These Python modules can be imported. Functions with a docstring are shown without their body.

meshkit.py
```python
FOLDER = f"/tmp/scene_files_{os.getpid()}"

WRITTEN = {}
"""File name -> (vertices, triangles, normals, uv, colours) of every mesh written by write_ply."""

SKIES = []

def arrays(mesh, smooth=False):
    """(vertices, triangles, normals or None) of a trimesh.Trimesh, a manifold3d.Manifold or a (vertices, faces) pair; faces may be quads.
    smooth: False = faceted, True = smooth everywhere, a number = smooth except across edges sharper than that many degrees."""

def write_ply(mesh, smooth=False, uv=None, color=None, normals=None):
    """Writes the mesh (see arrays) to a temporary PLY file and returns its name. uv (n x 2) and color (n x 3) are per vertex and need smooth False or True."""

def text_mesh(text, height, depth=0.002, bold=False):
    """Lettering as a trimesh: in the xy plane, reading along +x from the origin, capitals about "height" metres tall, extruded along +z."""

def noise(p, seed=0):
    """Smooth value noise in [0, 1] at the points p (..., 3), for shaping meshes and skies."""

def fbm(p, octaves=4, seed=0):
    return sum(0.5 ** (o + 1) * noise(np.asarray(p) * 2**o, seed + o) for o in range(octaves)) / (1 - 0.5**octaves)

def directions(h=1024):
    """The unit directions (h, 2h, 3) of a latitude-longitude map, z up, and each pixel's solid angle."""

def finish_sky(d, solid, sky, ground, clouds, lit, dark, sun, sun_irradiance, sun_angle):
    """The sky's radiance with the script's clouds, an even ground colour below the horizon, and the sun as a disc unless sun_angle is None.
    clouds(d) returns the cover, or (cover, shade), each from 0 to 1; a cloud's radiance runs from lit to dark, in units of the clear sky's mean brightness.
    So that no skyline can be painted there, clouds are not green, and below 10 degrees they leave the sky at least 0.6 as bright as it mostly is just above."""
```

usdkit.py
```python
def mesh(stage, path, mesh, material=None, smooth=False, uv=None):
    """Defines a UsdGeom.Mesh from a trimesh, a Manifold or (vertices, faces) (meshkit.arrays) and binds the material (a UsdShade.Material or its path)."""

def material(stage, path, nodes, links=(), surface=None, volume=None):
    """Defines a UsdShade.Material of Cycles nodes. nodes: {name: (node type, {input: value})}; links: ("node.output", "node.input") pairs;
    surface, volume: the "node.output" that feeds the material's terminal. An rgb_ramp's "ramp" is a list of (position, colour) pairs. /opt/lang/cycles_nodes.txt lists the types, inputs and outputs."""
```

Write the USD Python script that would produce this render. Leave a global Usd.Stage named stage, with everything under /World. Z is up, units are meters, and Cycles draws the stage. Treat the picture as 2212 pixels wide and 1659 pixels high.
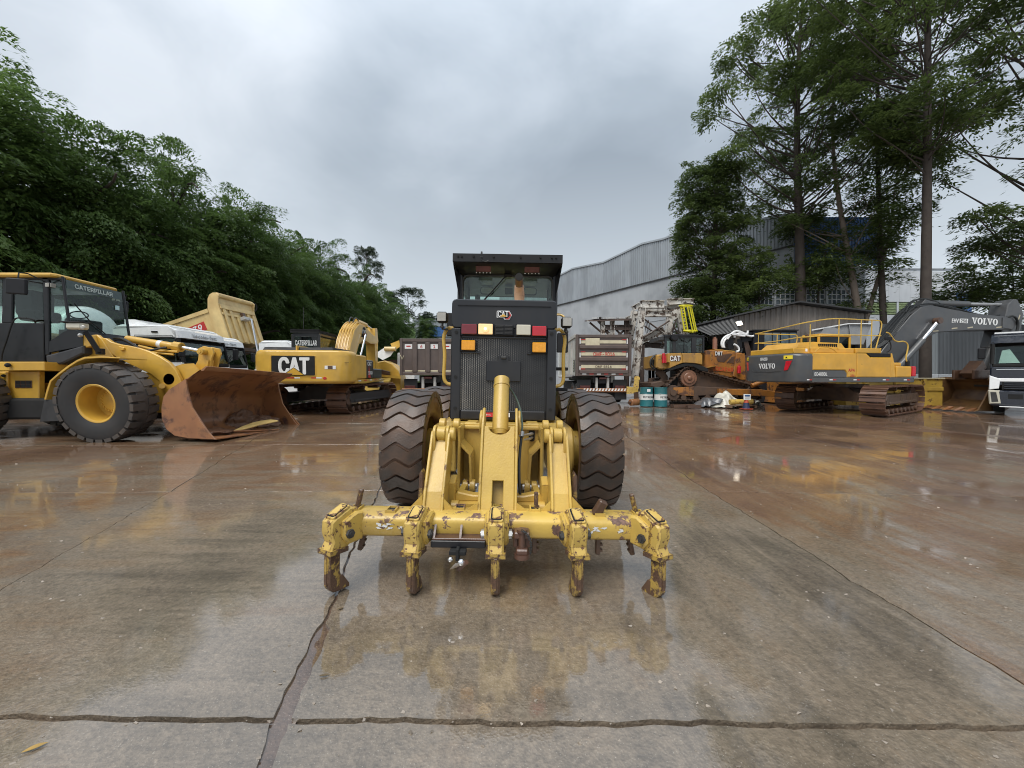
import math, random
import numpy as np, trimesh, usdkit, meshkit, shapely, shapely.affinity
import mapbox_earcut as earcut
from scipy.spatial import ConvexHull
from pxr import Usd, UsdGeom, UsdLux, UsdShade, Gf, Sdf, Vt

stage = Usd.Stage.CreateInMemory()
UsdGeom.SetStageUpAxis(stage, 'Z')
UsdGeom.Xform.Define(stage, '/World')
UsdGeom.Scope.Define(stage, '/World/Looks')
rng = np.random.default_rng(7)
random.seed(7)

# ------------------------------------------------------------------ camera, sky, sun
CAM_H, LENS = 1.38, 831.7           # eye height; focal length in pixels of a 2212 px wide picture
ROLL = 0.2
cam = UsdGeom.Camera.Define(stage, '/World/camera')
cam.CreateHorizontalApertureAttr(36.0)
cam.CreateVerticalApertureAttr(27.0)
cam.CreateFocalLengthAttr(36.0 * LENS / 2212)
cam.CreateClippingRangeAttr(Gf.Vec2f(0.05, 5000))
cam.AddTranslateOp().Set(Gf.Vec3d(0, 0, CAM_H))
cam.AddRotateXYZOp().Set(Gf.Vec3f(90, 0, 0))
cam.AddRotateZOp(opSuffix='roll').Set(ROLL)
cam.CreateExposureAttr(1.04)

SUN_EL, SUN_AZ = math.radians(58), math.radians(-150)     # behind cloud, high, behind the camera
SKY_SHIFT = (3.1, 0.0, 0.0)
def sky_material():
    n = {
        'g': ('geometry', {}),
        'sky': ('sky_texture', {'sky_type': 'single_scattering', 'sun_disc': False, 'sun_elevation': SUN_EL, 'sun_rotation': SUN_AZ, 'air_density': 1.0, 'aerosol_density': 2.0}),
        'map': ('mapping', {'location': SKY_SHIFT, 'scale': (1.0, 1.0, 1.5)}),
        'n1': ('noise_texture', {'scale': 1.35, 'detail': 3, 'roughness': 0.5, 'distortion': 0.25}),
        'n2': ('noise_texture', {'scale': 3.4, 'detail': 6, 'roughness': 0.56, 'distortion': 0.4}),
        'm': ('math', {'math_type': 'multiply_add', 'value2': 0.32, 'value3': -0.03}),
        'a': ('math', {'math_type': 'add'}),
        'r': ('rgb_ramp', {'ramp': [(0.48, (1.78, 2.08, 2.40)), (0.59, (2.15, 2.48, 2.84)), (0.71, (2.8, 3.14, 3.52)), (0.86, (3.8, 4.1, 4.45))]}),
        'sep': ('separate_xyz', {}),
        'hz': ('map_range', {'from_min': 0.02, 'from_max': 0.50, 'to_min': 1.0, 'to_max': 0.0, 'clamp': True}),
        'hp': ('math', {'math_type': 'power', 'value2': 1.0}),
        'low': ('mix', {'color2': (4.0, 4.3, 4.5)}),
        'hm': ('math', {'math_type': 'multiply', 'value2': 1.0}),
        'mix': ('mix', {'fac': 0.95}),
        # overcast law: the cloud layer thins in brightness away from the zenith
        'zen': ('map_range', {'range_type': 'smoothstep', 'from_min': 0.45, 'from_max': 1.0, 'to_min': 1.0, 'to_max': 1.7, 'clamp': True}),
        'lit': ('vector_math', {'math_type': 'scale'}),
        'bg': ('background_shader', {'strength': 0.1}),
    }
    l = [('g.position', 'map.vector'), ('map.vector', 'n1.vector'), ('map.vector', 'n2.vector'),
         ('n2.fac', 'm.value1'), ('n1.fac', 'a.value1'), ('m.value', 'a.value2'), ('a.value', 'r.fac'),
         ('g.position', 'sep.vector'), ('sep.z', 'hz.value'), ('hz.result', 'hp.value1'), ('hp.value', 'hm.value1'), ('hm.value', 'low.fac'),
         ('r.color', 'low.color1'), ('sky.color', 'mix.color1'), ('low.color', 'mix.color2'), ('sep.z', 'zen.value'), ('mix.color', 'lit.vector1'), ('zen.result', 'lit.scale'), ('lit.vector', 'bg.color')]
    return usdkit.material(stage, '/World/Looks/overcast_sky', n, l, surface='bg.background')
dome = UsdLux.DomeLight.Define(stage, '/World/sky')
UsdShade.MaterialBindingAPI.Apply(dome.GetPrim()).Bind(sky_material())
dome.GetPrim().SetCustomDataByKey('kind', 'structure')
sun = UsdLux.DistantLight.Define(stage, '/World/sun')
sun.CreateNormalizeAttr(True) if hasattr(sun, 'CreateNormalizeAttr') else None
UsdLux.LightAPI(sun).CreateNormalizeAttr(True)
sun.CreateIntensityAttr(0.4)
sun.CreateAngleAttr(40.0)
sun.CreateColorAttr(Gf.Vec3f(1.0, 0.97, 0.92))
sun.AddRotateZOp().Set(-math.degrees(SUN_AZ))
sun.AddRotateXOp().Set(-(90 - math.degrees(SUN_EL)))

# ------------------------------------------------------------------ places seen from the camera
_cr, _sr = math.cos(math.radians(ROLL)), math.sin(math.radians(ROLL))
def ray(px, py):
    u, v = (px - 1106) / LENS, (829.5 - py) / LENS
    return u * _cr - v * _sr, u * _sr + v * _cr
def at(px, py, Y):
    u, v = ray(px, py)
    return np.array([u * Y, Y, CAM_H + v * Y])
SLOPE, SL0, SL1 = 0.028, 5.0, 34.0        # the yard rises gently away from the grader
def gz(y):
    return SLOPE * np.clip(np.asarray(y, float) - SL0, 0, SL1 - SL0)
TILT = math.degrees(math.atan(0.028))
def gnd(px, py):
    u, v = ray(px, py)
    Y = (CAM_H + SLOPE * SL0) / (SLOPE - v)
    if Y < SL0: Y = CAM_H / -v
    return np.array([u * Y, Y, float(gz(Y))])
def CR(x0, y0, w, shown):
    """Points measured on a crop of the 3840 px photograph."""
    k = w / shown
    return lambda cx, cy, Y: at((x0 + cx * k) / 1.73599, (y0 + cy * k) / 1.73599, Y)

# ------------------------------------------------------------------ meshes
def rotm(rx=0, ry=0, rz=0):
    return trimesh.transformations.euler_matrix(math.radians(rx), math.radians(ry), math.radians(rz))[:3, :3]
def hull_faces(p):
    h = ConvexHull(p)
    f = h.simplices.copy()
    c = np.cross(p[f[:, 1]] - p[f[:, 0]], p[f[:, 2]] - p[f[:, 0]])
    flip = (c * h.equations[:, :3]).sum(1) < 0
    f[flip] = f[flip][:, ::-1]
    return f
_cb = np.array([[s * (1 if k == 0 else 0), 0, 0] for s in (1,) for k in (0,)])
_signs = np.array([[a, b, c] for a in (-1, 1) for b in (-1, 1) for c in (-1, 1)], float)
_cbf = None
def frame_to(d):
    d = np.asarray(d, float); d = d / np.linalg.norm(d)
    a = np.array([0, 0, 1.0]) if abs(d[2]) < 0.9 else np.array([0, 1.0, 0])
    u = np.cross(a, d); u /= np.linalg.norm(u)
    return u, np.cross(d, u), d
class MB:
    """Collects shapes into one mesh."""
    def __init__(s): s.V, s.F, s.n = [], [], 0
    def add(s, v, f):
        v = np.asarray(v, float).reshape(-1, 3); f = np.asarray(f, int)
        if f.shape[1] == 4: f = np.vstack([f[:, [0, 1, 2]], f[:, [0, 2, 3]]])
        s.V.append(v); s.F.append(f + s.n); s.n += len(v); return s
    def tm(s, m, R=None, t=(0, 0, 0)):
        v = np.asarray(m.vertices)
        if R is not None: v = v @ np.asarray(R).T
        return s.add(v + np.asarray(t, float), m.faces)
    def mb(s, o, R=None, t=(0, 0, 0), S=1.0):
        v, f = o.arr(); v = v * np.asarray(S)
        if np.prod(np.broadcast_to(np.asarray(S, float), 3)) < 0: f = f[:, ::-1]
        if R is not None: v = v @ np.asarray(R).T
        return s.add(v + np.asarray(t, float), f)
    def arr(s): return np.vstack(s.V), np.vstack(s.F)
    def hull(s, pts):
        p = np.asarray(pts, float); return s.add(p, hull_faces(p))
    def box(s, c, size, ch=0.0, R=None):
        h = np.asarray(size, float) / 2
        ch = min(ch, 0.45 * h.min() * 2 / 2)
        if ch <= 0:
            p = _signs * h
        else:
            p = np.vstack([_signs * (h - ch * (1 - np.eye(3)[k])) for k in range(3)])
        f = hull_faces(p)
        if R is not None: p = p @ np.asarray(R).T
        return s.add(p + np.asarray(c, float), f)
    def bx(s, x0, x1, y0, y1, z0, z1, ch=0.0):
        return s.box(((x0 + x1) / 2, (y0 + y1) / 2, (z0 + z1) / 2), (abs(x1 - x0), abs(y1 - y0), abs(z1 - z0)), ch)
    def cyl(s, a, b, r, r2=None, k=20, ch=0.0, caps=True):
        a, b = np.asarray(a, float), np.asarray(b, float); r2 = r if r2 is None else r2
        L = np.linalg.norm(b - a)
        prof = [(r, 0), (r2, L)] if ch <= 0 else [(r - ch, 0), (r, ch), (r2, L - ch), (r2 - ch, L)]
        if caps: prof = [(0, prof[0][1])] + prof + [(0, prof[-1][1])]
        return s.lathe(prof, a, b - a, k)
    def lathe(s, prof, o=(0, 0, 0), d=(0, 0, 1), k=24, a0=0.0, a1=2 * math.pi):
        u, v, w = frame_to(d); o = np.asarray(o, float)
        full = abs(a1 - a0 - 2 * math.pi) < 1e-6
        m = k if full else k + 1
        t = a0 + (a1 - a0) * np.arange(m) / k
        P = []
        for r, h in prof:
            P.append(o + w * h + r * (np.cos(t)[:, None] * u + np.sin(t)[:, None] * v))
        P = np.array(P); n = len(prof); F = []
        for i in range(n - 1):
            for j in range(k):
                a, b = i * m + j, i * m + (j + 1) % m
                if prof[i][0] > 1e-9: F.append((a, b, b + m))
                if prof[i + 1][0] > 1e-9: F.append((a, b + m, a + m))
        return s.add(P, F)
    def tube(s, pts, r, k=8, closed=False):
        P = np.asarray(pts, float); n = len(P)
        rr = np.broadcast_to(np.asarray(r, float), n)
        T = np.gradient(P, axis=0); T /= np.maximum(np.linalg.norm(T, axis=1, keepdims=True), 1e-9)
        u, v, _ = frame_to(T[0]); rings = []
        a = 2 * math.pi * np.arange(k) / k
        for i in range(n):
            u = u - T[i] * (u @ T[i]); u /= np.linalg.norm(u); v = np.cross(T[i], u)
            rings.append(P[i] + rr[i] * (np.cos(a)[:, None] * u + np.sin(a)[:, None] * v))
        V = np.vstack(rings); F = []
        for i in range(n - 1):
            for j in range(k):
                q = (j + 1) % k
                F.append((i * k + j, i * k + q, (i + 1) * k + q)); F.append((i * k + j, (i + 1) * k + q, (i + 1) * k + j))
        V = np.vstack([V, P[:1], P[-1:]])
        for j in range(k):
            q = (j + 1) % k
            F.append((n * k, q, j)); F.append((n * k + 1, (n - 1) * k + j, (n - 1) * k + q))
        return s.add(V, F)
    def prism(s, poly, lo, hi, axis='x', ch=0.0, R=None, t=(0, 0, 0)):
        """Extrudes a polygon. axis x: poly is (y, z); y: (x, z); z: (x, y)."""
        p = np.asarray(poly, float)
        x, y = p[:, 0], p[:, 1]
        if (x * np.roll(y, -1) - y * np.roll(x, -1)).sum() < 0: p = p[::-1]
        if lo > hi: lo, hi = hi, lo
        n = len(p)
        def inset(c):
            d = np.roll(p, -1, 0) - p; d /= np.maximum(np.linalg.norm(d, axis=1, keepdims=True), 1e-9)
            nr = np.stack([-d[:, 1], d[:, 0]], 1); pr = np.roll(nr, 1, 0)
            b = nr + pr; den = np.maximum(1 + (nr * pr).sum(1, keepdims=True), 0.3)
            return p + b / den * c
        L = [(p, lo), (p, hi)] if ch <= 0 else [(inset(ch), lo), (p, lo + ch), (p, hi - ch), (inset(ch), hi)]
        V = np.vstack([np.column_stack([q, np.full(n, h)]) for q, h in L])
        cap = earcut.triangulate_float64(np.ascontiguousarray(L[0][0]), np.array([n], np.uint32)).reshape(-1, 3).astype(int)
        q = L[0][0]
        ar = np.cross(q[cap[:, 1]] - q[cap[:, 0]], q[cap[:, 2]] - q[cap[:, 0]]) if len(cap) else np.zeros(0)
        cap[ar < 0] = cap[ar < 0][:, ::-1]
        F = [cap[:, ::-1], cap + (len(L) - 1) * n]
        i = np.arange(n); j = (i + 1) % n
        for k in range(len(L) - 1):
            F.append(np.column_stack([i + k * n, j + k * n, j + k * n + n])); F.append(np.column_stack([i + k * n, j + k * n + n, i + k * n + n]))
        F = np.vstack(F)
        # (a, b, h) is right handed for axis z and x, mirrored for y
        if axis == 'z': V3 = V
        elif axis == 'x': V3 = V[:, [2, 0, 1]]
        else: V3 = np.column_stack([V[:, 0], V[:, 2], V[:, 1]]); F = F[:, ::-1]
        if R is not None: V3 = V3 @ np.asarray(R).T
        return s.add(V3 + np.asarray(t, float), F)
    def quad(s, a, b, c, d): return s.add([a, b, c, d], [(0, 1, 2), (0, 2, 3)])
    def sphere(s, c, r, sub=2):
        m = trimesh.creation.icosphere(sub); return s.add(m.vertices * np.asarray(r) + np.asarray(c, float), m.faces)
    def text(s, txt, h, o, right, up, depth=0.004, bold=False, width=None, center=True):
        """Lettering: capitals h tall on a plane through o."""
        m = meshkit.text_mesh(txt, h, depth, bold); v = np.array(m.vertices)
        w = v[:, 0].max() - v[:, 0].min(); v[:, 0] -= v[:, 0].min()
        if width: v[:, 0] *= width / w; w = width
        if center: v[:, 0] -= w / 2; v[:, 1] -= h / 2
        r, u = np.asarray(right, float), np.asarray(up, float); r = r / np.linalg.norm(r); u = u / np.linalg.norm(u)
        return s.add(np.asarray(o, float) + v[:, :1] * r + v[:, 1:2] * u + v[:, 2:] * np.cross(r, u), m.faces)
def bez(pts, n=16):
    """A smooth curve through the points."""
    P = np.asarray(pts, float)
    from scipy.interpolate import CubicSpline
    t = np.r_[0, np.cumsum(np.linalg.norm(np.diff(P, axis=0), axis=1))]
    return CubicSpline(t, P)(np.linspace(0, t[-1], n))
def rrect(w, h, r, n=4, cx=0, cy=0):
    o = []
    for sx, sy, a in ((1, 1, 0), (-1, 1, 90), (-1, -1, 180), (1, -1, 270)):
        for k in range(n + 1):
            t = math.radians(a + 90 * k / n)
            o.append((cx + sx * (w / 2 - r) + r * math.cos(t), cy + sy * (h / 2 - r) + r * math.sin(t)))
    return o
def arc(cx, cy, r, a0, a1, n=12):
    t = np.radians(np.linspace(a0, a1, n)); return [(cx + r * math.cos(x), cy + r * math.sin(x)) for x in t]

# ------------------------------------------------------------------ things and parts
_used = {}
def numbered(parent, name):
    k = _used.get((parent, name), 0); _used[(parent, name)] = k + 1
    return name if k == 0 else f'{name}_{k:03d}'
def tag(prim, label=None, cat=None, group=None, kind=None):
    for k, v in (('label', label), ('category', cat), ('group', group), ('kind', kind)):
        if v: prim.SetCustomDataByKey(k, v)
    return prim
class Thing:
    """An Xform under /World whose children are its parts; base: a struct or thing with parts."""
    def __init__(s, name, label=None, cat=None, loc=(0, 0, 0), rz=0.0, group=None, kind=None, rot=None, tilt=0.0):
        s.path = '/World/' + numbered('/World', name)
        s.x = UsdGeom.Xform.Define(stage, s.path)
        s.loc, s.rz = np.asarray(loc, float), rz
        s.x.AddTranslateOp().Set(Gf.Vec3d(*map(float, loc)))
        if tilt: s.x.AddRotateXOp().Set(float(tilt))
        if rz: s.x.AddRotateZOp().Set(float(rz))
        if rot is not None: s.x.AddRotateXYZOp().Set(Gf.Vec3f(*rot))
        tag(s.x.GetPrim(), label, cat, group, kind)
    def local(s, p):
        c, n = math.cos(math.radians(s.rz)), math.sin(math.radians(s.rz)); q = np.asarray(p, float) - s.loc
        return np.array([c * q[0] + n * q[1], -n * q[0] + c * q[1], q[2]])
    def part(s, name, mesh, mat, parent=None, label=None, smooth=35, kind=None):
        base = parent if parent else s.path
        p = base + '/' + numbered(base, name)
        put(p, mesh, mat, smooth)
        tag(stage.GetPrimAtPath(p), label, None, None, kind)
        return p
    def node(s, name, parent=None, label=None, loc=None, rot=None):
        """An Xform part whose children are its pieces."""
        base = parent if parent else s.path
        p = base + '/' + numbered(base, name)
        x = UsdGeom.Xform.Define(stage, p)
        if loc is not None: x.AddTranslateOp().Set(Gf.Vec3d(*map(float, loc)))
        if rot is not None: x.AddRotateXYZOp().Set(Gf.Vec3f(*map(float, rot)))
        tag(x.GetPrim(), label)
        return p
    def ref(s, name, source, parent=None, loc=(0, 0, 0), rot=(0, 0, 0), scale=None):
        base = parent if parent else s.path
        p = base + '/' + numbered(base, name)
        x = UsdGeom.Xform.Define(stage, p)
        x.GetPrim().GetReferences().AddInternalReference(source)
        x.GetPrim().SetInstanceable(True)
        x.ClearXformOpOrder()
        x.AddTranslateOp(opSuffix='at').Set(Gf.Vec3d(*map(float, loc))); x.AddRotateXYZOp(opSuffix='at').Set(Gf.Vec3f(*map(float, rot)))
        if scale is not None: x.AddScaleOp(opSuffix='at').Set(Gf.Vec3f(*np.broadcast_to(scale, 3).astype(float).tolist()))
        return p
def put(path, mesh, mat, smooth=35):
    if isinstance(mesh, MB): v, f = mesh.arr(); mesh = (v, f)
    return usdkit.mesh(stage, path, mesh, mat, smooth=smooth)
def single(name, mesh, mat, label=None, cat=None, group=None, kind=None, smooth=35):
    p = '/World/' + numbered('/World', name)
    put(p, mesh, mat, smooth)
    tag(stage.GetPrimAtPath(p), label, cat, group, kind)
    return p

# ------------------------------------------------------------------ materials
LOOKS = {}
def mat(name, nodes, links, surface='p.BSDF'):
    if name not in LOOKS: LOOKS[name] = usdkit.material(stage, '/World/Looks/' + name, nodes, links, surface=surface)
    return LOOKS[name]
def plain(name, col, rough=0.5, metal=0.0, var=0.12, scale=6.0, bump=0.0, bscale=60.0, coat=0.0, spec=0.5, emis=None):
    """A painted or plain surface with soft tone variation and fine relief."""
    c = np.array(col, float)
    n = {'tc': ('texture_coordinate', {}), 'n': ('noise_texture', {'scale': scale, 'detail': 5, 'roughness': 0.6}),
         'r': ('rgb_ramp', {'ramp': [(0.3, tuple(c * (1 - var))), (0.7, tuple(np.minimum(c * (1 + var), 1)))]}),
         'rr': ('map_range', {'from_min': 0.3, 'from_max': 0.7, 'to_min': max(rough - 0.1, 0.02), 'to_max': min(rough + 0.12, 1)}),
         'p': ('principled_bsdf', {'metallic': metal, 'coat_weight': coat, 'coat_roughness': 0.08, 'specular_ior_level': spec})}
    l = [('tc.object', 'n.vector'), ('n.fac', 'r.fac'), ('r.color', 'p.base_color'), ('n.fac', 'rr.value'), ('rr.result', 'p.roughness')]
    if bump > 0:
        n['nb'] = ('noise_texture', {'scale': bscale, 'detail': 3}); n['b'] = ('bump', {'strength': bump, 'distance': 0.01})
        l += [('tc.object', 'nb.vector'), ('nb.fac', 'b.height'), ('b.normal', 'p.normal')]
    if emis: n['p'][1].update({'emission_color': emis[0], 'emission_strength': emis[1]})
    return mat(name, n, l)
def worn(name, col, wear_col, amount=0.5, rough=0.42, scale=3.0, dirt=(0.20, 0.10, 0.05), dirt_amt=0.5, coat=0.15, wear_soft=0.02, detail=9, bumpy=0.25, edge=0.0, var=0.14, streak=0.0):
    """Paint chipped to metal or rust (amount: share of chips), with mud film; amount 0.35 little .. 0.6 much."""
    c = np.array(col, float); th = 0.72 - 0.42 * amount
    n = {'tc': ('texture_coordinate', {}),
         'v': ('noise_texture', {'scale': 1.7, 'detail': 4, 'roughness': 0.6}),
         'vr': ('rgb_ramp', {'ramp': [(0.32, tuple(c * (1 - var))), (0.5, tuple(c)), (0.7, tuple(np.minimum(c * (1 + var), 1)))]}),
         'w': ('noise_texture', {'scale': scale, 'detail': detail, 'roughness': 0.68, 'distortion': 0.3}),
         'wr': ('map_range', {'from_min': th, 'from_max': th + wear_soft, 'clamp': True}),
         'wc': ('noise_texture', {'scale': scale * 7, 'detail': 4}),
         'wcr': ('rgb_ramp', {'ramp': [(0.35, tuple(np.array(wear_col) * 0.55)), (0.65, tuple(np.array(wear_col) * 1.25))]}),
         'm1': ('mix', {}),
         'dmap': ('mapping', {'scale': (1, 1, 0.35 if streak else 1)}),
         'd': ('noise_texture', {'scale': 2.6, 'detail': 7, 'roughness': 0.62}),
         'dr': ('map_range', {'from_min': 0.42, 'from_max': 0.75, 'to_max': dirt_amt, 'clamp': True}),
         'm2': ('mix', {'color2': dirt}),
         'ro': ('map_range', {'from_min': 0, 'from_max': 1, 'to_min': rough, 'to_max': 0.75, 'clamp': True}),
         'nb': ('noise_texture', {'scale': 70, 'detail': 3}),
         'hb': ('math', {'math_type': 'multiply_add', 'value2': -0.6}),
         'b': ('bump', {'strength': bumpy, 'distance': 0.006}),
         'p': ('principled_bsdf', {'coat_weight': coat, 'coat_roughness': 0.1})}
    l = [('tc.object', 'v.vector'), ('tc.object', 'w.vector'), ('tc.object', 'wc.vector'), ('tc.object', 'dmap.vector'), ('dmap.vector', 'd.vector'), ('tc.object', 'nb.vector'),
         ('v.fac', 'vr.fac'), ('w.fac', 'wr.value'), ('wc.fac', 'wcr.fac'), ('vr.color', 'm1.color1'), ('wcr.color', 'm1.color2'), ('wr.result', 'm1.fac'),
         ('d.fac', 'dr.value'), ('dr.result', 'm2.fac'), ('m1.color', 'm2.color1'), ('m2.color', 'p.base_color'),
         ('wr.result', 'ro.value'), ('ro.result', 'p.roughness'), ('wr.result', 'hb.value1'), ('nb.fac', 'hb.value3'), ('hb.value', 'b.height'), ('b.normal', 'p.normal')]
    if edge > 0:     # paint goes first along the edges
        n.update({'bv': ('bevel', {'radius': 0.010, 'samples': 4}), 'gn': ('geometry', {}), 'dt': ('vector_math', {'math_type': 'dot_product'}), 'em': ('map_range', {'from_min': 0.999, 'from_max': 0.86, 'to_max': edge, 'clamp': True}), 'ea': ('math', {'math_type': 'add'})})
        l = [x for x in l if x != ('w.fac', 'wr.value')] + [('bv.bevel', 'dt.vector1'), ('gn.normal', 'dt.vector2'), ('dt.value', 'em.value'), ('em.result', 'ea.value1'), ('w.fac', 'ea.value2'), ('ea.value', 'wr.value')]
    return mat(name, n, l)
def glass_mat(name, tint=(0.8, 0.9, 0.88), ior=1.5, see=1.0):
    n = {'t': ('transparent_bsdf', {'color': tint}), 'g': ('glossy_bsdf', {'color': (1, 1, 1), 'roughness': 0.02}), 'f': ('layer_weight', {'blend': 0.5}), 'p': ('math', {'math_type': 'power', 'value2': 5.0}), 'q': ('math', {'math_type': 'multiply_add', 'value2': 0.95, 'value3': 0.035}), 'm': ('mix_closure', {})}
    return mat(name, n, [('f.facing', 'p.value1'), ('p.value', 'q.value1'), ('q.value', 'm.fac'), ('t.BSDF', 'm.closure1'), ('g.BSDF', 'm.closure2')], surface='m.closure')

Y_CAT = (0.50, 0.29, 0.045)
m_yellow = worn('yellow_paint', (0.52, 0.345, 0.070), (0.13, 0.06, 0.03), amount=0.14, dirt=(0.22, 0.12, 0.05), dirt_amt=0.42, scale=9, streak=1, edge=.10, wear_soft=.03)
m_yellow_worn = worn('yellow_paint_chipped', (0.55, 0.37, 0.08), (0.12, 0.055, 0.035), amount=0.35, dirt=(0.2, 0.11, 0.05), dirt_amt=0.4, scale=13, edge=.12, wear_soft=.03)
m_yellow_tip = worn('yellow_paint_scraped', (0.54, 0.37, 0.09), (0.13, 0.06, 0.03), amount=0.41, dirt=(0.2, 0.11, 0.05), dirt_amt=0.45, scale=22, detail=10, edge=.14, wear_soft=.03)
m_yellow_new = worn('yellow_paint_clean', (0.60, 0.345, 0.042), (0.3, 0.16, 0.03), amount=0.02, dirt=(0.4, 0.22, 0.05), dirt_amt=0.15, scale=4, coat=0.4, rough=0.35)
m_orange_dirty = worn('orange_yellow_paint_dirty', (0.42, 0.21, 0.035), (0.12, 0.05, 0.02), amount=0.36, dirt=(0.14, 0.065, 0.028), dirt_amt=0.7, scale=2.5, streak=1)
m_rust = worn('rusted_steel', (0.235, 0.095, 0.036), (0.075, 0.028, 0.017), amount=0.5, wear_soft=0.10, dirt=(0.33, 0.155, 0.055), dirt_amt=0.6, rough=0.42, scale=2.0, coat=0.35)
m_rust_dark = worn('dark_rusty_steel', (0.075, 0.04, 0.026), (0.035, 0.02, 0.016), amount=0.5, wear_soft=0.2, dirt=(0.15, 0.075, 0.035), dirt_amt=0.6, rough=0.45, scale=6, coat=0.2)
m_track = worn('track_steel', (0.11, 0.055, 0.035), (0.05, 0.03, 0.025), amount=0.5, wear_soft=0.25, dirt=(0.2, 0.1, 0.05), dirt_amt=0.6, rough=0.45, scale=5, coat=0.2)
m_black = worn('black_paint', (0.0085, 0.009, 0.012), (.03, .028, .026), amount=0.06, wear_soft=.1, dirt=(.05, .043, .036), dirt_amt=.30, rough=.34, scale=6, coat=.12, bumpy=.06, streak=1)
m_black_dull = plain('dull_black_paint', (0.012, 0.0125, 0.015), 0.6, var=0.35, bump=0.1, spec=.3)
m_dark = plain('dark_steel', (0.035, 0.034, 0.034), 0.5, var=0.4, bump=0.1)
m_rubber = plain('black_rubber', (0.022, 0.022, 0.023), 0.62, var=0.3, bump=0.2, bscale=40)
m_hose = plain('rubber_hose', (0.012, 0.013, 0.013), 0.4)
m_chrome = plain('polished_rod', (0.75, 0.75, 0.77), 0.16, metal=1.0, var=0.05)
m_zinc = plain('zinc_plated_steel', (0.42, 0.42, 0.42), 0.4, metal=0.7, var=0.2)
m_white = plain('white_paint', (0.78, 0.79, 0.79), 0.3, var=0.06, coat=0.4)
m_glass = glass_mat('window_glass', (0.74, 0.83, 0.80))
m_glass_pale = glass_mat('pale_window_glass', (0.84, 0.92, 0.89))
m_glass_dark = glass_mat('tinted_window_glass', (0.16, 0.20, 0.20))
m_void = plain('shadowed_interior', (0.01, 0.01, 0.01), 0.9)
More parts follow.
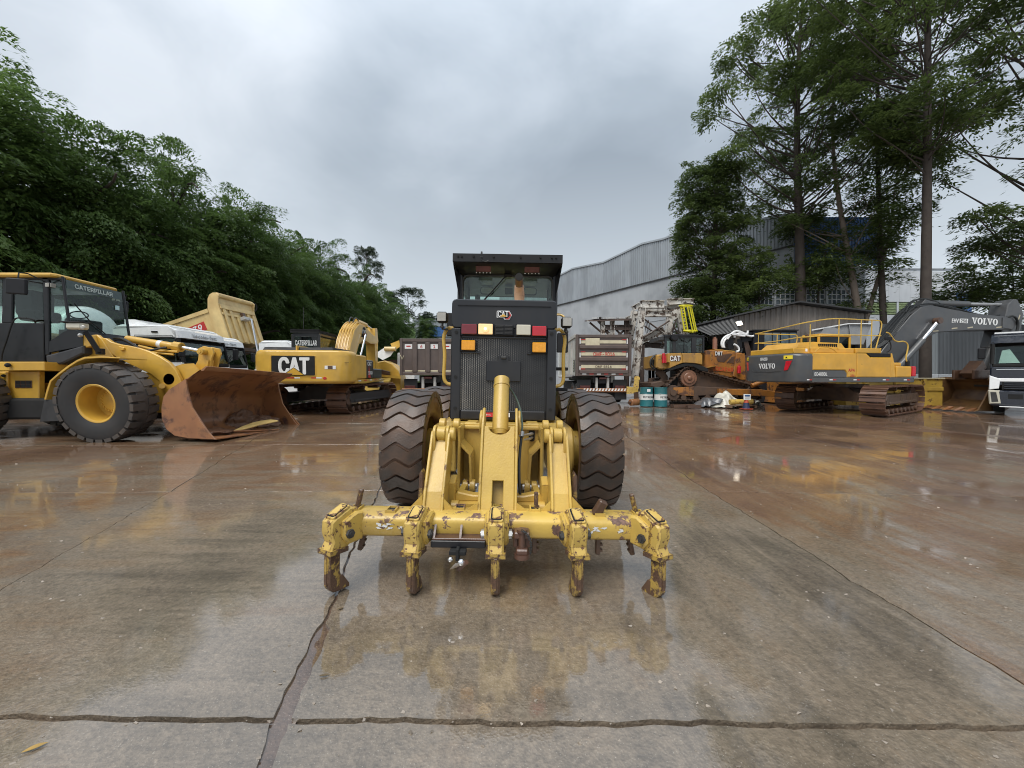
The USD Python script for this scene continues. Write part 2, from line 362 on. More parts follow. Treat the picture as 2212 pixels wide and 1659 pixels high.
# ------------------------------------------------------------------ the yard: wet concrete slabs on a muddy bed
def ground_material(name, tones, shift, film_shift=0.0):
    n = {'g': ('geometry', {}), 'sx': ('separate_xyz', {}),
         'n1': ('noise_texture', {'scale': 0.5, 'detail': 9, 'roughness': 0.66, 'distortion': 0.5}),
         # streaks left by tyres and scrapers: one way on the left, another on the right
         'ms1': ('mapping', {'rotation': (0, 0, math.radians(-38)), 'scale': (0.55, 5.0, 1)}),
         's1': ('noise_texture', {'scale': 1.0, 'detail': 9, 'roughness': 0.66, 'distortion': 0.5}),
         'ms2': ('mapping', {'rotation': (0, 0, math.radians(10)), 'scale': (6.5, 0.8, 1)}),
         's2': ('noise_texture', {'scale': 1.0, 'detail': 9, 'roughness': 0.66, 'distortion': 0.5}),
         'side': ('map_range', {'from_min': -1.8, 'from_max': 1.4, 'clamp': True}), 'st': ('mix_float', {}),
         'far': ('map_range', {'from_min': 1.5, 'from_max': 8.0, 'to_min': 0.0, 'to_max': 0.14, 'clamp': True}),
         'c1': ('math', {'math_type': 'multiply_add', 'value2': 0.66}), 'c2': ('math', {'math_type': 'multiply_add', 'value2': 0.36, 'value3': shift}), 'c3': ('math', {'math_type': 'add'}),
         'cr': ('rgb_ramp', {'ramp': tones}),
         'nf': ('noise_texture', {'scale': 30, 'detail': 6, 'roughness': 0.72}), 'grit': ('voronoi_texture', {'scale': 75, 'randomness': 1.0}), 'spk': ('noise_texture', {'scale': 160, 'detail': 1}),
         'fm': ('map_range', {'from_min': 0.3, 'from_max': 0.7, 'to_min': 0.62, 'to_max': 1.36}), 'ft': ('vector_math', {'math_type': 'scale'}),
         'sm': ('map_range', {'from_min': 0.68, 'from_max': 0.74, 'to_max': 0.55, 'clamp': True}), 'sp': ('mix', {'color2': (0.42, 0.38, 0.32)}),
         # standing water: a smooth film in the hollows, thin over the grit
         'wn': ('noise_texture', {'scale': 0.62, 'detail': 5, 'roughness': 0.55, 'distortion': 0.9}),
         'w1': ('math', {'math_type': 'multiply_add', 'value2': 0.42}),
         # the broad shallow hollow in front of the ripper holds water
         'hm': ('mapping', {'location': (0.05, -0.95, 0), 'scale': (0.46, 0.52, 0)}), 'hl': ('vector_math', {'math_type': 'length'}), 'hw': ('map_range', {'range_type': 'smoothstep', 'from_min': 0.35, 'from_max': 1.15, 'to_min': -0.34, 'to_max': 0.0, 'clamp': True}), 'w2': ('math', {'math_type': 'add'}),
         'dry': ('map_range', {'range_type': 'smoothstep', 'from_min': 0.66 + film_shift, 'from_max': 0.95 + film_shift, 'clamp': True}),
         'cro': ('map_range', {'from_min': 0.0, 'from_max': 1.0, 'to_min': 0.03, 'to_max': 0.22}),
         'cw': ('map_range', {'from_min': 0.0, 'from_max': 1.0, 'to_min': 1.0, 'to_max': 0.62}),
         'hf': ('math', {'math_type': 'multiply_add', 'value2': 0.5}), 'hs': ('math', {'math_type': 'multiply_add', 'value2': 1.6}),
         'b': ('bump', {'distance': 0.010, 'strength': 0.8}),
         'cb': ('bump', {'distance': 0.0045}), 'cbs': ('map_range', {'from_min': 0.0, 'from_max': 1.0, 'to_min': 0.03, 'to_max': 0.60}),
         'p': ('principled_bsdf', {'roughness': 0.62, 'specular_ior_level': 0.3, 'coat_ior': 2.0})}
    l = [('g.position', x + '.vector') for x in ('n1', 'ms1', 'ms2', 'nf', 'grit', 'spk', 'wn', 'sx')]
    l += [('ms1.vector', 's1.vector'), ('ms2.vector', 's2.vector'), ('sx.x', 'side.value'), ('side.result', 'st.fac'), ('s1.fac', 'st.a'), ('s2.fac', 'st.b'),
          ('n1.fac', 'c1.value1'), ('st.result', 'c2.value1'), ('c2.value', 'c1.value3'), ('c1.value', 'c3.value1'), ('sx.y', 'far.value'), ('far.result', 'c3.value2'), ('c3.value', 'cr.fac'),
          ('nf.fac', 'fm.value'), ('cr.color', 'ft.vector1'), ('fm.result', 'ft.scale'), ('spk.fac', 'sm.value'), ('ft.vector', 'sp.color1'), ('sm.result', 'sp.fac'), ('sp.color', 'p.base_color'),
          ('st.result', 'w1.value1'), ('wn.fac', 'w1.value3'), ('g.position', 'hm.vector'), ('hm.vector', 'hl.vector1'), ('hl.value', 'hw.value'), ('w1.value', 'w2.value1'), ('hw.result', 'w2.value2'), ('w2.value', 'dry.value'), ('dry.result', 'cro.value'), ('cro.result', 'p.coat_roughness'), ('dry.result', 'cw.value'), ('cw.result', 'p.coat_weight'),
          ('grit.distance', 'hf.value1'), ('nf.fac', 'hf.value3'), ('st.result', 'hs.value1'), ('hf.value', 'hs.value3'), ('hs.value', 'b.height'), ('b.normal', 'p.normal'),
          ('hs.value', 'cb.height'), ('dry.result', 'cbs.value'), ('cbs.result', 'cb.strength'), ('cb.normal', 'p.coat_normal')]
    return mat(name, n, l)
TONES = [(0.30, (0.060, 0.046, 0.034)), (0.42, (0.115, 0.091, 0.065)), (0.52, (0.195, 0.154, 0.110)), (0.585, (0.175, 0.125, 0.080)), (0.655, (0.160, 0.090, 0.045)), (0.78, (0.100, 0.050, 0.027))]
m_slab = ground_material('wet_concrete', TONES, -0.02)
m_slab2 = ground_material('wet_concrete_muddy', TONES, 0.01)
m_slab3 = ground_material('wet_worn_aggregate', TONES, 0.055, -.05)
m_mud = ground_material('wet_mud', [(0.3, (0.055, 0.034, 0.024)), (0.55, (0.105, 0.066, 0.045)), (0.7, (0.135, 0.085, 0.055)), (0.85, (0.09, 0.046, 0.026))], 0.04, .02)

yard = Thing('yard_ground', kind='structure')
bed = MB(); yb = [-60, SL0, SL1, 900]
bed.add([(x, y, float(gz(y)) - 0.026) for y in yb for x in (-400, 400)], [(2 * k + a, 2 * k + b, 2 * k + c) for k in range(3) for a, b, c in ((0, 1, 3), (0, 3, 2))])
yard.part('mud_bed', bed, m_mud, smooth=False)
def wob(a, b, amp, seed, step=0.06):
    a, b = np.asarray(a, float), np.asarray(b, float); L = np.linalg.norm(b - a); n = max(int(L / step), 2)
    t = np.linspace(0, 1, n + 1)[:, None]; p = a + (b - a) * t; nr = np.array([-(b - a)[1], (b - a)[0]]) / L
    w = meshkit.fbm(np.column_stack([p * 2.2, np.full(n + 1, seed)]), 5, seed) - 0.5
    w += 0.5 * (meshkit.fbm(np.column_stack([p * 14, np.full(n + 1, seed)]), 2, seed + 9) - 0.5)
    return p + nr * (w * amp * np.minimum(1, np.minimum(t[:, 0], 1 - t[:, 0]) * 12))[:, None]
cols = [lambda y: -8.6 - 0.55 * y, lambda y: -5.3 - 0.47 * y, lambda y: -2.36 - 0.392 * y, lambda y: -0.585 - 0.225 * y, lambda y: 2.25 + 0.06 * y, lambda y: 5.2 + 0.2 * y, lambda y: 8.6 + 0.3 * y]
rows = [-1.6, 1.575, 5.0, 8.2, 11.6, 15.2]
def slab_edge_gap(i, y):      # half the joint at longitudinal joint i: mud-filled and wide near the camera
    return (0.028 if y < 1.5 else 0.038 if y < 2.2 else 0.010) if i == 3 else 0.007
for r in range(len(rows) - 1):
    for c in range(len(cols) - 1):
        y0, y1 = rows[r], rows[r + 1]
        sk = lambda x, k: rows[k] - 0.018 * max(x - 1.0, 0) * (1 if k == 1 else 4) + (0.03 * x if k > 1 else 0.0)
        pts = []
        xa0, xb0, xa1, xb1 = cols[c](y0), cols[c + 1](y0), cols[c](y1), cols[c + 1](y1)
        A, B, C, D = (xa0, sk(xa0, r)), (xb0, sk(xb0, r)), (xb1, sk(xb1, r + 1)), (xa1, sk(xa1, r + 1))
        step = 0.05 if r < 2 else 0.2
        e0, e2 = wob(A, B, 0.05, 31 + r, step), wob(D, C, 0.05, 31 + r + 1, step)
        e1, e3 = wob(B, C, 0.07, 71 + c + 1, step), wob(A, D, 0.07, 71 + c, step)
        g = 0.009
        e0 = e0 + [0, g]; e2 = e2 - [0, g + (0.007 if r == 0 else 0) * 1]
        e1 = e1 - np.column_stack([[slab_edge_gap(c + 1, q) for q in e1[:, 1]], np.zeros(len(e1))])
        e3 = e3 + np.column_stack([[slab_edge_gap(c, q) for q in e3[:, 1]], np.zeros(len(e3))])
        cor = [np.array([p_[0] + sx_ * (slab_edge_gap(c if sx_ > 0 else c + 1, p_[1])), p_[1] + sy_ * (g if sy_ > 0 else g + .007 * (r == 0))])[None] for p_, sx_, sy_ in ((A, 1, 1), (B, -1, 1), (C, -1, -1), (D, 1, -1))]
        poly = np.vstack([cor[0], e0[1:-1], cor[1], e1[1:-1], cor[2], e2[::-1][1:-1], cor[3], e3[::-1][1:-1]])
        pg = shapely.Polygon(poly).buffer(0)
        if pg.geom_type != 'Polygon': pg = max(pg.geoms, key=lambda q: q.area)
        dz = 0.0015 * ((r * 5 + c * 3) % 4)
        v, f = MB().prism(np.array(pg.exterior.coords)[:-1], -0.06, dz, 'z', ch=0.0 if r < 2 else 0.002).arr()
        v[:, 2] += SLOPE * (v[:, 1] - SL0) * (r >= 2)
        yard.part('concrete_slab', MB().add(v, f), m_slab3 if c >= 4 and r > 0 else m_slab if (c in (2, 3) and r < 2) or r == 0 else m_slab2, smooth=20)

jm = MB(); ys_ = np.linspace(-1.6, 2.7, 90); nz_ = lambda s: meshkit.fbm(np.column_stack([ys_ * 3, ys_ * 0, ys_ * 0 + s]), 4) - .5
V_ = []
for u in (-1, -.4, .4, 1):
    V_.append(np.column_stack([np.array([cols[3](y) for y in ys_]) + u * .06, ys_, -.006 - .006 * abs(u) + .012 * nz_(3 + u)]))
V_ = np.array(V_).transpose(1, 0, 2).reshape(-1, 3)
yard.part('joint_mud', jm.add(V_, [(4 * i + j, 4 * i + j + 1, 4 * i + j + 5, 4 * i + j + 4) for i in range(89) for j in range(3)]), m_mud, smooth=60)
# ------------------------------------------------------------------ far hill
def hill_mesh():
    xs, ys = np.linspace(-70, 60, 66), np.linspace(52, 170, 60)
    X, Yg = np.meshgrid(xs, ys)
    Z = 13.0 * np.clip((Yg - 56) / 28, 0, 1) ** 1.2 * np.clip((26 - np.abs(X + 16)) / 14, 0, 1)
    Z += 1.6 * (meshkit.fbm(np.stack([X * .1, Yg * .1, X * 0], -1)) - 0.5) * np.clip((Yg - 56) / 10, 0, 1) - 0.05
    V = np.stack([X, Yg, Z], -1).reshape(-1, 3); n = len(xs); F = []
    for j in range(len(ys) - 1):
        for i in range(n - 1): F.append((j * n + i, j * n + i + 1, j * n + n + i + 1, j * n + n + i))
    return MB().add(V, F)
m_grass = plain('hill_grass', (0.055, 0.095, 0.022), 0.8, var=0.5, scale=1.2, bump=0.6, bscale=6)
single('hill', hill_mesh(), m_grass, kind='structure', smooth=True)

def bank_mesh():
    xs, ys = np.linspace(-75, -24, 26), np.linspace(-5, 75, 41); X, Yg = np.meshgrid(xs, ys)
    Z = 6.5 * np.clip((-24 - X) / 9, 0, 1) ** .8 + 1.5 * (meshkit.fbm(np.stack([X * .15, Yg * .15, X * 0 + 4], -1)) - .5) * (X < -24.5) + .2
    n = len(xs); return MB().add(np.stack([X, Yg, Z], -1).reshape(-1, 3), [(j * n + i, j * n + i + 1, j * n + n + i + 1, j * n + n + i) for j in range(len(ys) - 1) for i in range(n - 1)])
single('embankment', bank_mesh(), plain('dark_undergrowth', (0.03, 0.05, 0.018), 0.9, var=0.6, scale=1.5, bump=0.8, bscale=5), kind='structure', smooth=True)
# ------------------------------------------------------------------ buildings
def rib_panel(a, b, z0a, z1a, z0b, z1b, nrib, depth=0.035, out=(0, -1, 0)):
    """One corrugated sheet from a to b (x, y); bottoms and tops given at both ends."""
    a, b = np.asarray(a, float), np.asarray(b, float); o = np.asarray(out, float)
    T = []
    for k in range(nrib): T += [(k, 0), (k + .35, 0), (k + .5, 1), (k + .85, 1)]
    T.append((nrib, 0)); P0, P1 = [], []
    for t, h in T:
        t /= nrib; p = a + (b - a) * t; q = np.array([p[0], p[1], 0]) + o * depth * h
        P0.append(q + [0, 0, z0a + (z0b - z0a) * t]); P1.append(q + [0, 0, z1a + (z1b - z1a) * t])
    n = len(P0); F = [(i, i + 1, n + i + 1, n + i) for i in range(n - 1)]
    # a back face gives the sheet a thickness
    B0 = [p - o * 0.01 for p in (P0[0], P0[-1], P1[-1], P1[0])]
    m = MB().add(P0 + P1, F); m.add(B0, [(0, 3, 2, 1)]); return m
def sheet_mat(name, lo, hi, rough=0.4, metal=0.25, stain=(0.2, 0.2, 0.2), st=0.3):
    n = {'tc': ('geometry', {}), 'oi': ('object_info', {}), 'm': ('mapping', {'scale': (1.2, 1.2, 0.25)}),
         'n': ('noise_texture', {'scale': 1.3, 'detail': 7, 'roughness': 0.65}), 'n2': ('noise_texture', {'scale': 0.5, 'detail': 5}),
         'w': ('white_noise_texture', {'dimensions': '3D'}),
         'a': ('math', {'math_type': 'multiply_add', 'value2': 0.5}), 'q': ('math', {'math_type': 'multiply_add', 'value2': 0.16, 'value3': 0.17}),
         'r': ('rgb_ramp', {'ramp': [(0.3, lo), (0.7, hi)]}), 'sr': ('map_range', {'from_min': 0.5, 'from_max': 0.75, 'to_max': st, 'clamp': True}), 'x': ('mix', {'color2': stain}),
         'p': ('principled_bsdf', {'roughness': rough, 'metallic': metal})}
    l = [('tc.position', 'm.vector'), ('m.vector', 'n.vector'), ('tc.position', 'n2.vector'), ('oi.location', 'w.vector'),
         ('oi.random', 'q.value1'), ('n.fac', 'a.value1'), ('q.value', 'a.value3'), ('a.value', 'r.fac'), ('n2.fac', 'sr.value'), ('sr.result', 'x.fac'), ('r.color', 'x.color1'), ('x.color', 'p.base_color')]
    return mat(name, n, l)
m_galv = sheet_mat('weathered_grey_cladding', (0.22, 0.24, 0.26), (0.40, 0.43, 0.46))
m_blue_clad = sheet_mat('blue_cladding', (0.03, 0.09, 0.26), (0.05, 0.14, 0.36), metal=0.0)
m_shed_clad = sheet_mat('brown_grey_cladding', (0.095, 0.080, 0.068), (0.22, 0.19, 0.165), metal=0.1, stain=(0.06, 0.05, 0.045), st=0.5)
m_fence_clad = sheet_mat('dark_grey_cladding', (0.05, 0.055, 0.06), (0.115, 0.125, 0.135), metal=0.1, stain=(0.03, 0.03, 0.03), st=0.4)
m_fence_pale = sheet_mat('pale_grey_panel', (0.16, 0.18, 0.19), (0.24, 0.26, 0.27), metal=0.1)
m_conc_wall = sheet_mat('stained_concrete_wall', (0.29, 0.31, 0.33), (0.41, 0.43, 0.45), rough=0.85, metal=0.0, stain=(0.13, 0.14, 0.15), st=0.55)
m_white_wall = sheet_mat('pale_building_wall', (0.50, 0.53, 0.56), (0.62, 0.65, 0.68), rough=0.7, metal=0.0, stain=(0.4, 0.42, 0.44), st=0.3)
m_frame_white = plain('white_window_frame', (0.66, 0.68, 0.7), 0.5)
m_pane = plain('far_window_pane', (0.10, 0.13, 0.15), 0.08, var=0.3, spec=0.8)
m_roof = plain('dark_roof_sheet', (0.035, 0.035, 0.036), 0.55, var=0.4, scale=2)

# big grey factory: its long wall recedes to the left
fac = Thing('factory_building', 'large grey factory with corrugated cladding over a concrete wall and stepped roofline', 'building')
wdir = np.array([-0.674, 1.0]); w0 = np.array([19.2, 26.3]); wout = np.array([-1.0, -0.674, 0]) / math.hypot(1, .674)
roofl = [(26.3, 13.1), (28.7, 13.6), (31.6, 14.6), (34.6, 14.5), (36.5, 14.75), (40.5, 14.25), (44.4, 14.75), (46.7, 14.45), (52, 14.4), (57, 14.5)]
rz = lambda y: np.interp(y, [a for a, _ in roofl], [b for _, b in roofl])
jz = lambda y: 10.95 + 0.03 * math.sin(y)
yy = 26.3
P = lambda y: w0 + wdir * (y - 26.3)
while yy < 57:
    y2 = yy + 0.95
    fac.part('cladding_sheet', rib_panel(P(y2), P(yy), jz(y2) - 0.05 * (int(yy * 7) % 3), rz(y2), jz(yy) - 0.05 * (int(yy * 7) % 3), rz(yy), 5, 0.05, wout), m_galv, smooth=False)
    yy = y2
for a, b in ((26.3, 30.5), (30.5, 36), (36, 42.5), (42.5, 50), (50, 57)):
    q = [np.r_[P(a), 0], np.r_[P(b), 0]]; th = -wout * 0.35
    m = MB(); v = []
    for p in q:
        for o in (wout * -0.02, th):
            for z in (0, 10.9): v.append(p + o + [0, 0, z])
    fac.part('concrete_wall', m.hull(v), m_conc_wall, smooth=False)
m = MB()
for (a, za), (b, zb) in zip(roofl[:-1], roofl[1:]):
    A, B = np.r_[P(a), za], np.r_[P(b), zb]
    m.hull([A + wout * .12 + [0, 0, -.12], A - wout * .1 + [0, 0, -.12], A + wout * .12 + [0, 0, .04], A - wout * .1 + [0, 0, .04], B + wout * .12 + [0, 0, -.12], B - wout * .1 + [0, 0, -.12], B + wout * .12 + [0, 0, .04], B - wout * .1 + [0, 0, .04]])
fac.part('roof_trim', m, m_galv, smooth=False)
m = MB(); A, B = np.r_[P(26.3), 10.88], np.r_[P(57), 10.88]
m.hull([A + wout * .1, A - wout * .05, A + wout * .1 + [0, 0, .09], A - wout * .05 + [0, 0, .09], B + wout * .1, B - wout * .05, B + wout * .1 + [0, 0, .09], B - wout * .05 + [0, 0, .09]])
fac.part('drip_flashing', m, m_dark, smooth=False)
m = MB()
for a, b, z in ((30, 41, 7.2), (34, 50, 5.6), (37, 39.5, 6.4)):
    A, B = np.r_[P(a), z], np.r_[P(b), z]
    m.hull([A + wout * .012, A - wout * .05, A + wout * .012 + [0, 0, .05], A - wout * .05 + [0, 0, .05], B + wout * .012, B - wout * .05, B + wout * .012 + [0, 0, .05], B - wout * .05 + [0, 0, .05]])
fac.part('pour_line', m, m_conc_wall, smooth=False)
# end wall towards the right, blue above
x = 19.25
while x < 24.2:
    fac.part('blue_cladding_sheet', rib_panel((x, 26.4), (x + 0.98, 26.4), 9.6, 12.9, 9.6, 12.9, 5, 0.05), m_blue_clad, smooth=False); x += 0.98
for k in range(9): fac.part('louvre', MB().box((21.7, 26.3, 8.3 + k * 0.14), (5, 0.12, 0.05), R=rotm(25)), m_white_wall)
fac.part('end_wall', MB().bx(19.3, 24.2, 26.4, 27.0, 0, 9.55), m_white_wall, smooth=False)
# long body and roof behind the walls
b4 = [P(26.9) - wout[:2] * .4, P(56.9) - wout[:2] * .4, P(56.9) + np.array([14, 9]), np.array([24.2, 27.1])]
fac.part('hall_body', MB().prism(b4, 0, 12.6, 'z'), m_conc_wall, smooth=False)

# window annex in front of it
ann = Thing('window_annex', 'pale low annex with rows of white gridded windows behind the corrugated shed', 'building')
ann.part('wall', MB().bx(14.6, 22.7, 25.7, 26.2, 0, 8.3), m_white_wall, smooth=False)
ann.part('parapet', MB().bx(14.5, 22.8, 25.6, 26.25, 8.31, 8.45, 0.02), m_galv)
for wx0, wx1 in ((14.8, 15.85), (15.95, 17.3), (17.5, 19.1), (19.25, 20.75), (20.95, 22.45)):
    w = ann.part('window', MB().bx(wx0, wx1, 25.62, 25.69, 6.72, 7.72), m_pane)
    fr = MB()
    for u in np.linspace(wx0, wx1, 6): fr.bx(u - .025, u + .025, 25.57, 25.615, 6.7, 7.74)
    for z in (6.72, 7.08, 7.4, 7.72): fr.bx(wx0, wx1, 25.565, 25.61, z - .025, z + .025)
    ann.part('window_frame', fr, m_frame_white, parent=w, smooth=False)
for px_ in (15.9, 17.4, 19.17, 20.85, 22.58): ann.part('pier', MB().bx(px_ - .06, px_ + .06, 25.52, 25.695, 0, 8.29), m_white_wall)

wb = Thing('white_building', 'pale flat-roofed warehouse with louvred windows behind the tall trunks', 'building')
for k in range(9): wb.part('wall_panel', MB().bx(30.2 + k * 1.0, 31.19 + k * 1.0, 34.0, 34.3, 8.75, 11.6 - 0.02 * k, 0.01), m_white_wall, smooth=False)
wb.part('parapet', MB().bx(30.1, 39.4, 33.95, 34.35, 11.61, 11.72), m_galv)
wb.part('wall', MB().bx(30.2, 39.2, 34.05, 34.3, 0, 7.6), m_white_wall)
m_louvre = plain('pale_green_louvre', (0.36, 0.45, 0.24), 0.5, var=0.3)
for k in range(7):
    x0 = 30.35 + k * 1.28
    w = wb.part('window', MB().bx(x0, x0 + 1.05, 34.12, 34.2, 7.65, 8.7), m_louvre)
    for j in range(7): wb.part('louvre', MB().box((x0 + .525, 34.06, 7.74 + j * .14), (1.02, .09, .025), R=rotm(35)), m_louvre, parent=w)
    wb.part('pier', MB().bx(x0 - .2, x0 - .03, 34.02, 34.28, 7.61, 8.74), m_white_wall)
wb.part('blue_corner_panel', MB().bx(39.3, 40.6, 34.0, 34.3, 6.5, 9.6, .02), m_blue_clad)
wb.part('body', MB().bx(30.3, 40.5, 34.31, 42, 0, 11.5), m_white_wall, smooth=False)

# far shed on the hill
fs = Thing('far_shed', 'distant grey metal shed with a blue door on the green hill', 'shed')
for k in range(14):
    x0 = -19.0 + k * 1.0
    if k < 1: fs.part('cladding_sheet', rib_panel((x0, 75), (x0 + .98, 75), 11.5, 13.6, 11.5, 13.6, 4, .06), m_galv, smooth=False)
    elif k < 6: fs.part('cladding_sheet', rib_panel((x0, 75), (x0 + .98, 75), 12.55, 13.6, 12.55, 13.6, 4, .06), m_galv, smooth=False)
    else: fs.part('cladding_sheet', rib_panel((x0, 75), (x0 + .98, 75), 10.6, 13.55, 10.6, 13.55, 4, .06), m_galv, smooth=False)
fs.part('door', MB().bx(-17.95, -13.05, 75.1, 75.2, 10.6, 12.5), m_blue_clad)
fs.part('roof', MB().bx(-19.4, -4.8, 74.8, 82, 13.62, 13.75), m_galv)
fs.part('body', MB().bx(-18.9, -5.1, 75.3, 81.8, 8, 13.5), m_galv, smooth=False)

# shed with the low gable
sh = Thing('corrugated_shed', 'low gabled shed of brown grey vertical corrugated sheets behind the excavator', 'shed')
gable = [(10.1, 4.67), (12.5, 5.27), (16.1, 6.05), (20.3, 5.5)]
gable_z = lambda x: np.interp(x, [a for a, _ in gable], [b for _, b in gable])
x = 12.5
while x < 20.2:
    x2 = min(x + 0.30, 20.2); sh.part('cladding_sheet', rib_panel((x, 22), (x2, 22), 0, gable_z(x) - .06, 0, gable_z(x2) - .06, 1, 0.05), m_shed_clad, smooth=False); x = x2 + .004
for (xa, za), (xb, zb) in zip(gable[:-1], gable[1:]):
    n_ = max(int((xb - xa) / 0.5), 1)
    for k in range(n_):
        u0, u1 = xa + (xb - xa) * k / n_, xa + (xb - xa) * (k + 1) / n_ - 0.004
        v = [(u, y, gable_z(u) + d) for u in (u0, u1) for y in (21.55, 25.3) for d in (-.03, .05)]
        sh.part('roof_sheet', MB().hull(v), m_roof, smooth=False)
# slanting skirt of the lean-to and its dark inside
v0, v1 = np.array((10.15, 21.7, 4.6)), np.array((12.45, 21.7, 5.2)); b0, b1 = np.array((10.75, 20.9, 4.05)), np.array((12.45, 20.9, 4.25))
for k in range(9):
    t0, t1 = k / 9, (k + 1) / 9 - .01
    pts = [v0 + (v1 - v0) * t0, v0 + (v1 - v0) * (t0 + t1) / 2 + [0, -.04, 0], v0 + (v1 - v0) * t1, b0 + (b1 - b0) * t1, b0 + (b1 - b0) * (t0 + t1) / 2 + [0, -.04, 0], b0 + (b1 - b0) * t0]
    sh.part('awning_sheet', MB().add(pts + [p + np.array([0, .03, .0]) for p in pts], [(0, 5, 4, 1), (1, 4, 3, 2), (6, 7, 10, 11), (7, 8, 9, 10)]), m_roof, smooth=False)
sh.part('side_wall', MB().bx(12.40, 12.48, 22.0, 25.2, 0, 5.15), m_shed_clad)
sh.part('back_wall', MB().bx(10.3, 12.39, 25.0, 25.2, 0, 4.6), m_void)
sh.part('post', MB().bx(10.3, 10.45, 21.8, 21.95, 0, 4.55), m_dark)
sh.part('rear_wall', MB().bx(12.5, 20.2, 25.1, 25.2, 0, 5.2), m_shed_clad)
fl = Thing('floodlight', 'lit rectangular floodlight on the corner of the corrugated shed', 'lamp', (12.75, 21.75, 4.85))
m_lamp = plain('lit_lamp_glass', (0.9, 0.85, 0.75), 0.3, emis=((1.0, 0.86, 0.66), 1.3))
fl.part('housing', MB().box((0, .05, 0), (.52, .1, .3), .02, R=rotm(-20, -12)), m_zinc)
fl.part('lens', MB().box((0, -.02, -.02), (.47, .03, .25), .01, R=rotm(-20, -12)), m_lamp)
fl.part('bracket', MB().tube([(0, .08, 0), (0, .25, .12)], .02), m_dark)
single('junction_box', MB().bx(12.58, 12.70, 21.86, 21.96, 4.05, 4.45, .01), m_white, 'small white electrical box under the floodlight', 'box')

# dark grey fence on a low wall, right
fe = Thing('corrugated_fence', 'tall dark grey corrugated fence on a concrete base behind the trunk', 'fence')
x = 20.3
k = 0
while x < 33:
    x2 = x + 0.62
    fe.part('fence_sheet', rib_panel((x, 21.2), (x2, 21.2), 2.0, 4.75, 2.0, 4.75, 3, .035), m_fence_pale if k == 4 else m_fence_clad, smooth=False); x = x2 + .006; k += 1
for k in range(4): fe.part('base_block', MB().bx(20.2 + k * 3.2, 23.37 + k * 3.2, 21.1, 21.5, 0, 1.98, .015), m_conc_wall)
fe.part('backing', MB().bx(20.3, 33, 21.23, 21.29, 2, 4.6), m_fence_clad)
# ------------------------------------------------------------------ trees
def leaf_mat(name, lo, mid, hi, trans=0.3):
    n = {'g': ('geometry', {}), 'oi': ('object_info', {}), 'n': ('noise_texture', {'scale': 0.55, 'detail': 3}),
         'a': ('math', {'math_type': 'multiply_add', 'value2': 0.45}), 'b': ('math', {'math_type': 'multiply_add', 'value2': 0.55}),
         'q': ('math', {'math_type': 'multiply', 'value2': 0.18}),
         'r': ('rgb_ramp', {'ramp': [(0.15, lo), (0.52, mid), (0.95, hi)]}),
         'p': ('principled_bsdf', {'roughness': 0.42, 'specular_ior_level': 0.35}), 't': ('translucent_bsdf', {}), 'm': ('mix_closure', {'fac': trans})}
    l = [('g.position', 'n.vector'), ('oi.random', 'q.value1'), ('g.random_per_island', 'a.value1'), ('q.value', 'a.value3'), ('n.fac', 'b.value1'), ('a.value', 'b.value3'), ('b.value', 'r.fac'),
         ('r.color', 'p.base_color'), ('r.color', 't.color'), ('p.BSDF', 'm.closure1'), ('t.BSDF', 'm.closure2')]
    return mat(name, n, l, surface='m.closure')
m_leaf_l = leaf_mat('feathery_leaves', (0.038, 0.074, 0.022), (0.115, 0.185, 0.048), (0.235, 0.315, 0.085), 0.55)
m_leaf_r = leaf_mat('gum_leaves', (0.040, 0.066, 0.020), (0.115, 0.158, 0.044), (0.215, 0.26, 0.075), 0.60)
m_leaf_f = leaf_mat('far_leaves', (0.030, 0.046, 0.026), (0.055, 0.080, 0.040), (0.10, 0.13, 0.07), 0.2)
m_bark = worn('grey_brown_bark', (0.050, 0.038, 0.031), (0.022, 0.017, 0.015), amount=0.5, wear_soft=0.25, rough=0.85, scale=5, bumpy=.9, dirt=(0.085, 0.07, 0.058), dirt_amt=0.5, coat=0.0)
m_bark_pale = worn('pale_bark', (0.16, 0.125, 0.10), (0.07, 0.05, 0.04), amount=0.5, wear_soft=0.25, rough=0.85, scale=2, dirt=(0.2, 0.17, 0.14), dirt_amt=0.5, coat=0.0)
def leaves(C, T, N, L, W):
    """Kite-shaped leaves at C along T with face normal near N; L, W arrays."""
    T = T / np.maximum(np.linalg.norm(T, axis=1, keepdims=True), 1e-9)
    S = np.cross(N, T); S /= np.maximum(np.linalg.norm(S, axis=1, keepdims=True), 1e-9)
    L, W = L[:, None], W[:, None]
    n = len(C); V = np.empty((n, 4, 3))
    V[:, 0] = C - T * L * .5; V[:, 1] = C + S * W * .5 - T * L * .05; V[:, 2] = C + T * L * .5; V[:, 3] = C - S * W * .5 - T * L * .05
    i = np.arange(n)[:, None] * 4
    F = np.vstack([i + [0, 1, 2], i + [0, 2, 3]])
    return V.reshape(-1, 3), F
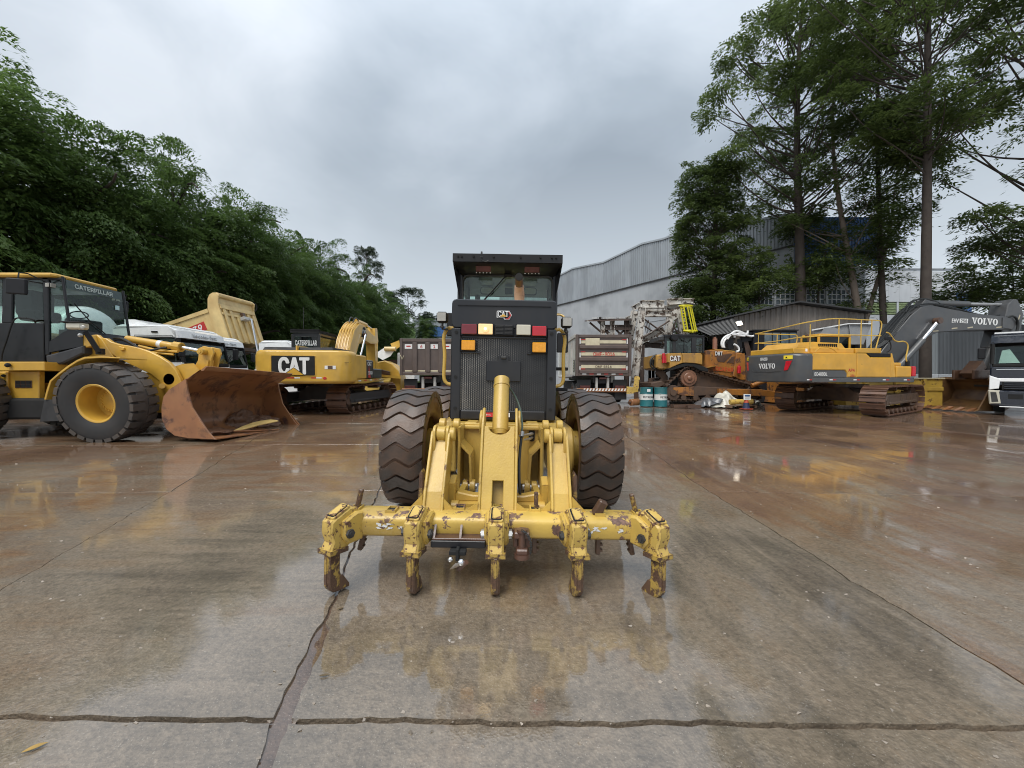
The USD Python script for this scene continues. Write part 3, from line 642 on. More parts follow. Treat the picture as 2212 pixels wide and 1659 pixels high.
def pad(rg, base, out, length, width, n, droop, leaf, wide):
    """A drooping bough: leaves along an arc that leaves base in direction out and bends down."""
    out = out / np.linalg.norm(out)
    lat = np.cross(out, [0, 0, 1.0]); lat = lat / max(np.linalg.norm(lat), 1e-6)
    s = rg.random(n) ** 0.75; t = rg.normal(0, 0.5, n); t = np.clip(t, -1.1, 1.1)
    wloc = width * (0.35 + 0.65 * np.sin(np.pi * np.clip(s * 0.9 + 0.1, 0, 1)))
    C = base + out * (s * length)[:, None] + lat * (t * wloc)[:, None]
    drop = droop * length * (0.75 * s ** 2.2 + 0.30 * np.abs(t) ** 2) + rg.exponential(0.16, n) * (0.5 + s)
    C[:, 2] -= drop
    T = out * 1.0 + lat * (t * 0.7)[:, None] + np.array([0, 0, -1.0]) * (0.35 + 1.2 * s)[:, None] * droop + rg.normal(0, 0.35, (n, 3))
    N = np.array([0, 0, 1.0]) * 1.0 + out * (0.5 + s)[:, None] * 0.6 + rg.normal(0, 0.45, (n, 3))
    return leaves(C, T, N, leaf * rg.uniform(.6, 1.35, n), wide * rg.uniform(.6, 1.3, n))
def crown_pads(seed, npads, rx, ry, zc, rzv, low, per, length, width, droop, leaf, wide, inner=0.35, flat=1.0):
    rg = np.random.default_rng(seed); m = MB()
    k = 0
    while k < npads:
        d = rg.normal(0, 1, 3); d /= np.linalg.norm(d)
        if d[2] < low: continue
        rad = rg.uniform(0.45, 1.0) ** 0.6 * (0.82 + 0.36 * meshkit.fbm(d[None] * 2.3 + seed, 3, seed)[0])
        p = np.array([d[0] * rx, d[1] * ry, zc + d[2] * rzv]) * [rad, rad, 1] + [0, 0, (rad - 1) * d[2] * rzv]
        o = np.array([d[0], d[1], max(d[2] * 0.5, -0.05) * flat + 0.12])
        m.add(*pad(rg, p - o * length * 0.45, o, length * rg.uniform(.7, 1.25), width * rg.uniform(.7, 1.25), int(per * rg.uniform(.7, 1.3)), droop * rg.uniform(.7, 1.3), leaf, wide)); k += 1
    # thin filling near the limbs
    n = int(npads * per * inner)
    d = rg.normal(0, 1, (n, 3)); d /= np.linalg.norm(d, axis=1, keepdims=True); r = rg.random(n)[:, None] ** .5 * .75
    C = d * r * [rx, ry, rzv] + [0, 0, zc]; C = C[C[:, 2] > zc + low * rzv]
    m.add(*leaves(C, rg.normal(0, 1, C.shape) + [0, 0, -.5], rg.normal(0, .7, C.shape) + [0, 0, 1], leaf * rg.uniform(.8, 1.6, len(C)), wide * rg.uniform(.9, 1.9, len(C))))
    return m
def limbs(rg, h0, h1, reach, count, r0, up=0.45):
    out = []
    for k in range(count):
        z = h0 + (h1 - h0) * (k + rg.random()) / count; a = k * 2.4 + rg.uniform(-.5, .5); R = reach * rg.uniform(.6, 1.0)
        e = np.array([math.cos(a), math.sin(a), 0])
        out.append(bez([[0, 0, z], e * R * .35 + [0, 0, z + R * up * .55], e * R * .75 + [0, 0, z + R * up * .9] + rg.normal(0, .2, 3), e * R + [0, 0, z + R * up * .85]], 8))
    return out
UsdGeom.Scope.Define(stage, '/World/Looks/tree_kinds')
def tree_class(name, trunk, limb_list, crown, m_leaf, m_b):
    p = f'/World/Looks/tree_kinds/{name}'
    c = stage.CreateClassPrim(p); c.SetTypeName('Xform')
    put(p + '/trunk', trunk, m_b, 60)
    for k, (pts, r) in enumerate(limb_list):
        put(p + '/' + ('limb' if k == 0 else f'limb_{k:03d}'), MB().tube(pts, np.linspace(r, r * .3, len(pts)), 6), m_b, 60)
    put(p + '/crown', crown, m_leaf, False)
    return p
def plant_tree(cls, name, label, cat, loc, rz=0, sc=1.0, group=None, lean=(0, 0)):
    path = '/World/' + numbered('/World', name)
    x = UsdGeom.Xform.Define(stage, path)
    x.GetPrim().GetReferences().AddInternalReference(cls); x.GetPrim().SetInstanceable(True)
    x.AddTranslateOp().Set(Gf.Vec3d(*map(float, loc))); x.AddRotateXYZOp().Set(Gf.Vec3f(float(lean[0]), float(lean[1]), float(rz)))
    x.AddScaleOp().Set(Gf.Vec3f(*np.broadcast_to(sc, 3).astype(float).tolist()))
    tag(x.GetPrim(), label, cat, group); return path
def feathery(seed, H=17.0):
    rg = np.random.default_rng(seed)
    tr = bez([[0, 0, 0], [.2, .1, H * .25], [-.2, .2, H * .5], [.1, 0, H * .85]], 10)
    lb = [(p, .16) for p in limbs(rg, H * .15, H * .8, 4.2, 10, .16)]
    cr = crown_pads(seed, 165, 4.3, 4.3, H * .56, H * .44, -0.93, 310, 2.3, 1.15, 0.62, 0.21, 0.086)
    # a few boughs reaching beyond the outline
    for k in range(12):
        a = rg.uniform(0, 6.28); z = H * rg.uniform(.45, .86); e = np.array([math.cos(a), math.sin(a), .35])
        cr.add(*pad(rg, np.array([math.cos(a) * 2.6, math.sin(a) * 2.6, z]), e, 3.0, .6, 260, .55, .19, .07))
    return tree_class('feathery_tree', MB().tube(tr, np.linspace(.34, .08, 10), 9), lb, cr, m_leaf_l, m_bark) if seed == 11 else tree_class(f'feathery_tree_{seed}', MB().tube(tr, np.linspace(.34, .08, 10), 9), lb, cr, m_leaf_l, m_bark)
F1, F2, F3 = feathery(11), feathery(12), feathery(13)
row = [(-24.0, 15.5, 1.0), (-22.8, 20.3, .96), (-22.2, 25.2, .98), (-21.6, 30.0, 1.0), (-21.4, 35.0, .97), (-21.2, 40.3, 1.0), (-21.3, 45.8, .96), (-21.0, 51.5, 1.0), (-20.6, 57.5, .95), (-20.3, 63.5, .9)]
where = ['nearest of the feathery trees, cut by the frame above the loader cab', 'second feathery tree of the row, rising over the loader windscreen', 'third feathery tree of the row, above the white truck cab', 'feathery tree right behind the cream tipper body',
         'feathery tree just past the raised tipper body', 'feathery tree behind the black excavator cab roof', 'feathery tree behind the bent yellow excavator boom', 'feathery tree left of the far gum tree crown', 'last but one feathery tree, dark and small with distance', 'farthest feathery tree of the row, beside the hill']
for k, (x, y, s) in enumerate(row):
    plant_tree((F1, F2, F3)[k % 3], 'feathery_tree', where[k], 'tree', (x, y, 0), k * 77, s, 'row of feathery trees on the left')
for k, (x, y) in enumerate([(-29.5, 18), (-28.5, 24.5), (-28, 31.5), (-27.5, 38.5), (-27, 46), (-26.5, 54)]):
    plant_tree((F2, F3, F1)[k % 3], 'rear_tree', ['dark tree in the second row behind the nearest feathery trees', 'second row tree seen through gaps above the loader cab', 'second row tree behind the white trucks', 'second row tree behind the cream tipper', 'second row tree behind the yellow excavator', 'farthest tree of the second row'][k], 'tree', (x, y, 0), 40 + k * 91, .92, 'second row of trees on the left')
for k, (x, y, s) in enumerate([(-19.3, 17.5, .22), (-19.5, 22, .25), (-19.2, 27, .2), (-19.3, 33, .24), (-19, 39.5, .22), (-18.8, 47, .25), (-18.5, 55, .2)]):
    plant_tree((F3, F1, F2)[k % 3], 'shrub', ['low shrub under the nearest feathery tree', 'low shrub behind the loader cab', 'low shrub behind the white truck', 'low shrub under the tipper body trees', 'low shrub beyond the tipper', 'low shrub behind the yellow excavator', 'far low shrub at the end of the row'][k], 'shrub', (x, y, 0), k * 60, (s * 1.5, s * 1.5, s), 'shrubs under the left trees')

# gum trees: bare trunks, clumps of leaves at the ends of the limbs, sky between
def gum(name, seed, H, trunk_pts, r0, clumps, m_b, leaf=0.215, wide=0.085, per=330, csize=1.25, limb_from=0.35, extra=None, mleaf=None):
    """clumps: (x, y, z, size) centres; each hangs on a limb from the trunk."""
    rg = np.random.default_rng(seed)
    tr = bez(trunk_pts, 14); lb = []; cr = MB()
    zs = tr[:, 2]
    for (x, y, z, s) in clumps:
        c = np.array([x, y, z]); s = s * csize
        R = math.hypot(x - np.interp(z, zs, tr[:, 0]), y - np.interp(z, zs, tr[:, 1]))
        zb = max(z - R * rg.uniform(.5, .95) - .3, H * .12); zb = min(zb, zs[-1])
        b = np.array([np.interp(zb, zs, tr[:, 0]), np.interp(zb, zs, tr[:, 1]), zb])
        mid = b + (c - b) * .5 + [0, 0, -R * .08] + rg.normal(0, .18, 3)
        lb.append((bez([b, mid, c + [0, 0, -s * .1]], 7), max(.022, r0 * .17 * min(1, .4 + R / 5))))
        for q in range(5):
            d = rg.normal(0, 1, 3); d /= np.linalg.norm(d); d[2] = d[2] * .55 + .1
            pc = c + d * s * rg.uniform(.25, .75)
            o = np.array([d[0], d[1], .25])
            cr.add(*pad(rg, pc - o * s * .5, o, s * 1.15, s * .62, int(per / 5 * s * s), .5, leaf, wide))
    if extra: extra(rg, cr, lb)
    return tree_class(name, MB().tube(tr, np.linspace(r0, r0 * .22, 14) ** 1.0, 10), lb, cr, mleaf or m_leaf_r, m_b)
def clump_set(seed, n, prof, cx=0, cy=0, squash=.8):
    """Random clump centres; prof(z01) -> radius; returns (x, y, z, size)."""
    rg = np.random.default_rng(seed); o = []
    zlo, zhi = prof[0][0], prof[-1][0]
    while len(o) < n:
        z = rg.uniform(zlo, zhi); R = np.interp(z, [a for a, _ in prof], [b for _, b in prof])
        a = rg.uniform(0, 6.28); r = R * rg.uniform(.12, 1) ** .55
        o.append((cx + r * math.cos(a), cy + r * math.sin(a) * squash, z, rg.uniform(.75, 1.25)))
    return o
Adef = dict(H=27, trunk_pts=[[0, 0, 0], [.1, 0, 8], [-.05, .1, 16], [.2, 0, 25.5]], r0=.36)
T_A = gum('spreading_gum', 21, 27, Adef['trunk_pts'], .36, clump_set(21, 96, [(12.0, 1.2), (14, 3.8), (17, 5.7), (21, 6.0), (24.2, 4.2), (26.2, 1.8)]), m_bark, per=400, csize=1.15)
plant_tree(T_A, 'gum_tree', 'tall spreading gum tree with layered crown rising behind the shed roof', 'tree', (18.0, 24.2, 0), 0)
# dense, egg shaped tree left of it
T_L = gum('dense_round_tree', 22, 18, [[0, 0, 0], [0, .1, 6], [.1, 0, 11], [0, 0, 16.5]], .3, clump_set(22, 165, [(2.6, 2.0), (6, 2.8), (10, 2.9), (14, 2.9), (16.4, 2.6), (17.8, 1.5)]), m_bark, per=520, csize=1.05, leaf=.19, wide=.09)
plant_tree(T_L, 'dense_tree', 'dense egg-shaped dark green tree in front of the factory wall', 'tree', (13.2, 25.2, 0), 20, (.86, .86, .90))
T_S = gum('small_round_tree', 23, 9, [[0, 0, 0], [.1, 0, 3], [0, .1, 8]], .14, clump_set(23, 30, [(4.8, 1.1), (6.5, 2.0), (8.6, 1.6), (10.2, .7)]), m_bark, per=330, csize=.95, leaf=.22)
plant_tree(T_S, 'small_tree', 'small leafy tree between the dense tree and the gum trunk', 'tree', (15.3, 23.9, 0), 0, (1.0, 1.0, .98))
plant_tree(T_S, 'small_tree', 'small leafy tree with low boughs just right of the gum trunk', 'tree', (19.5, 24.4, 0), 130, (1.15, 1.0, 1.08))
# the tallest, near, right
T_B = gum('tall_gum', 24, 31, [[0, 0, 0], [.05, 0, 8], [.12, 0, 16], [0, .2, 29]], .25, clump_set(24, 98, [(13, 1.2), (15, 3.4), (17.5, 5.4), (20, 6.6), (25, 6.0), (30, 3.2)]), m_bark, per=400, csize=1.15)
plant_tree(T_B, 'gum_tree', 'tallest gum tree with a thick straight dark trunk before the grey fence', 'tree', (20.6, 19.2, 0), 15)
T_C = gum('slim_gum', 25, 24, [[0, 0, 0], [-.25, 0, 6], [-.5, 0, 12], [-.35, .1, 23]], .2, clump_set(25, 40, [(8, 1.0), (12, 2.6), (17, 3.8), (21, 3.2), (24, 1.4)]), m_bark, per=280, csize=1.15)
plant_tree(T_C, 'gum_tree', 'slim gum tree with a leaning reddish trunk left of the thick trunk', 'tree', (22.0, 22.6, 0), 0)
T_D = gum('forked_gum', 26, 22, [[0, 0, 0], [-.15, 0, 5], [-.9, .1, 10], [-1.6, 0, 20]], .24, clump_set(26, 42, [(7.5, 1.4), (11, 3.4), (15, 4.2), (19, 3.4), (22, 1.5)], cx=-1.2), m_bark_pale, per=280, csize=1.15,
          extra=lambda rg, cr, lb: lb.append((bez([[-.1, 0, 4], [.5, 0, 6.2], [1.5, .1, 9.5], [1.9, 0, 13]], 8), .15)))
plant_tree(T_D, 'gum_tree', 'pale forked gum tree directly right of the shed', 'tree', (20.9, 23.0, 0), 0)
# off the right edge: boughs reach into the picture
T_E = gum('bough_gum', 27, 28, [[0, 0, 0], [0, 0, 9], [.2, 0, 18], [0, 0, 27]], .36, clump_set(27, 88, [(8.5, 2.4), (11.5, 5.0), (14, 6.2), (19, 6.6), (24, 5.6), (27.5, 3)]), m_bark, per=390, csize=1.15)
plant_tree(T_E, 'gum_tree', 'gum tree at the right edge whose boughs hang over the dark truck', 'tree', (26.8, 19.5, 0), 0)
plant_tree(T_S, 'small_tree', 'small tree with dark leaves behind the excavator arm', 'tree', (27.2, 23.2, 0), 60, (1.1, 1.1, .85))
plant_tree(T_S, 'small_tree', 'small tree growing at the right edge behind the fence', 'tree', (30.5, 23.6, 0), 200, (1.25, 1.25, .9))
# far gums
T_F = gum('far_gum', 28, 22, [[0, 0, 0], [.2, 0, 8], [-.2, 0, 20]], .3, clump_set(28, 70, [(8, 3.0), (12, 5.0), (17, 5.6), (20, 4), (22, 2)]), m_bark, per=170, csize=1.5, leaf=.34, wide=.16, mleaf=m_leaf_f)
plant_tree(T_F, 'far_gum_tree', 'distant round gum tree on the skyline above the far shed', 'tree', (-24.8, 92, 3.5), 0, (.9, .9, .93))
plant_tree(T_F, 'far_gum_tree', 'distant gum tree on the skyline, left of the round one', 'tree', (-30.5, 94, 3.5), 100, (.75, .75, .92))
plant_tree(T_F, 'far_gum_tree', 'low distant tree on the skyline beside the grader', 'tree', (-14, 93, 6.5), 220, (1.0, 1.0, .5))
plant_tree(T_F, 'far_gum_tree', 'low distant tree behind the middle of the far shed', 'tree', (-19, 88, 6), 310, (.9, .9, .48))
plant_tree(T_F, 'skyline_gum_tree', 'tall thin gum tree standing above the end of the feathery row', 'tree', (-23.6, 62, 2), 160, (.52, .52, .97))
for k, (x, y, s, z) in enumerate([(-18.6, 66, .42, 3), (-15.6, 70, .40, 7), (-21, 70, .5, 5)]):
    plant_tree((F1, F2, F3)[k], 'hill_bush', ['green bush at the foot of the hill', 'green bush left of the far shed', 'tall bush between the tree row and the far shed'][k], 'bush', (x, y, z), k * 50, (s * 1.2, s * 1.2, s), 'bushes on the hill')
# ------------------------------------------------------------------ tyres, wheels, tracks
def tyre_mats(kind):
    pass
m_tyre_mud = worn('muddy_tyre_rubber', (0.036, 0.027, 0.022), (0.018, 0.014, 0.012), amount=0.45, wear_soft=0.3, dirt=(0.150, 0.078, 0.043), dirt_amt=0.75, rough=0.45, scale=5, coat=0.12, bumpy=.6)
m_tyre_groove = worn('muddy_tyre_groove', (0.13, 0.068, 0.040), (0.05, 0.03, 0.024), amount=0.45, wear_soft=0.3, dirt=(0.17, 0.09, 0.05), dirt_amt=0.6, rough=0.55, scale=4, coat=0.2)
m_tyre = worn('tyre_rubber', (0.020, 0.020, 0.021), (0.035, 0.032, 0.03), amount=0.3, wear_soft=0.3, dirt=(0.05, 0.042, 0.036), dirt_amt=0.5, rough=0.6, scale=3, coat=0.0)
m_tyre_lug = worn('scuffed_tyre_lug', (0.052, 0.046, 0.042), (0.11, 0.085, 0.07), amount=0.42, wear_soft=0.2, dirt=(0.12, 0.085, 0.06), dirt_amt=0.6, rough=0.55, scale=4, coat=0.2)
def carcass(r, w, rb, k=56):
    """Tyre body round the x axis."""
    p = [(rb, -.36 * w), (rb + .03 * r, -.42 * w), (rb + (r - rb) * .35, -.485 * w), (rb + (r - rb) * .6, -.5 * w), (r * .90, -.475 * w), (r * .94, -.43 * w), (r * .955, -.25 * w), (r * .958, 0)]
    p = p + [(a, -b) for a, b in p[-2::-1]]
    return MB().lathe(p, (0, 0, 0), (1, 0, 0), k)
def lugs(r, w, n, frac, fphi, spans=((-1, 1),), samples=9, base=0.93, side=0.0, shoulder=0.035, stagger=0.0, seed=0):
    rg = np.random.default_rng(seed); m = MB(); D = 2 * math.pi / n
    for si, (s0, s1) in enumerate(spans):
        for q in range(n):
            a0 = (q + stagger * si) * D; V = []
            xs = np.linspace(s0, s1, samples); jr = rg.uniform(-.004, .004)
            for s in xs:
                x = s * w / 2; top = r * (1 - shoulder * abs(s) ** 3) + jr; bot = r * base * (1 - 0.035 * abs(s) ** 4)
                c = a0 + fphi(s) * D; h = D * frac / 2
                for rad, dl in ((bot, -h * 1.18), (top, -h), (top, h), (bot, h * 1.18)):
                    V.append((x, rad * math.cos(c + dl), rad * math.sin(c + dl)))
            k = len(xs); F = []
            for i in range(k - 1):
                for j in range(4):
                    j2 = (j + 1) % 4
                    F.append((i * 4 + j, i * 4 + j2, i * 4 + 4 + j2, i * 4 + 4 + j))
            V = np.array(V); n0 = len(V)
            # shoulder buttress running a little down the side wall
            ends = [(0, 1, 2, 3), ((k - 1) * 4 + 3, (k - 1) * 4 + 2, (k - 1) * 4 + 1, (k - 1) * 4)]
            F += [e[::-1] for e in ends] if False else [ends[0][::-1], ends[1][::-1]]
            F = np.array(F)
            # orient outwards
            m.add(V, F[:, ::-1])
    return m
def fix_out(mb):
    v, f = mb.arr(); t = trimesh.Trimesh(v, f, process=False); trimesh.repair.fix_normals(t, multibody=True)
    o = MB(); o.add(t.vertices, t.faces); return o
def dish(rb, w, depth, k=40, hub=0.35, bolts=10, ring=True):
    """Rim: outer flange at x = +w*.4, dish sunk by depth; outside is +x."""
    x1 = .41 * w
    p = [(rb + .012, x1 - .05), (rb + .03, x1), (rb + .012, x1 + .012), (rb - .02, x1), (rb - .035, x1 - .03), (rb - .045, x1 - depth), (rb * hub * 1.25, x1 - depth - .01), (rb * hub * 1.2, x1 - depth + .03), (rb * hub * .8, x1 - depth + .05), (0, x1 - depth + .05)]
    m = MB().lathe(p[::-1], (0, 0, 0), (1, 0, 0), k)
    m.lathe([(rb + .012, -.40 * w), (rb + .012, x1 - .05)][::-1], (0, 0, 0), (1, 0, 0), k)
    b = MB()
    for i in range(bolts):
        a = 2 * math.pi * i / bolts; R = rb * hub * 1.6 if depth < .2 else rb * hub * 1.02
        X = x1 - depth + (.0 if depth < .2 else .035)
        c = np.array([X, R * math.cos(a), R * math.sin(a)]); b.cyl(c - [.02, 0, 0], c + [.022, 0, 0], .014 + rb * .012, k=6)
    return m, b
def wheel_part(T, name, r, w, rb, loc, out, lug_mb, m_body, m_lug, m_rim, depth=.12, parent=None, spin=0.0, label=None, hub=.35, bolts=10):
    node = T.node(name, parent, label, loc=loc, rot=(spin, 0, 0 if out > 0 else 180))
    T.part('tyre', carcass(r, w, rb), m_body, parent=node, smooth=50)
    T.part('tread', lug_mb, m_lug, parent=node, smooth=25)
    d, b = dish(rb, w, depth, hub=hub, bolts=bolts)
    T.part('rim', d, m_rim, parent=node, smooth=40)
    T.part('wheel_bolts', b, m_rim, parent=node, smooth=False)
    return node
def track_path(xa, xb, ra, rb_, n):
    """Points and tangents round two sprockets at (y=xa) and (y=xb); returns arc-length samples of a belt (y, z)."""
    pts = []
    pts += [(xa + ra * math.cos(t), ra + ra * math.sin(t)) for t in np.linspace(math.pi * 1.5, math.pi * .5, 24)]
    pts += [(xb + rb_ * math.cos(t), rb_ + rb_ * math.sin(t)) for t in np.linspace(math.pi * .5, -math.pi * .5, 24)]
    P = np.array(pts + [pts[0]]); d = np.r_[0, np.cumsum(np.linalg.norm(np.diff(P, axis=0), axis=1))]
    s = (np.arange(n) + .5) / n * d[-1]
    return np.column_stack([np.interp(s, d, P[:, 0]), np.interp(s, d, P[:, 1])]), np.column_stack([np.interp(s + .02, d, P[:, 0]), np.interp(s + .02, d, P[:, 1])]), d[-1]
def track(T, xc, ya, yb, R, width, n, m_shoe, m_frame, path_pts=None, grousers=2, rollers=6, sprocket_mat=None, idler_r=None, parent_label=None):
    """A crawler track along y: shoes (each a piece), frame, sprocket, idler, rollers."""
    node = T.node('track', None, parent_label)
    if path_pts is None:
        P, Q, L = track_path(ya, yb, R, R, n)
    else:
        pp = np.array(list(path_pts) + [path_pts[0]], float); d = np.r_[0, np.cumsum(np.linalg.norm(np.diff(pp, axis=0), axis=1))]; L = d[-1]
        s = (np.arange(n) + .5) / n * L
        P = np.column_stack([np.interp(s, d, pp[:, 0]), np.interp(s, d, pp[:, 1])]); s2 = (s + .03) % L
        Q = np.column_stack([np.interp(s2, d, pp[:, 0]), np.interp(s2, d, pp[:, 1])])
    pitch = L / n
    cen = P.mean(0)
    for (y, z), (y2, z2) in zip(P, Q):
        t = np.array([0, y2 - y, z2 - z]); t /= np.linalg.norm(t); nrm = np.cross([1, 0, 0], t)
        if nrm[1] * (y - cen[0]) + nrm[2] * (z - cen[1]) < 0 and path_pts is None: nrm = -nrm
        Rm = np.column_stack([[1, 0, 0], t, nrm])
        if np.linalg.det(Rm) < 0: Rm = np.column_stack([[1, 0, 0], -t, nrm])
        c = np.array([xc, y, z])
        m = MB().box(c - nrm * .012, (width, pitch * .93, .022), R=Rm)
        for g in range(grousers):
            off = pitch * (-.38 + .76 * g / max(grousers - 1, 1)) if grousers > 1 else 0
            m.box(c + t * off + nrm * .012, (width, .018, .035), R=Rm)
        m.box(c - nrm * .05, (width * .28, pitch * .8, .055), R=Rm)
        T.part('track_shoe', m, m_shoe, parent=node, smooth=False)
    return node
# ------------------------------------------------------------------ motor grader seen from behind, ripper down
GX, GY = -0.11, 4.45
G = Thing('motor_grader', 'yellow motor grader seen from behind with a lowered five-tooth ripper and black grille', 'motor grader', (GX, GY, 0.004), 0, rot=(0, 0.8, 0))
def gp(name, mb, m, parent=None, smooth=35, label=None, kind=None):
    v, f = mb.arr(); o = MB().add(v - [0, GY, 0], f)
    return G.part(name, o, m, parent, label, smooth, kind)
def gnode(name, loc, parent=None, label=None, rz=0):
    return G.node(name, parent, label, loc=(loc[0], loc[1] - GY, loc[2]), rot=(0, 0, rz))
m_tine = worn('tine_yellow_worn_to_rust', (0.42, 0.28, 0.06), (0.085, 0.043, 0.025), amount=0.66, wear_soft=0.06, dirt=(0.11, 0.06, 0.033), dirt_amt=0.75, scale=13, coat=0.3, bumpy=.35, edge=.08)
m_tine_rust = worn('tine_bare_steel', (0.105, 0.06, 0.038), (0.05, 0.03, 0.022), amount=0.5, wear_soft=0.2, dirt=(0.17, 0.09, 0.045), dirt_amt=0.6, scale=7, coat=0.4, rough=.38)
m_beam = worn('beam_paint_rubbed_bare', (0.54, 0.365, 0.075), (0.15, 0.085, 0.065), amount=0.44, wear_soft=0.02, dirt=(0.2, 0.11, 0.05), dirt_amt=0.4, scale=6.5, coat=0.25, detail=11)
m_brown_hitch = worn('brown_rusty_hitch', (0.085, 0.042, 0.03), (0.05, 0.027, 0.02), amount=0.5, wear_soft=.2, dirt=(0.12, 0.06, 0.035), scale=8, coat=.35, rough=.35)
m_sticker_w = plain('white_sticker', (0.72, 0.73, 0.73), 0.4, var=.04)
m_red = plain('red_lens', (0.45, 0.008, 0.02), 0.15, var=.1, coat=.5)
m_red_dark = plain('dark_red_lens', (0.16, 0.010, 0.018), 0.15, var=.15, coat=.5)
m_red_old = plain('aged_red_reflector', (0.085, 0.022, 0.018), 0.35, var=.25)
m_amber = plain('amber_lens', (0.72, 0.30, 0.008), 0.2, var=.12, scale=30, coat=.5)
m_clear_lens = plain('clear_lens', (0.50, 0.47, 0.38), 0.15, var=.08, coat=.6)
m_lit_lens = plain('lit_lamp_lens', (0.75, 0.55, 0.3), 0.2, emis=((1.0, 0.62, 0.25), .22))
m_bulb = plain('lit_bulb', (0.95, 0.8, 0.5), 0.3, emis=((1.0, 0.74, 0.36), .9))
m_lamp_face = plain('work_lamp_glass', (0.34, 0.325, 0.29), 0.1, var=.12, scale=30, coat=.6)
m_wrap = worn('frayed_heat_wrap', (0.42, 0.27, 0.19), (0.2, 0.12, 0.09), amount=.5, wear_soft=.3, dirt=(0.5, 0.4, 0.32), scale=14, coat=0, rough=.9)

# ---- rear tyres and tandem drives
TR, TW, TB = 0.65, 0.43, 0.33
_zig = lambda s, p: float(np.interp((1.5 * s + p) % 2, [0, .1, .45, .55, .9, 1.1, 1.45, 1.55, 1.9, 2], [0, .25, .95, .95, .25, -.25, -.95, -.95, -.25, 0]))
wave = lambda s: 0.26 * _zig(s, .16) - .10 * s
wave2 = lambda s: 0.26 * _zig(s, -.16) - .10 * s
lugL = fix_out(lugs(TR, TW, 25, .78, wave, samples=21, base=.895, shoulder=.03, seed=3))
lugR = fix_out(lugs(TR, TW, 25, .78, wave2, samples=21, base=.895, shoulder=.03, seed=5))
for sx in (-1, 1):
    for y, sp in ((4.46, 0), (5.98, 5)):
        n = wheel_part(G, 'wheel', TR, TW, TB, (sx * 1.01, y - GY, TR + float(gz(y))), sx, lugL if sx < 0 else lugR, m_tyre_groove, m_tyre_mud, m_yellow, depth=.16, spin=sp)
    gp('tandem_case', MB().prism(rrect(2.35, .52, .2, 5, 5.22, .66), sx * .60, sx * .76, 'x', ch=.02), m_yellow)
    gp('final_drive_hub', MB().lathe([(0, 0), (.24, 0), (.24, .1), (.2, .12), (.2, .30), (.0, .30)], (sx * .56, 4.46, .65), (sx, 0, 0), 28), m_yellow)
    hb = MB()
    for k in range(16):
        a = 2 * math.pi * k / 16; c = np.array([sx * .57, 4.46 + .215 * math.cos(a), .65 + .215 * math.sin(a)]); hb.cyl(c - [sx * .03, 0, 0], c + [sx * .12, 0, 0], .012, k=6)
    gp('hub_bolts', hb, m_dark, smooth=False)
    gp('drive_flange', MB().bx(sx * .50, sx * .56, 4.15, 4.8, .42, .88, .02), m_yellow)
gp('rear_axle', MB().cyl((-.6, 5.2, .66), (.6, 5.2, .66), .17, k=20), m_yellow)
gp('main_frame', MB().bx(-.36, -.24, 3.7, 8.6, .72, 1.0, .01).bx(.24, .36, 3.7, 8.6, .72, 1.0, .01).bx(-.235, .235, 4.0, 4.1, .74, .98).bx(-.235, .235, 5.6, 5.9, .70, .98), m_yellow)
gp('belly_guard', MB().bx(-.34, .34, 4.3, 6.3, .56, .60, .01), m_dark)
# ---- engine enclosure and radiator grille
hw = .545
gp('engine_hood', MB().prism([(-hw, .99), (hw, .99), (hw, 2.16), (hw - .05, 2.235), (-hw + .05, 2.235), (-hw, 2.16)], 4.03, 5.55, 'y', ch=.01), m_yellow)
gp('hood_bumper_step', MB().bx(-.60, .60, 3.97, 4.6, .935, .985, .01), m_yellow)
n = {'g': ('texture_coordinate', {}), 'm': ('mapping', {'scale': (85, 1, 85)}), 'm2': ('mapping', {'scale': (85, 1, 49)}),
     'sep': ('separate_xyz', {}), 'row': ('math', {'math_type': 'multiply', 'value2': 1 / .0118}), 'fl': ('math', {'math_type': 'floor'}), 'md': ('math', {'math_type': 'modulo', 'value2': 2.0}),
     'sh': ('math', {'math_type': 'multiply', 'value2': .5}), 'cx': ('math', {'math_type': 'multiply', 'value2': 1 / .0136}), 'cs': ('math', {'math_type': 'add'}), 'fx': ('math', {'math_type': 'fraction'}), 'fz': ('math', {'math_type': 'fraction'}),
     'ax': ('math', {'math_type': 'subtract', 'value2': .5}), 'az': ('math', {'math_type': 'subtract', 'value2': .5}), 'x2': ('math', {'math_type': 'power', 'value2': 2.0}), 'z2': ('math', {'math_type': 'power', 'value2': 2.0}), 'aax': ('math', {'math_type': 'absolute'}), 'aaz': ('math', {'math_type': 'absolute'}),
     'd': ('math', {'math_type': 'add'}), 'hole': ('math', {'math_type': 'less_than', 'value2': .15}),
     'wv': ('wave_texture', {'wave_type': 'bands', 'bands_direction': 'x', 'scale': 14.0, 'distortion': .6, 'detail': 3}), 'nz': ('noise_texture', {'scale': 3.0, 'detail': 4}),
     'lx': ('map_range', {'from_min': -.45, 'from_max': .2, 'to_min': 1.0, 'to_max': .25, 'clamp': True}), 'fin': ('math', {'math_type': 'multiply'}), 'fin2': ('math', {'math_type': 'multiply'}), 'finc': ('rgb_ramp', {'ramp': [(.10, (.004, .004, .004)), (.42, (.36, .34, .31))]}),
     'c': ('mix', {'color1': (.022, .023, .026)}), 'p': ('principled_bsdf', {'roughness': .45})}
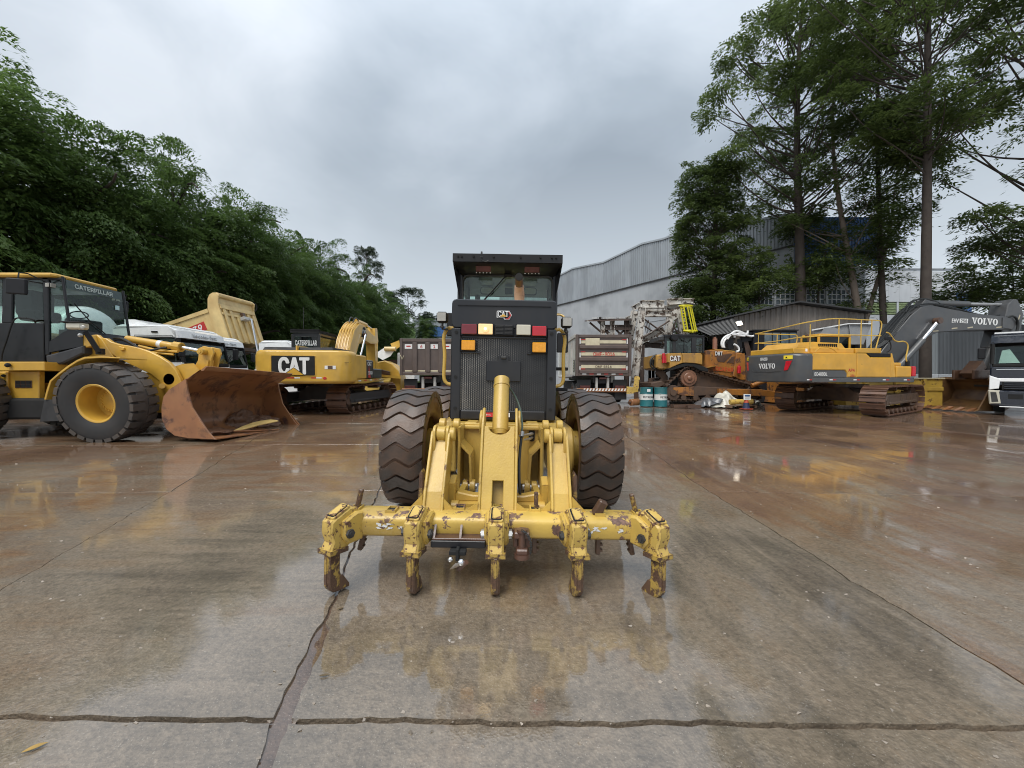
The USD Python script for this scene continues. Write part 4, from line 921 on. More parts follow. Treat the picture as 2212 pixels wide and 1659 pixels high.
l = [('g.object', 'sep.vector'), ('sep.z', 'row.value1'), ('row.value', 'fl.value1'), ('fl.value', 'md.value1'), ('md.value', 'sh.value1'), ('sep.x', 'cx.value1'), ('cx.value', 'cs.value1'), ('sh.value', 'cs.value2'), ('cs.value', 'fx.value1'), ('row.value', 'fz.value1'),
     ('fx.value', 'ax.value1'), ('fz.value', 'az.value1'), ('ax.value', 'aax.value1'), ('az.value', 'aaz.value1'), ('aax.value', 'x2.value1'), ('aaz.value', 'z2.value1'), ('x2.value', 'd.value1'), ('z2.value', 'd.value2'), ('d.value', 'hole.value1'),
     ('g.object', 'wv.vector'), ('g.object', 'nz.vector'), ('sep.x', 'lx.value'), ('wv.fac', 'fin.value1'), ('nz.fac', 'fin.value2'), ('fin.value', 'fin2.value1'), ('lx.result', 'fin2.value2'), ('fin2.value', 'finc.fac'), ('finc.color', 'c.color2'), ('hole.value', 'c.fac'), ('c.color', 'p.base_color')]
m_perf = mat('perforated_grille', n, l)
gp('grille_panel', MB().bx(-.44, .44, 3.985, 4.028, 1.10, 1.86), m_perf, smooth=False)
fr = MB(); B = 3.945
fr.prism(rrect(1.085, .30, .045, 3, 0, 2.095), B + .02, 4.028, 'y', ch=.012)      # smooth top
fr.bx(-.5425, -.44, B + .01, 4.03, 1.005, 1.945, .012).bx(.44, .5425, B + .01, 4.03, 1.005, 1.945, .012).bx(-.438, .438, B + .01, 4.03, 1.005, 1.10, .01)
gp('grille_frame', fr, m_black)
gp('lamp_shelf', MB().bx(-.438, .438, B + .02, 4.027, 1.862, 1.943, .004), m_black_dull)
for z in (1.685, 1.845): gp('grille_bar', MB().bx(-.438, .438 if z > 1.7 else -.24, B + .022, 3.983, z, z + .02, .004), m_black)
gp('grille_bar', MB().bx(.24, .438, B + .022, 3.983, 1.685, 1.705, .004), m_black)
for sx in (-1, 1):
    for z in (1.12, 1.44, 1.90):
        gp('panel_bolt', MB().cyl((sx * .49, B + .0, z), (sx * .49, B + .02, z), .017, k=12), m_void)
gp('blank_plate', MB().prism([(-.175, 1.405), (.175, 1.405), (.175, 1.612), (.055, 1.612), (.055, 1.665), (-.055, 1.665), (-.055, 1.612), (-.175, 1.612)], B + .015, 3.983, 'y', ch=.004), m_black)
gp('plate_lamp', MB().bx(-.028, .028, B - .02, B + .014, 1.632, 1.662, .006), m_dark)
# inner edge line on the smooth top
gp('top_seam', MB().bx(-.48, .48, B + .008, B + .021, 2.175, 2.183), m_black_dull)
def lamp(name, x0, x1, z0, z1, m, label=None, y=None):
    y = B if y is None else y
    b = gp(name, MB().bx(x0 - .012, x1 + .012, y - .004, y + .03, z0 - .012, z1 + .012, .006), m_black_dull, label=label)
    gp('lens', MB().bx(x0, x1, y - .032, y - .006, z0, z1, .01), m, parent=b)
    return b
lamp('tail_lamp', -.432, -.278, 1.878, 1.98, m_red_dark, 'dark red tail lamp')
bl = lamp('reverse_lamp', -.262, -.115, 1.88, 1.985, m_lit_lens, 'lit reversing lamp')
gp('bulb', MB().cyl((-.188, B - .040, 1.932), (-.188, B - .033, 1.932), .034, k=24), m_lit_lens, parent=bl)
gp('bulb_glow', MB().sphere((-.188, B - .043, 1.932), (.016, .008, .016)), m_bulb, parent=bl)
lamp('reverse_lamp', .128, .272, 1.878, 1.982, m_clear_lens, 'unlit clear reversing lamp')
lamp('tail_lamp', .288, .43, 1.872, 1.972, m_red, 'bright red tail lamp')
sp = gp('alarm_speaker', MB().bx(-.098, .098, B - .012, B + .03, 1.868, 1.985, .01), m_black_dull)
for k in range(7):
    z = 1.885 + k * .014
    gp('speaker_slat', MB().bx(-.085, -.006, B - .020, B - .011, z, z + .006).bx(.006, .085, B - .020, B - .011, z, z + .006), m_dark, parent=sp, smooth=False)
lamp('turn_lamp', -.43, -.292, 1.715, 1.815, m_amber)
lamp('turn_lamp', .292, .43, 1.705, 1.805, m_amber)
# maker's badge
bd = gp('badge', MB().prism([(-.075, 2.055), (-.01, 2.055), (.005, 2.035), (.05, 2.035), (.078, 2.082), (.05, 2.128), (-.07, 2.128), (-.078, 2.12), (-.078, 2.06)], B + .010, B + .021, 'y'), m_sticker_w)
gp('badge_field', MB().prism([(-.07, 2.06), (0, 2.06), (.012, 2.04), (.047, 2.04), (.072, 2.082), (.047, 2.123), (-.065, 2.123), (-.072, 2.117)], B + .007, B + .0095, 'y'), m_void, parent=bd)
gp('badge_red', MB().prism([(.025, 2.04), (.047, 2.04), (.072, 2.082), (.047, 2.123), (.036, 2.123), (.058, 2.082), (.036, 2.05), (.0, 2.05)], B + .004, B + .0065, 'y'), plain('badge_red', (.42, .05, .05), .4), parent=bd)
gp('badge_letters', MB().text('CAT', .058, (-.012, B + .0065, 2.094), (1, 0, 0), (0, 0, 1), .003, True, width=.108), m_sticker_w, parent=bd, smooth=False)
gp('badge_triangle', MB().prism([(-.045, 2.066), (.025, 2.066), (-.010, 2.094)], B + .0, B + .0035, 'y'), m_yellow_new, parent=bd, smooth=False)
st = gp('red_sticker', MB().bx(-.225, -.01, B + .004, B + .009, 1.035, 1.08), plain('sticker_red', (.5, .03, .035), .35), smooth=False)
gp('sticker_print', MB().text('sotreq', .011, (-.145, B + .0035, 1.058), (1, 0, 0), (0, 0, 1), .001).cyl((-.172, B + .0035, 1.058), (-.172, B + .003, 1.058), .009, k=14), m_sticker_w, parent=st, smooth=False)
gp('grey_sticker', MB().bx(-.005, .075, B + .004, B + .009, 1.037, 1.08), m_sticker_w, smooth=False)
# ---- lamps on tubes either side
for sx in (-1, 1):
    gp('hand_rail', MB().tube(bez([(sx * .55, 4.12, 1.96), (sx * .60, 4.12, 1.965), (sx * .635, 4.12, 1.92), (sx * .64, 4.12, 1.75), (sx * .64, 4.12, 1.5), (sx * .63, 4.12, 1.4), (sx * .56, 4.12, 1.36)], 22), .019, 10), m_yellow)
    lt = gp('work_lamp', MB().box((sx * .655, 4.06, 2.065 - .03 * (sx > 0)), (.115, .085, .115), .022), m_black_dull)
    zc = 2.065 - .03 * (sx > 0)
    gp('lens', MB().box((sx * .655, 4.012, zc), (.092, .015, .088), .007), m_lamp_face, parent=lt)
    gp('bracket', MB().tube([(sx * .655, 4.07, zc - .06), (sx * .655, 4.07, zc - .12), (sx * .6, 4.1, zc - .12)], .012, 6).sphere((sx * .655, 4.05, zc - .10), .02, 1), m_dark, parent=lt)
gp('lamp_arm', MB().tube(bez([(.55, 4.15, 2.13), (.6, 4.14, 2.13), (.64, 4.1, 2.09)], 8), .011, 8), m_yellow)
for z in (1.535, 1.31): gp('step_bracket', MB().bx(.56, .70, 4.2, 4.28, z, z + .035, .005), m_black_dull)
for x in (-.38, .42): gp('hood_latch', MB().cyl((x, 4.1, 2.236), (x, 4.1, 2.262), .018, .012, k=12), m_yellow)
# exhaust elbow with frayed wrap
ex = bez([(.165, 4.75, 2.2), (.165, 4.75, 2.38), (.16, 4.73, 2.50), (.155, 4.66, 2.59), (.152, 4.52, 2.635)], 14)
gp('exhaust_pipe', MB().tube(ex, .046, 18), m_rust_dark, smooth=50)
d = (ex[-1] - ex[-2]); d /= np.linalg.norm(d)
gp('exhaust_mouth', MB().cyl(ex[-1] - d * .01, ex[-1] + d * .006, .0455, k=20), m_void)
w = gp('heat_wrap', MB().tube(ex[3:10], [.056, .062, .060, .064, .062, .058, .054], 14), m_wrap)
fy = MB()
for k in range(26):
    a = 2 * math.pi * k / 26 * 1.0; c = ex[4] + np.array([math.cos(a) * .055, math.sin(a) * .055, 0]); L_ = random.uniform(.03, .10)
    fy.tube([c, c + [math.cos(a) * .02 + random.uniform(-.01, .01), math.sin(a) * .02, -L_ * .5], c + [math.cos(a) * .018 + random.uniform(-.02, .02), math.sin(a) * .02, -L_]], [.005, .004, .001], 4)
fy.tube(bez([ex[3] + [.03, -.05, 0], ex[3] + [.05, -.06, -.08], ex[3] + [.055, -.06, -.17]], 6), [.012, .011, .01, .008, .006, .003], 5)
gp('frayed_strands', fy, m_wrap, parent=w)
gp('pre_cleaner', MB().lathe([(0, 0), (.12, 0), (.12, .03), (.07, .055), (0, .06)], (.02, 4.95, 2.236), (0, 0, 1), 24), m_black_dull)
# ---- cab
CY0, CY1, CZ0, CZ1 = 5.75, 6.85, 1.35, 3.08
roof = MB().hull([(sx * .775, y, z) for sx in (-1, 1) for y in (5.42, 7.6) for z in (3.09, 3.205)])
cab = gp('cab_frame', MB().bx(-.75, -.66, CY0, CY0 + .09, CZ0, CZ1, .02).bx(.66, .75, CY0, CY0 + .09, CZ0, CZ1, .02).bx(-.75, -.68, CY1 - .07, CY1, CZ0, CZ1, .02).bx(.68, .75, CY1 - .07, CY1, CZ0, CZ1, .02)
         .bx(-.66, .66, CY1 - .07, CY1, 3.045, CZ1).bx(-.655, .655, CY0, CY0 + .09, 2.975, CZ1).bx(-.655, .655, CY0, CY0 + .09, CZ0, 2.1).bx(-.66, .66, CY1 - .07, CY1, CZ0, 1.9)
         .bx(-.75, -.70, CY0 + .1, CY1 - .08, CZ0, 1.75).bx(.70, .75, CY0 + .1, CY1 - .08, CZ0, 1.75).bx(-.75, -.70, CY0 + .1, CY1 - .08, 2.85, CZ1).bx(.70, .75, CY0 + .1, CY1 - .08, 2.85, CZ1), m_black)
gp('cab_roof', roof, m_black_dull)
gp('roof_underside', MB().hull([(sx * .775, 5.425, 3.085) for sx in (-1, 1)] + [(sx * .69, 5.76, 2.985) for sx in (-1, 1)] + [(sx * .775, 7.5, 3.085) for sx in (-1, 1)] + [(sx * .69, 5.8, 3.06) for sx in (-1, 1)]), m_black)
for sx in (-1, 1): gp('roof_side_fairing', MB().hull([(sx * x, y, z) for x, y, z in ((.775, 5.44, 3.08), (.70, 5.76, 2.97), (.70, 5.76, 2.55), (.71, 5.9, 2.5), (.76, 5.9, 3.08))]), m_black)
rb_ = MB()
for x in (-.70, -.65, -.48, -.2, .18, .46, .62, .68): rb_.cyl((x, 5.405, 3.165), (x, 5.42, 3.165), .014, k=8)
gp('roof_bolts', rb_, m_void)
for cx_ in (-.35, .35):
    rf = gp('roof_reflector', MB().box((cx_, 5.535, 3.028), (.215, .02, .085), .004, R=rotm(-70 + 90 - 0)), m_red_old)
    pr = MB()
    for k in range(5):
        for s in (-1, 1):
            pr.sphere((cx_ - .10 + k * .05, 5.525 - s * .012, 3.028 + s * .058), .0075, 1)
    gp('rivets', pr, m_sticker_w, parent=rf)
gp('rear_window', MB().bx(-.655, .655, CY0 + .03, CY0 + .036, 2.1, 2.975), m_glass_pale)
gp('front_window', MB().bx(-.675, .675, CY1 - .03, CY1 - .024, 1.9, 3.045), m_glass_pale)
for sx in (-1, 1): gp('side_window', MB().bx(sx * .72, sx * .726, CY0 + .1, CY1 - .08, 1.75, 2.85), m_glass_pale)
gp('window_seal', MB().tube([(x, CY0 - .004, z) for x, z in rrect(1.345, .92, .09, 5, 0, 2.53)] + [(.6725 - 0, CY0 - .004, 2.9)], .012, 6), m_dark)
for cx_ in (-.36, .37):
    mi = gp('inside_mirror', MB().prism(rrect(.23, .13, .045, 5, cx_, 2.955), 6.53, 6.565, 'y', ch=.006), m_black_dull)
    gp('mirror_glass', MB().prism(rrect(.205, .105, .04, 5, cx_, 2.955), 6.522, 6.528, 'y'), plain('mirror_surface', (.8, .78, .7), .02, metal=1.0, var=.02), parent=mi)
    gp('mirror_stalk', MB().tube([(cx_, 6.56, 3.01), (cx_ - .08 * np.sign(cx_), 6.6, 3.04), (cx_ - .1 * np.sign(cx_), 6.65, 3.06)], .01, 6), m_dark, parent=mi)
gp('monitor', MB().bx(-.055, .075, 6.55, 6.6, 2.905, 3.015, .01), m_dark)
gp('seat_back', MB().prism(rrect(.46, .62, .08, 4, -.02, 1.75), 6.2, 6.33, 'y', ch=.03), m_black_dull)
gp('control_pod', MB().bx(-.55, -.47, 6.4, 6.5, 2.3, 2.86, .02), m_dark)
gp('dashboard', MB().bx(-.18, .22, 6.45, 6.7, 1.6, 2.12, .04), m_black_dull)
gp('wiper', MB().tube([(-.02, 5.70, 2.985), (-.25, 5.715, 2.72), (-.50, 5.715, 2.43)], .009, 6).bx(-.05, .06, 5.69, 5.73, 2.975, 2.995), m_void)
gp('wiper_blade', MB().tube([(-.28, 5.722, 2.70), (-.56, 5.722, 2.38)], .007, 5), m_rubber)
an = gp('beacon_socket', MB().cyl((-.37, 5.44, 3.14), (-.37, 5.44, 3.24), .018, .012, k=12).cyl((-.37, 5.44, 3.15), (-.37, 5.44, 3.165), .03, k=12), m_dark)
gp('cable', MB().tube(bez([(-.37, 5.405, 3.16), (-.365, 5.395, 3.11), (-.32, 5.40, 3.09), (-.27, 5.405, 3.11)], 10), .005, 5), m_hose, parent=an)
gp('mirror_arm', MB().tube(bez([(.70, 5.8, 2.42), (.80, 5.78, 2.43), (.86, 5.76, 2.38), (.87, 5.75, 2.2), (.86, 5.75, 2.1)], 14), .018, 8), m_void)
gp('side_mirror', MB().bx(-.86, -.70, 5.5, 5.55, 2.05, 2.38, .03), m_black_dull)
gp('side_mirror', MB().bx(.74, .90, 5.62, 5.67, 1.85, 2.14, .03), m_black_dull)
gp('cab_platform', MB().bx(-.72, .72, 5.6, 7.6, 1.26, 1.34, .01), m_dark)
# ---- the far, mostly hidden front: frame, blade, front wheels
gp('front_frame', MB().tube(bez([(0, 7.6, 1.2), (0, 8.6, 1.75), (0, 9.6, 1.8), (0, 10.6, 1.3), (0, 11.0, .9)], 16), .16, 8), m_yellow)
gp('blade', MB().prism(arc(9.0, .45, .36, 115, 245, 10) + arc(9.02, .45, .34, 245, 115, 10), -1.75, 1.75, 'x'), m_yellow)
gp('blade_circle', MB().lathe([(.62, 0), (.72, 0), (.72, .1), (.62, .1)], (0, 8.9, .72), (0, 0, 1), 32), m_yellow)
for sx in (-1, 1):
    wheel_part(G, 'front_wheel', TR, .36, TB, (sx * .98, 10.9 - GY, TR + .16), sx, lugL, m_tyre_groove, m_tyre_mud, m_yellow, depth=.1)
gp('front_axle', MB().cyl((-.85, 10.9, .66), (.85, 10.9, .66), .1), m_yellow)

# ---- ripper: mounting plate, links, arms
mp = gp('mount_plate', MB().prism([(-.40, 1.0), (-.40, .52), (-.30, .44), (-.12, .44), (-.05, .60), (.05, .60), (.12, .44), (.30, .44), (.40, .52), (.40, 1.0)], 3.62, 3.66, 'y', ch=.006), m_yellow)
gp('mount_top_flange', MB().bx(-.56, .56, 3.58, 3.98, .95, .985, .008), m_yellow)
gp('hose_port', MB().prism(rrect(.055, .115, .027, 6, .285, .90), 3.600, 3.6195, 'y'), m_void, parent=mp)
gp('hydraulic_couplers', MB().tube([(.20, 3.50, .915), (.262, 3.56, .915), (.29, 3.61, .915)], [.006, .014, .016], 8).tube([(.21, 3.5, .872), (.26, 3.56, .872), (.285, 3.61, .88)], [.006, .014, .016], 8), m_zinc)
for sx in (-1, 1):
    # outer and inner bracket plates
    gp('mount_bracket', MB().prism([(3.28, 1.0), (3.615, 1.0), (3.615, .40), (3.38, .40), (3.32, .45), (3.32, .9)], sx * .345, sx * .368, 'x', ch=.004), m_yellow)
    rib = [(sx * .345, .905), (sx * .345, .86), (sx * .255, .765), (sx * .245, .60), (sx * .245, .43), (sx * .262, .43), (sx * .265, .59), (sx * .276, .755), (sx * .36, .84)]
    V = MB().prism(rib, 3.34, 3.615, 'y', ch=.004)
    gp('bent_gusset', V, m_yellow)
    gp('pin_boss', MB().cyl((sx * .215, 3.38, .475), (sx * .262, 3.38, .475), .062, k=24, ch=.006), m_yellow)
    gp('link_end', MB().cyl((sx * .275, 3.38, .475), (sx * .325, 3.38, .475), .055, k=24, ch=.005), m_yellow_worn)
    gp('link_pin', MB().cyl((sx * .20, 3.38, .475), (sx * .375, 3.38, .475), .026, k=16), m_zinc)
    gp('lower_link', MB().hull([(sx * .275, 3.40, .44), (sx * .325, 3.40, .44), (sx * .275, 3.40, .51), (sx * .325, 3.40, .51), (sx * .31, 2.95, .38), (sx * .36, 2.95, .38), (sx * .31, 2.95, .46), (sx * .36, 2.95, .46)]), m_yellow)
    gp('link_lug', MB().prism([(2.98, .60), (3.10, .64), (3.12, .5), (3.0, .42)], sx * .335, sx * .39, 'x', ch=.006), m_yellow)
    gp('lower_pin_boss', MB().cyl((sx * .30, 2.95, .43), (sx * .36, 2.95, .43), .05, k=20, ch=.005), m_yellow)
    # upper link with its clevis
    gp('upper_link', MB().prism([(3.02, .94), (3.02, 1.01), (3.60, 1.0), (3.60, .90)], sx * .43, sx * .49, 'x', ch=.01), m_yellow)
    gp('upper_link_eye', MB().cyl((sx * .425, 3.06, .975), (sx * .495, 3.06, .975), .055, k=24, ch=.006), m_yellow)
    gp('upper_pin', MB().cyl((sx * .352, 3.06, .97), (sx * .40, 3.06, .97), .055, k=24, ch=.008).cyl((sx * .38, 3.06, .97), (sx * .53, 3.06, .97), .028, k=16), m_yellow)
    for a, b in ((.398, .420), (.500, .522)):
        gp('clevis_plate', MB().prism([(2.98, .86)] + [(3.06 + .065 * math.cos(t), .975 + .065 * math.sin(t)) for t in np.radians(np.linspace(180, -20, 10))] + [(3.16, .80), (3.0, .80)], sx * a, sx * b, 'x', ch=.004), m_yellow)
    for a, b in ((.37, .425), (.495, .55)): gp('mount_clevis', MB().cyl((sx * a, 3.45, 1.005), (sx * b, 3.45, 1.005), .055, k=20, ch=.006), m_yellow)
    # side arm: front plate with flanges, kinked near the beam
    fx = lambda t: sx * t
    A = [(sx * .40, .92), (sx * .52, .92)]
    arm = MB()
    arm.hull([(sx * x, y, z) for x in (.405, .515) for (y, z) in ((3.03, .915), (3.05, .915), (2.80, .585), (2.82, .585))])
    arm.hull([(sx * x, y, z) for x in (.405, .515) for (y, z) in ((2.80, .585), (2.82, .585), (2.735, .44), (2.76, .44))])
    gp('side_arm', arm, m_yellow)
    for a, b in ((.385, .404), (.516, .535)):
        gp('arm_cheek', MB().prism([(3.0, .98), (3.025, 1.0), (3.12, .98), (3.16, .85), (3.0, .55), (2.97, .44), (2.72, .44), (2.775, .59)], sx * a, sx * b, 'x', ch=.004), m_yellow)
    gp('gusset', MB().prism([(sx * .537, .44), (sx * .537, .575), (sx * .66, .445)], 2.755, 2.772, 'y'), m_yellow)
    gp('gusset', MB().prism([(sx * .383, .44), (sx * .383, .545), (sx * .285, .44)], 2.755, 2.772, 'y'), m_yellow)
    gp('gusset', MB().prism([(sx * .138, .44), (sx * .138, .525), (sx * .262, .44)], 2.755, 2.772, 'y'), m_yellow)
    # spare shank top rising behind the arms
    gp('spare_shank', MB().prism([(sx * .55, .40), (sx * .595, .40), (sx * .587, .70), (sx * .572, .725), (sx * .555, .70)], 2.86, 2.95, 'y', ch=.008), m_tine)
    # centre arm cheeks with rounded ears
    gp('centre_arm_cheek', MB().prism([(2.99, 1.05)] + [(3.16 + .10 * math.cos(t), 1.08 + .10 * math.sin(t)) for t in np.radians(np.linspace(150, -30, 10))] + [(3.14, .75), (2.95, .44), (2.74, .44), (2.80, .56)], sx * .122, sx * .142, 'x', ch=.005), m_yellow)
    gp('cylinder_boss', MB().cyl((sx * .143, 3.17, 1.06), (sx * .165, 3.17, 1.06), .10, k=28, ch=.006), m_yellow)
# centre arm front plate: notched on top, slotted below
s_len = .66
tilt = math.atan2(3.02 - 2.765, 1.05 - .44)
poly = [(-.12, 0), (-.04, 0), (-.04, .24), (.04, .24), (.04, 0), (.12, 0), (.12, s_len)] + [(.085 * math.cos(t), s_len - .005 - .065 * math.sin(t)) for t in np.radians(np.linspace(0, 180, 13))] + [(-.12, s_len)]
R_ = rotm(0, 0, 0)
v, f = MB().prism(poly, 0, .02, 'y', ch=.004).arr()
v2 = v.copy(); c, s = math.cos(tilt), math.sin(tilt)
v2[:, 1] = 2.752 + v[:, 1] * c + v[:, 2] * s; v2[:, 2] = .44 + v[:, 2] * c - v[:, 1] * s
gp('centre_arm', MB().add(v2, f), m_yellow)
gp('centre_arm_web', MB().hull([(-.12, 2.87, .46), (.12, 2.87, .46), (-.12, 2.90, .46), (.12, 2.90, .46), (-.12, 3.05, .95), (.12, 3.05, .95), (-.12, 3.08, .95), (.12, 3.08, .95)]), m_yellow)
gp('cross_tube', MB().hull([(x, y, z) for x in (-.36, .36) for y, z in ((2.93, .40), (2.93, .46), (3.02, .40), (3.02, .46))]), m_yellow)
gp('yoke', MB().prism([(-.34, .50), (-.32, .53), (-.2, .505), (.2, .505), (.32, .53), (.34, .50), (.34, .455), (-.34, .455)], 3.00, 3.10, 'y', ch=.01), m_yellow)
# lift cylinder
ca, cb = np.array((0, 3.12, .96)), np.array((0, 3.46, 1.425))
ca = np.array((0, 3.16, .98)); cb = np.array((0, 3.44, 1.425)); u = (cb - ca) / np.linalg.norm(cb - ca)
gp('lift_cylinder', MB().cyl(ca, cb, .067, k=36, ch=.01), m_yellow, smooth=50)
gp('cylinder_collar', MB().lathe([(.066, 0), (.073, .004), (.073, .014), (.066, .018)], cb - u * .095, u, 36), m_yellow)
gp('cylinder_foot', MB().cyl(ca - u * .03, ca + u * .02, .05, .067, k=24), m_yellow)
gp('cylinder_hose', MB().tube(bez([cb - u * .1 + [.07, 0, 0], (.12, 3.42, 1.27), (.17, 3.36, 1.14), (.185, 3.32, 1.02), (.18, 3.28, .95)], 20), .009, 8), plain('green_grey_hose', (.06, .085, .065), .4))
gp('hose_clamp', MB().cyl((.182, 3.29, .97), (.18, 3.27, .93), .022, k=12), m_zinc)
gp('hose', MB().tube(bez([(.18, 3.28, .93), (.165, 3.2, .8), (.16, 3.12, .68), (.165, 3.06, .56), (.17, 3.05, .5)], 16), .012, 8), m_hose)

# ---- ripper beam and its furniture
bp = [(2.63, .335), (2.66, .312), (2.82, .312), (2.85, .335), (2.85, .44), (2.81, .472), (2.68, .472), (2.635, .45), (2.62, .42)]
bm = gp('ripper_beam', MB().prism(bp, -1.06, 1.06, 'x', ch=.01), m_beam, smooth=50)
for x, y in ((-.74, 2.72), (-.27, 2.79), (0, 2.80), (.27, 2.79), (.72, 2.72), (-1.0, 2.74), (1.0, 2.74)):
    fr = MB()
    for a, b, c2, d2 in ((-.036, -.026, -.05, .05), (.026, .036, -.05, .05), (-.0255, .0255, -.05, -.04), (-.0255, .0255, .04, .05)):
        fr.bx(x + a, x + b, y + c2, y + d2, .46, .488)
    pk = gp('socket', fr, m_beam, smooth=False)
    gp('socket_hole', MB().bx(x - .025, x + .025, y - .039, y + .039, .465, .476), m_void, parent=pk, smooth=False)
gp('wedge_block', MB().box((.72, 2.70, .52), (.065, .05, .12), .01, R=rotm(15, 25, 10)), m_rust_dark)
gp('locking_pin', MB().box((-.985, 2.75, .535), (.032, .03, .15), .006, R=rotm(0, 12)), m_tine)
gp('locking_pin', MB().box((.975, 2.75, .535), (.032, .03, .15), .006, R=rotm(0, -14)), m_tine)
gp('locking_pin', MB().box((.28, 2.785, .535), (.03, .03, .13), .006), m_tine)
for x, r_ in ((-.95, 14), (.27, 0), (.72, 0), (.95, -12)):
    t_ = MB().box((x, 2.74, .26), (.034, .045, .16), .006, R=rotm(0, r_))
    for k in range(3): t_.box((x + .02 * np.sign(r_ + .1) - math.sin(math.radians(r_)) * .04 * k, 2.74, .29 - k * .04), (.022, .04, .014), R=rotm(0, r_))
    gp('notched_pin', t_, m_tine_rust)
# white residue where tape was torn off
rg_ = np.random.default_rng(5)
for x0, x1, z, k in ((-.80, -.70, .395, 9), (-.65, -.57, .385, 8), (.60, .70, .39, 10), (.72, .74, .40, 2), (.84, .86, .385, 3)):
    wm = MB()
    for q in range(k):
        cx_, cz_ = rg_.uniform(x0, x1), z + rg_.uniform(-.018, .018); a = np.sort(rg_.uniform(0, 6.28, 7)); R0 = rg_.uniform(.006, .02, 7)
        pl = [(cx_ + R0[i] * 1.3 * math.cos(a[i]), cz_ + R0[i] * .7 * math.sin(a[i])) for i in range(7)]
        p3 = np.array(pl)
        if len(np.unique(np.round(p3, 4), axis=0)) < 7: continue
        # beam front face runs from (2.62, .42) to (2.63, .335)
        yq = 2.62 + (.42 - p3[:, 1]) * (.01 / .085) - .0022 - .0002 * q
        wm.add(np.column_stack([p3[:, 0], yq, p3[:, 1]]), [(0, i, i + 1) for i in range(1, 6)])
    gp('paint_scar', wm, m_sticker_w, parent=bm, smooth=False)
# tine holders, shanks and tips
def holder(mx, yaw, flare):
    node = gnode('tine_holder', (mx, 2.60, 0), rz=yaw)
    q = lambda y, z: (y - 2.63, z)
    prof = [q(2.70, .515), q(2.63, .535), q(2.505, .482), q(2.488, .468), q(2.485, .40), q(2.505, .335), q(2.478, .285), q(2.482, .266), q(2.60, .262), q(2.66, .305), q(2.70, .34)]
    W_ = .052
    m = MB()
    m.prism(prof, -W_, W_, 'x', ch=.012)
    G.part('holder_body', m, m_yellow_tip, parent=node, smooth=40)
    G.part('holder_cheek', MB().prism([q(2.66, .50), q(2.56, .46), q(2.56, .36), q(2.60, .30), q(2.72, .30), q(2.72, .49)], -W_ - .03, W_ + .03, 'x', ch=.014), m_yellow_worn, parent=node, smooth=40)
    G.part('holder_lip', MB().hull([(x * (W_ + .012), q(y, z)[0], z) for x in (-1, 1) for y, z in ((2.475, .262), (2.475, .292), (2.61, .255), (2.61, .285))]), m_tine, parent=node)
    al = math.atan2(.053, .125); Rt = rotm(math.degrees(al))
    c = np.array([0, 2.572 - 2.63, .514])
    G.part('slot_rim', MB().prism(rrect(.094, .142, .02, 4), -.006, .008, 'z', ch=.003, R=Rt, t=c), m_yellow_tip, parent=node)
    G.part('slot_gap', MB().prism(rrect(.074, .122, .016, 4), .0085, .0095, 'z', R=Rt, t=c), m_void, parent=node, smooth=False)
    G.part('shank_top', MB().prism(rrect(.060, .106, .012, 4), .0098, .017, 'z', ch=.003, R=Rt, t=c + [.003, 0, 0]), m_yellow_tip, parent=node)
    G.part('retaining_bolt', MB().cyl((-W_ - .055, -.03, .375), (W_ + .055, -.03, .375), .017, k=12).cyl((-W_ - .05, -.03, .375), (-W_ - .028, -.03, .375), .03, k=6).cyl((W_ + .028, -.03, .375), (W_ + .05, -.03, .375), .03, k=6), m_dark if abs(yaw) > 5 else m_zinc, parent=node)
    tn = gnode('ripper_tine', (mx, 2.575, 0), rz=yaw)
    sh_ = [q(2.505, .275), q(2.505, .085), q(2.515, .04), q(2.545, .008), q(2.60, -.002), q(2.645, .004), q(2.64, .05), q(2.605, .085), q(2.592, .13), q(2.592, .275)]
    th = .029 if abs(yaw) < 5 else .030
    G.part('shank', MB().prism(sh_, -th, th, 'x', ch=.010), m_tine, parent=tn, smooth=40)
    G.part('shank_rib', MB().bx(-.011, .011, q(2.498, 0)[0], q(2.51, 0)[0], .06, .262, .004), m_tine, parent=tn)
    G.part('tip', MB().hull([(x * (.030 if abs(yaw) < 20 else .032), q(y, z)[0], z) for x in (-1, 1) for y, z in ((2.585, .012), (2.585, .10), (2.605, .105), (2.63, .06))] + [(x * .024, q(y, z)[0], z) for x in (-1, 1) for y, z in ((2.665, .0), (2.665, .02), (2.62, -.001))]), m_tine_rust, parent=tn)
for mx, yaw, fl_ in ((-1.02, -28, 0), (-.52, -9, 0), (.005, 0, 0), (.525, 8, 0), (1.025, 28, 0)): holder(mx, yaw, fl_)
# ---- towing gear: black bar with ball on the left, brown clevis on the right
tb = gp('tow_bar', MB().bx(-.43, -.065, 2.545, 2.60, .285, .335, .006), m_black)
gp('tow_bar_shelf', MB().bx(-.42, -.06, 2.545, 2.63, .336, .350, .003), m_brown_hitch, parent=tb)
for x in (-.41, -.235, -.075): gp('stud', MB().hull([(x - .007, 2.55, .35), (x + .007, 2.55, .35), (x - .007, 2.625, .35), (x + .007, 2.625, .35), (x - .007, 2.618, .415), (x + .007, 2.618, .415)]), m_brown_hitch, parent=tb)
gp('ball_bracket', MB().bx(-.30, -.19, 2.50, 2.56, .255, .284, .005).bx(-.255, -.235, 2.49, 2.555, .225, .30, .004), m_void, parent=tb)
bf = MB().sphere((-.215, 2.47, .228), .024, 2).sphere((-.285, 2.47, .245), .018, 2); bf.hull(np.array([(-.29, 2.46, .185), (-.25, 2.45, .23), (-.19, 2.46, .235), (-.20, 2.48, .205), (-.27, 2.49, .175)]) + 0)
gp('tow_ball', bf, m_chrome, parent=tb)
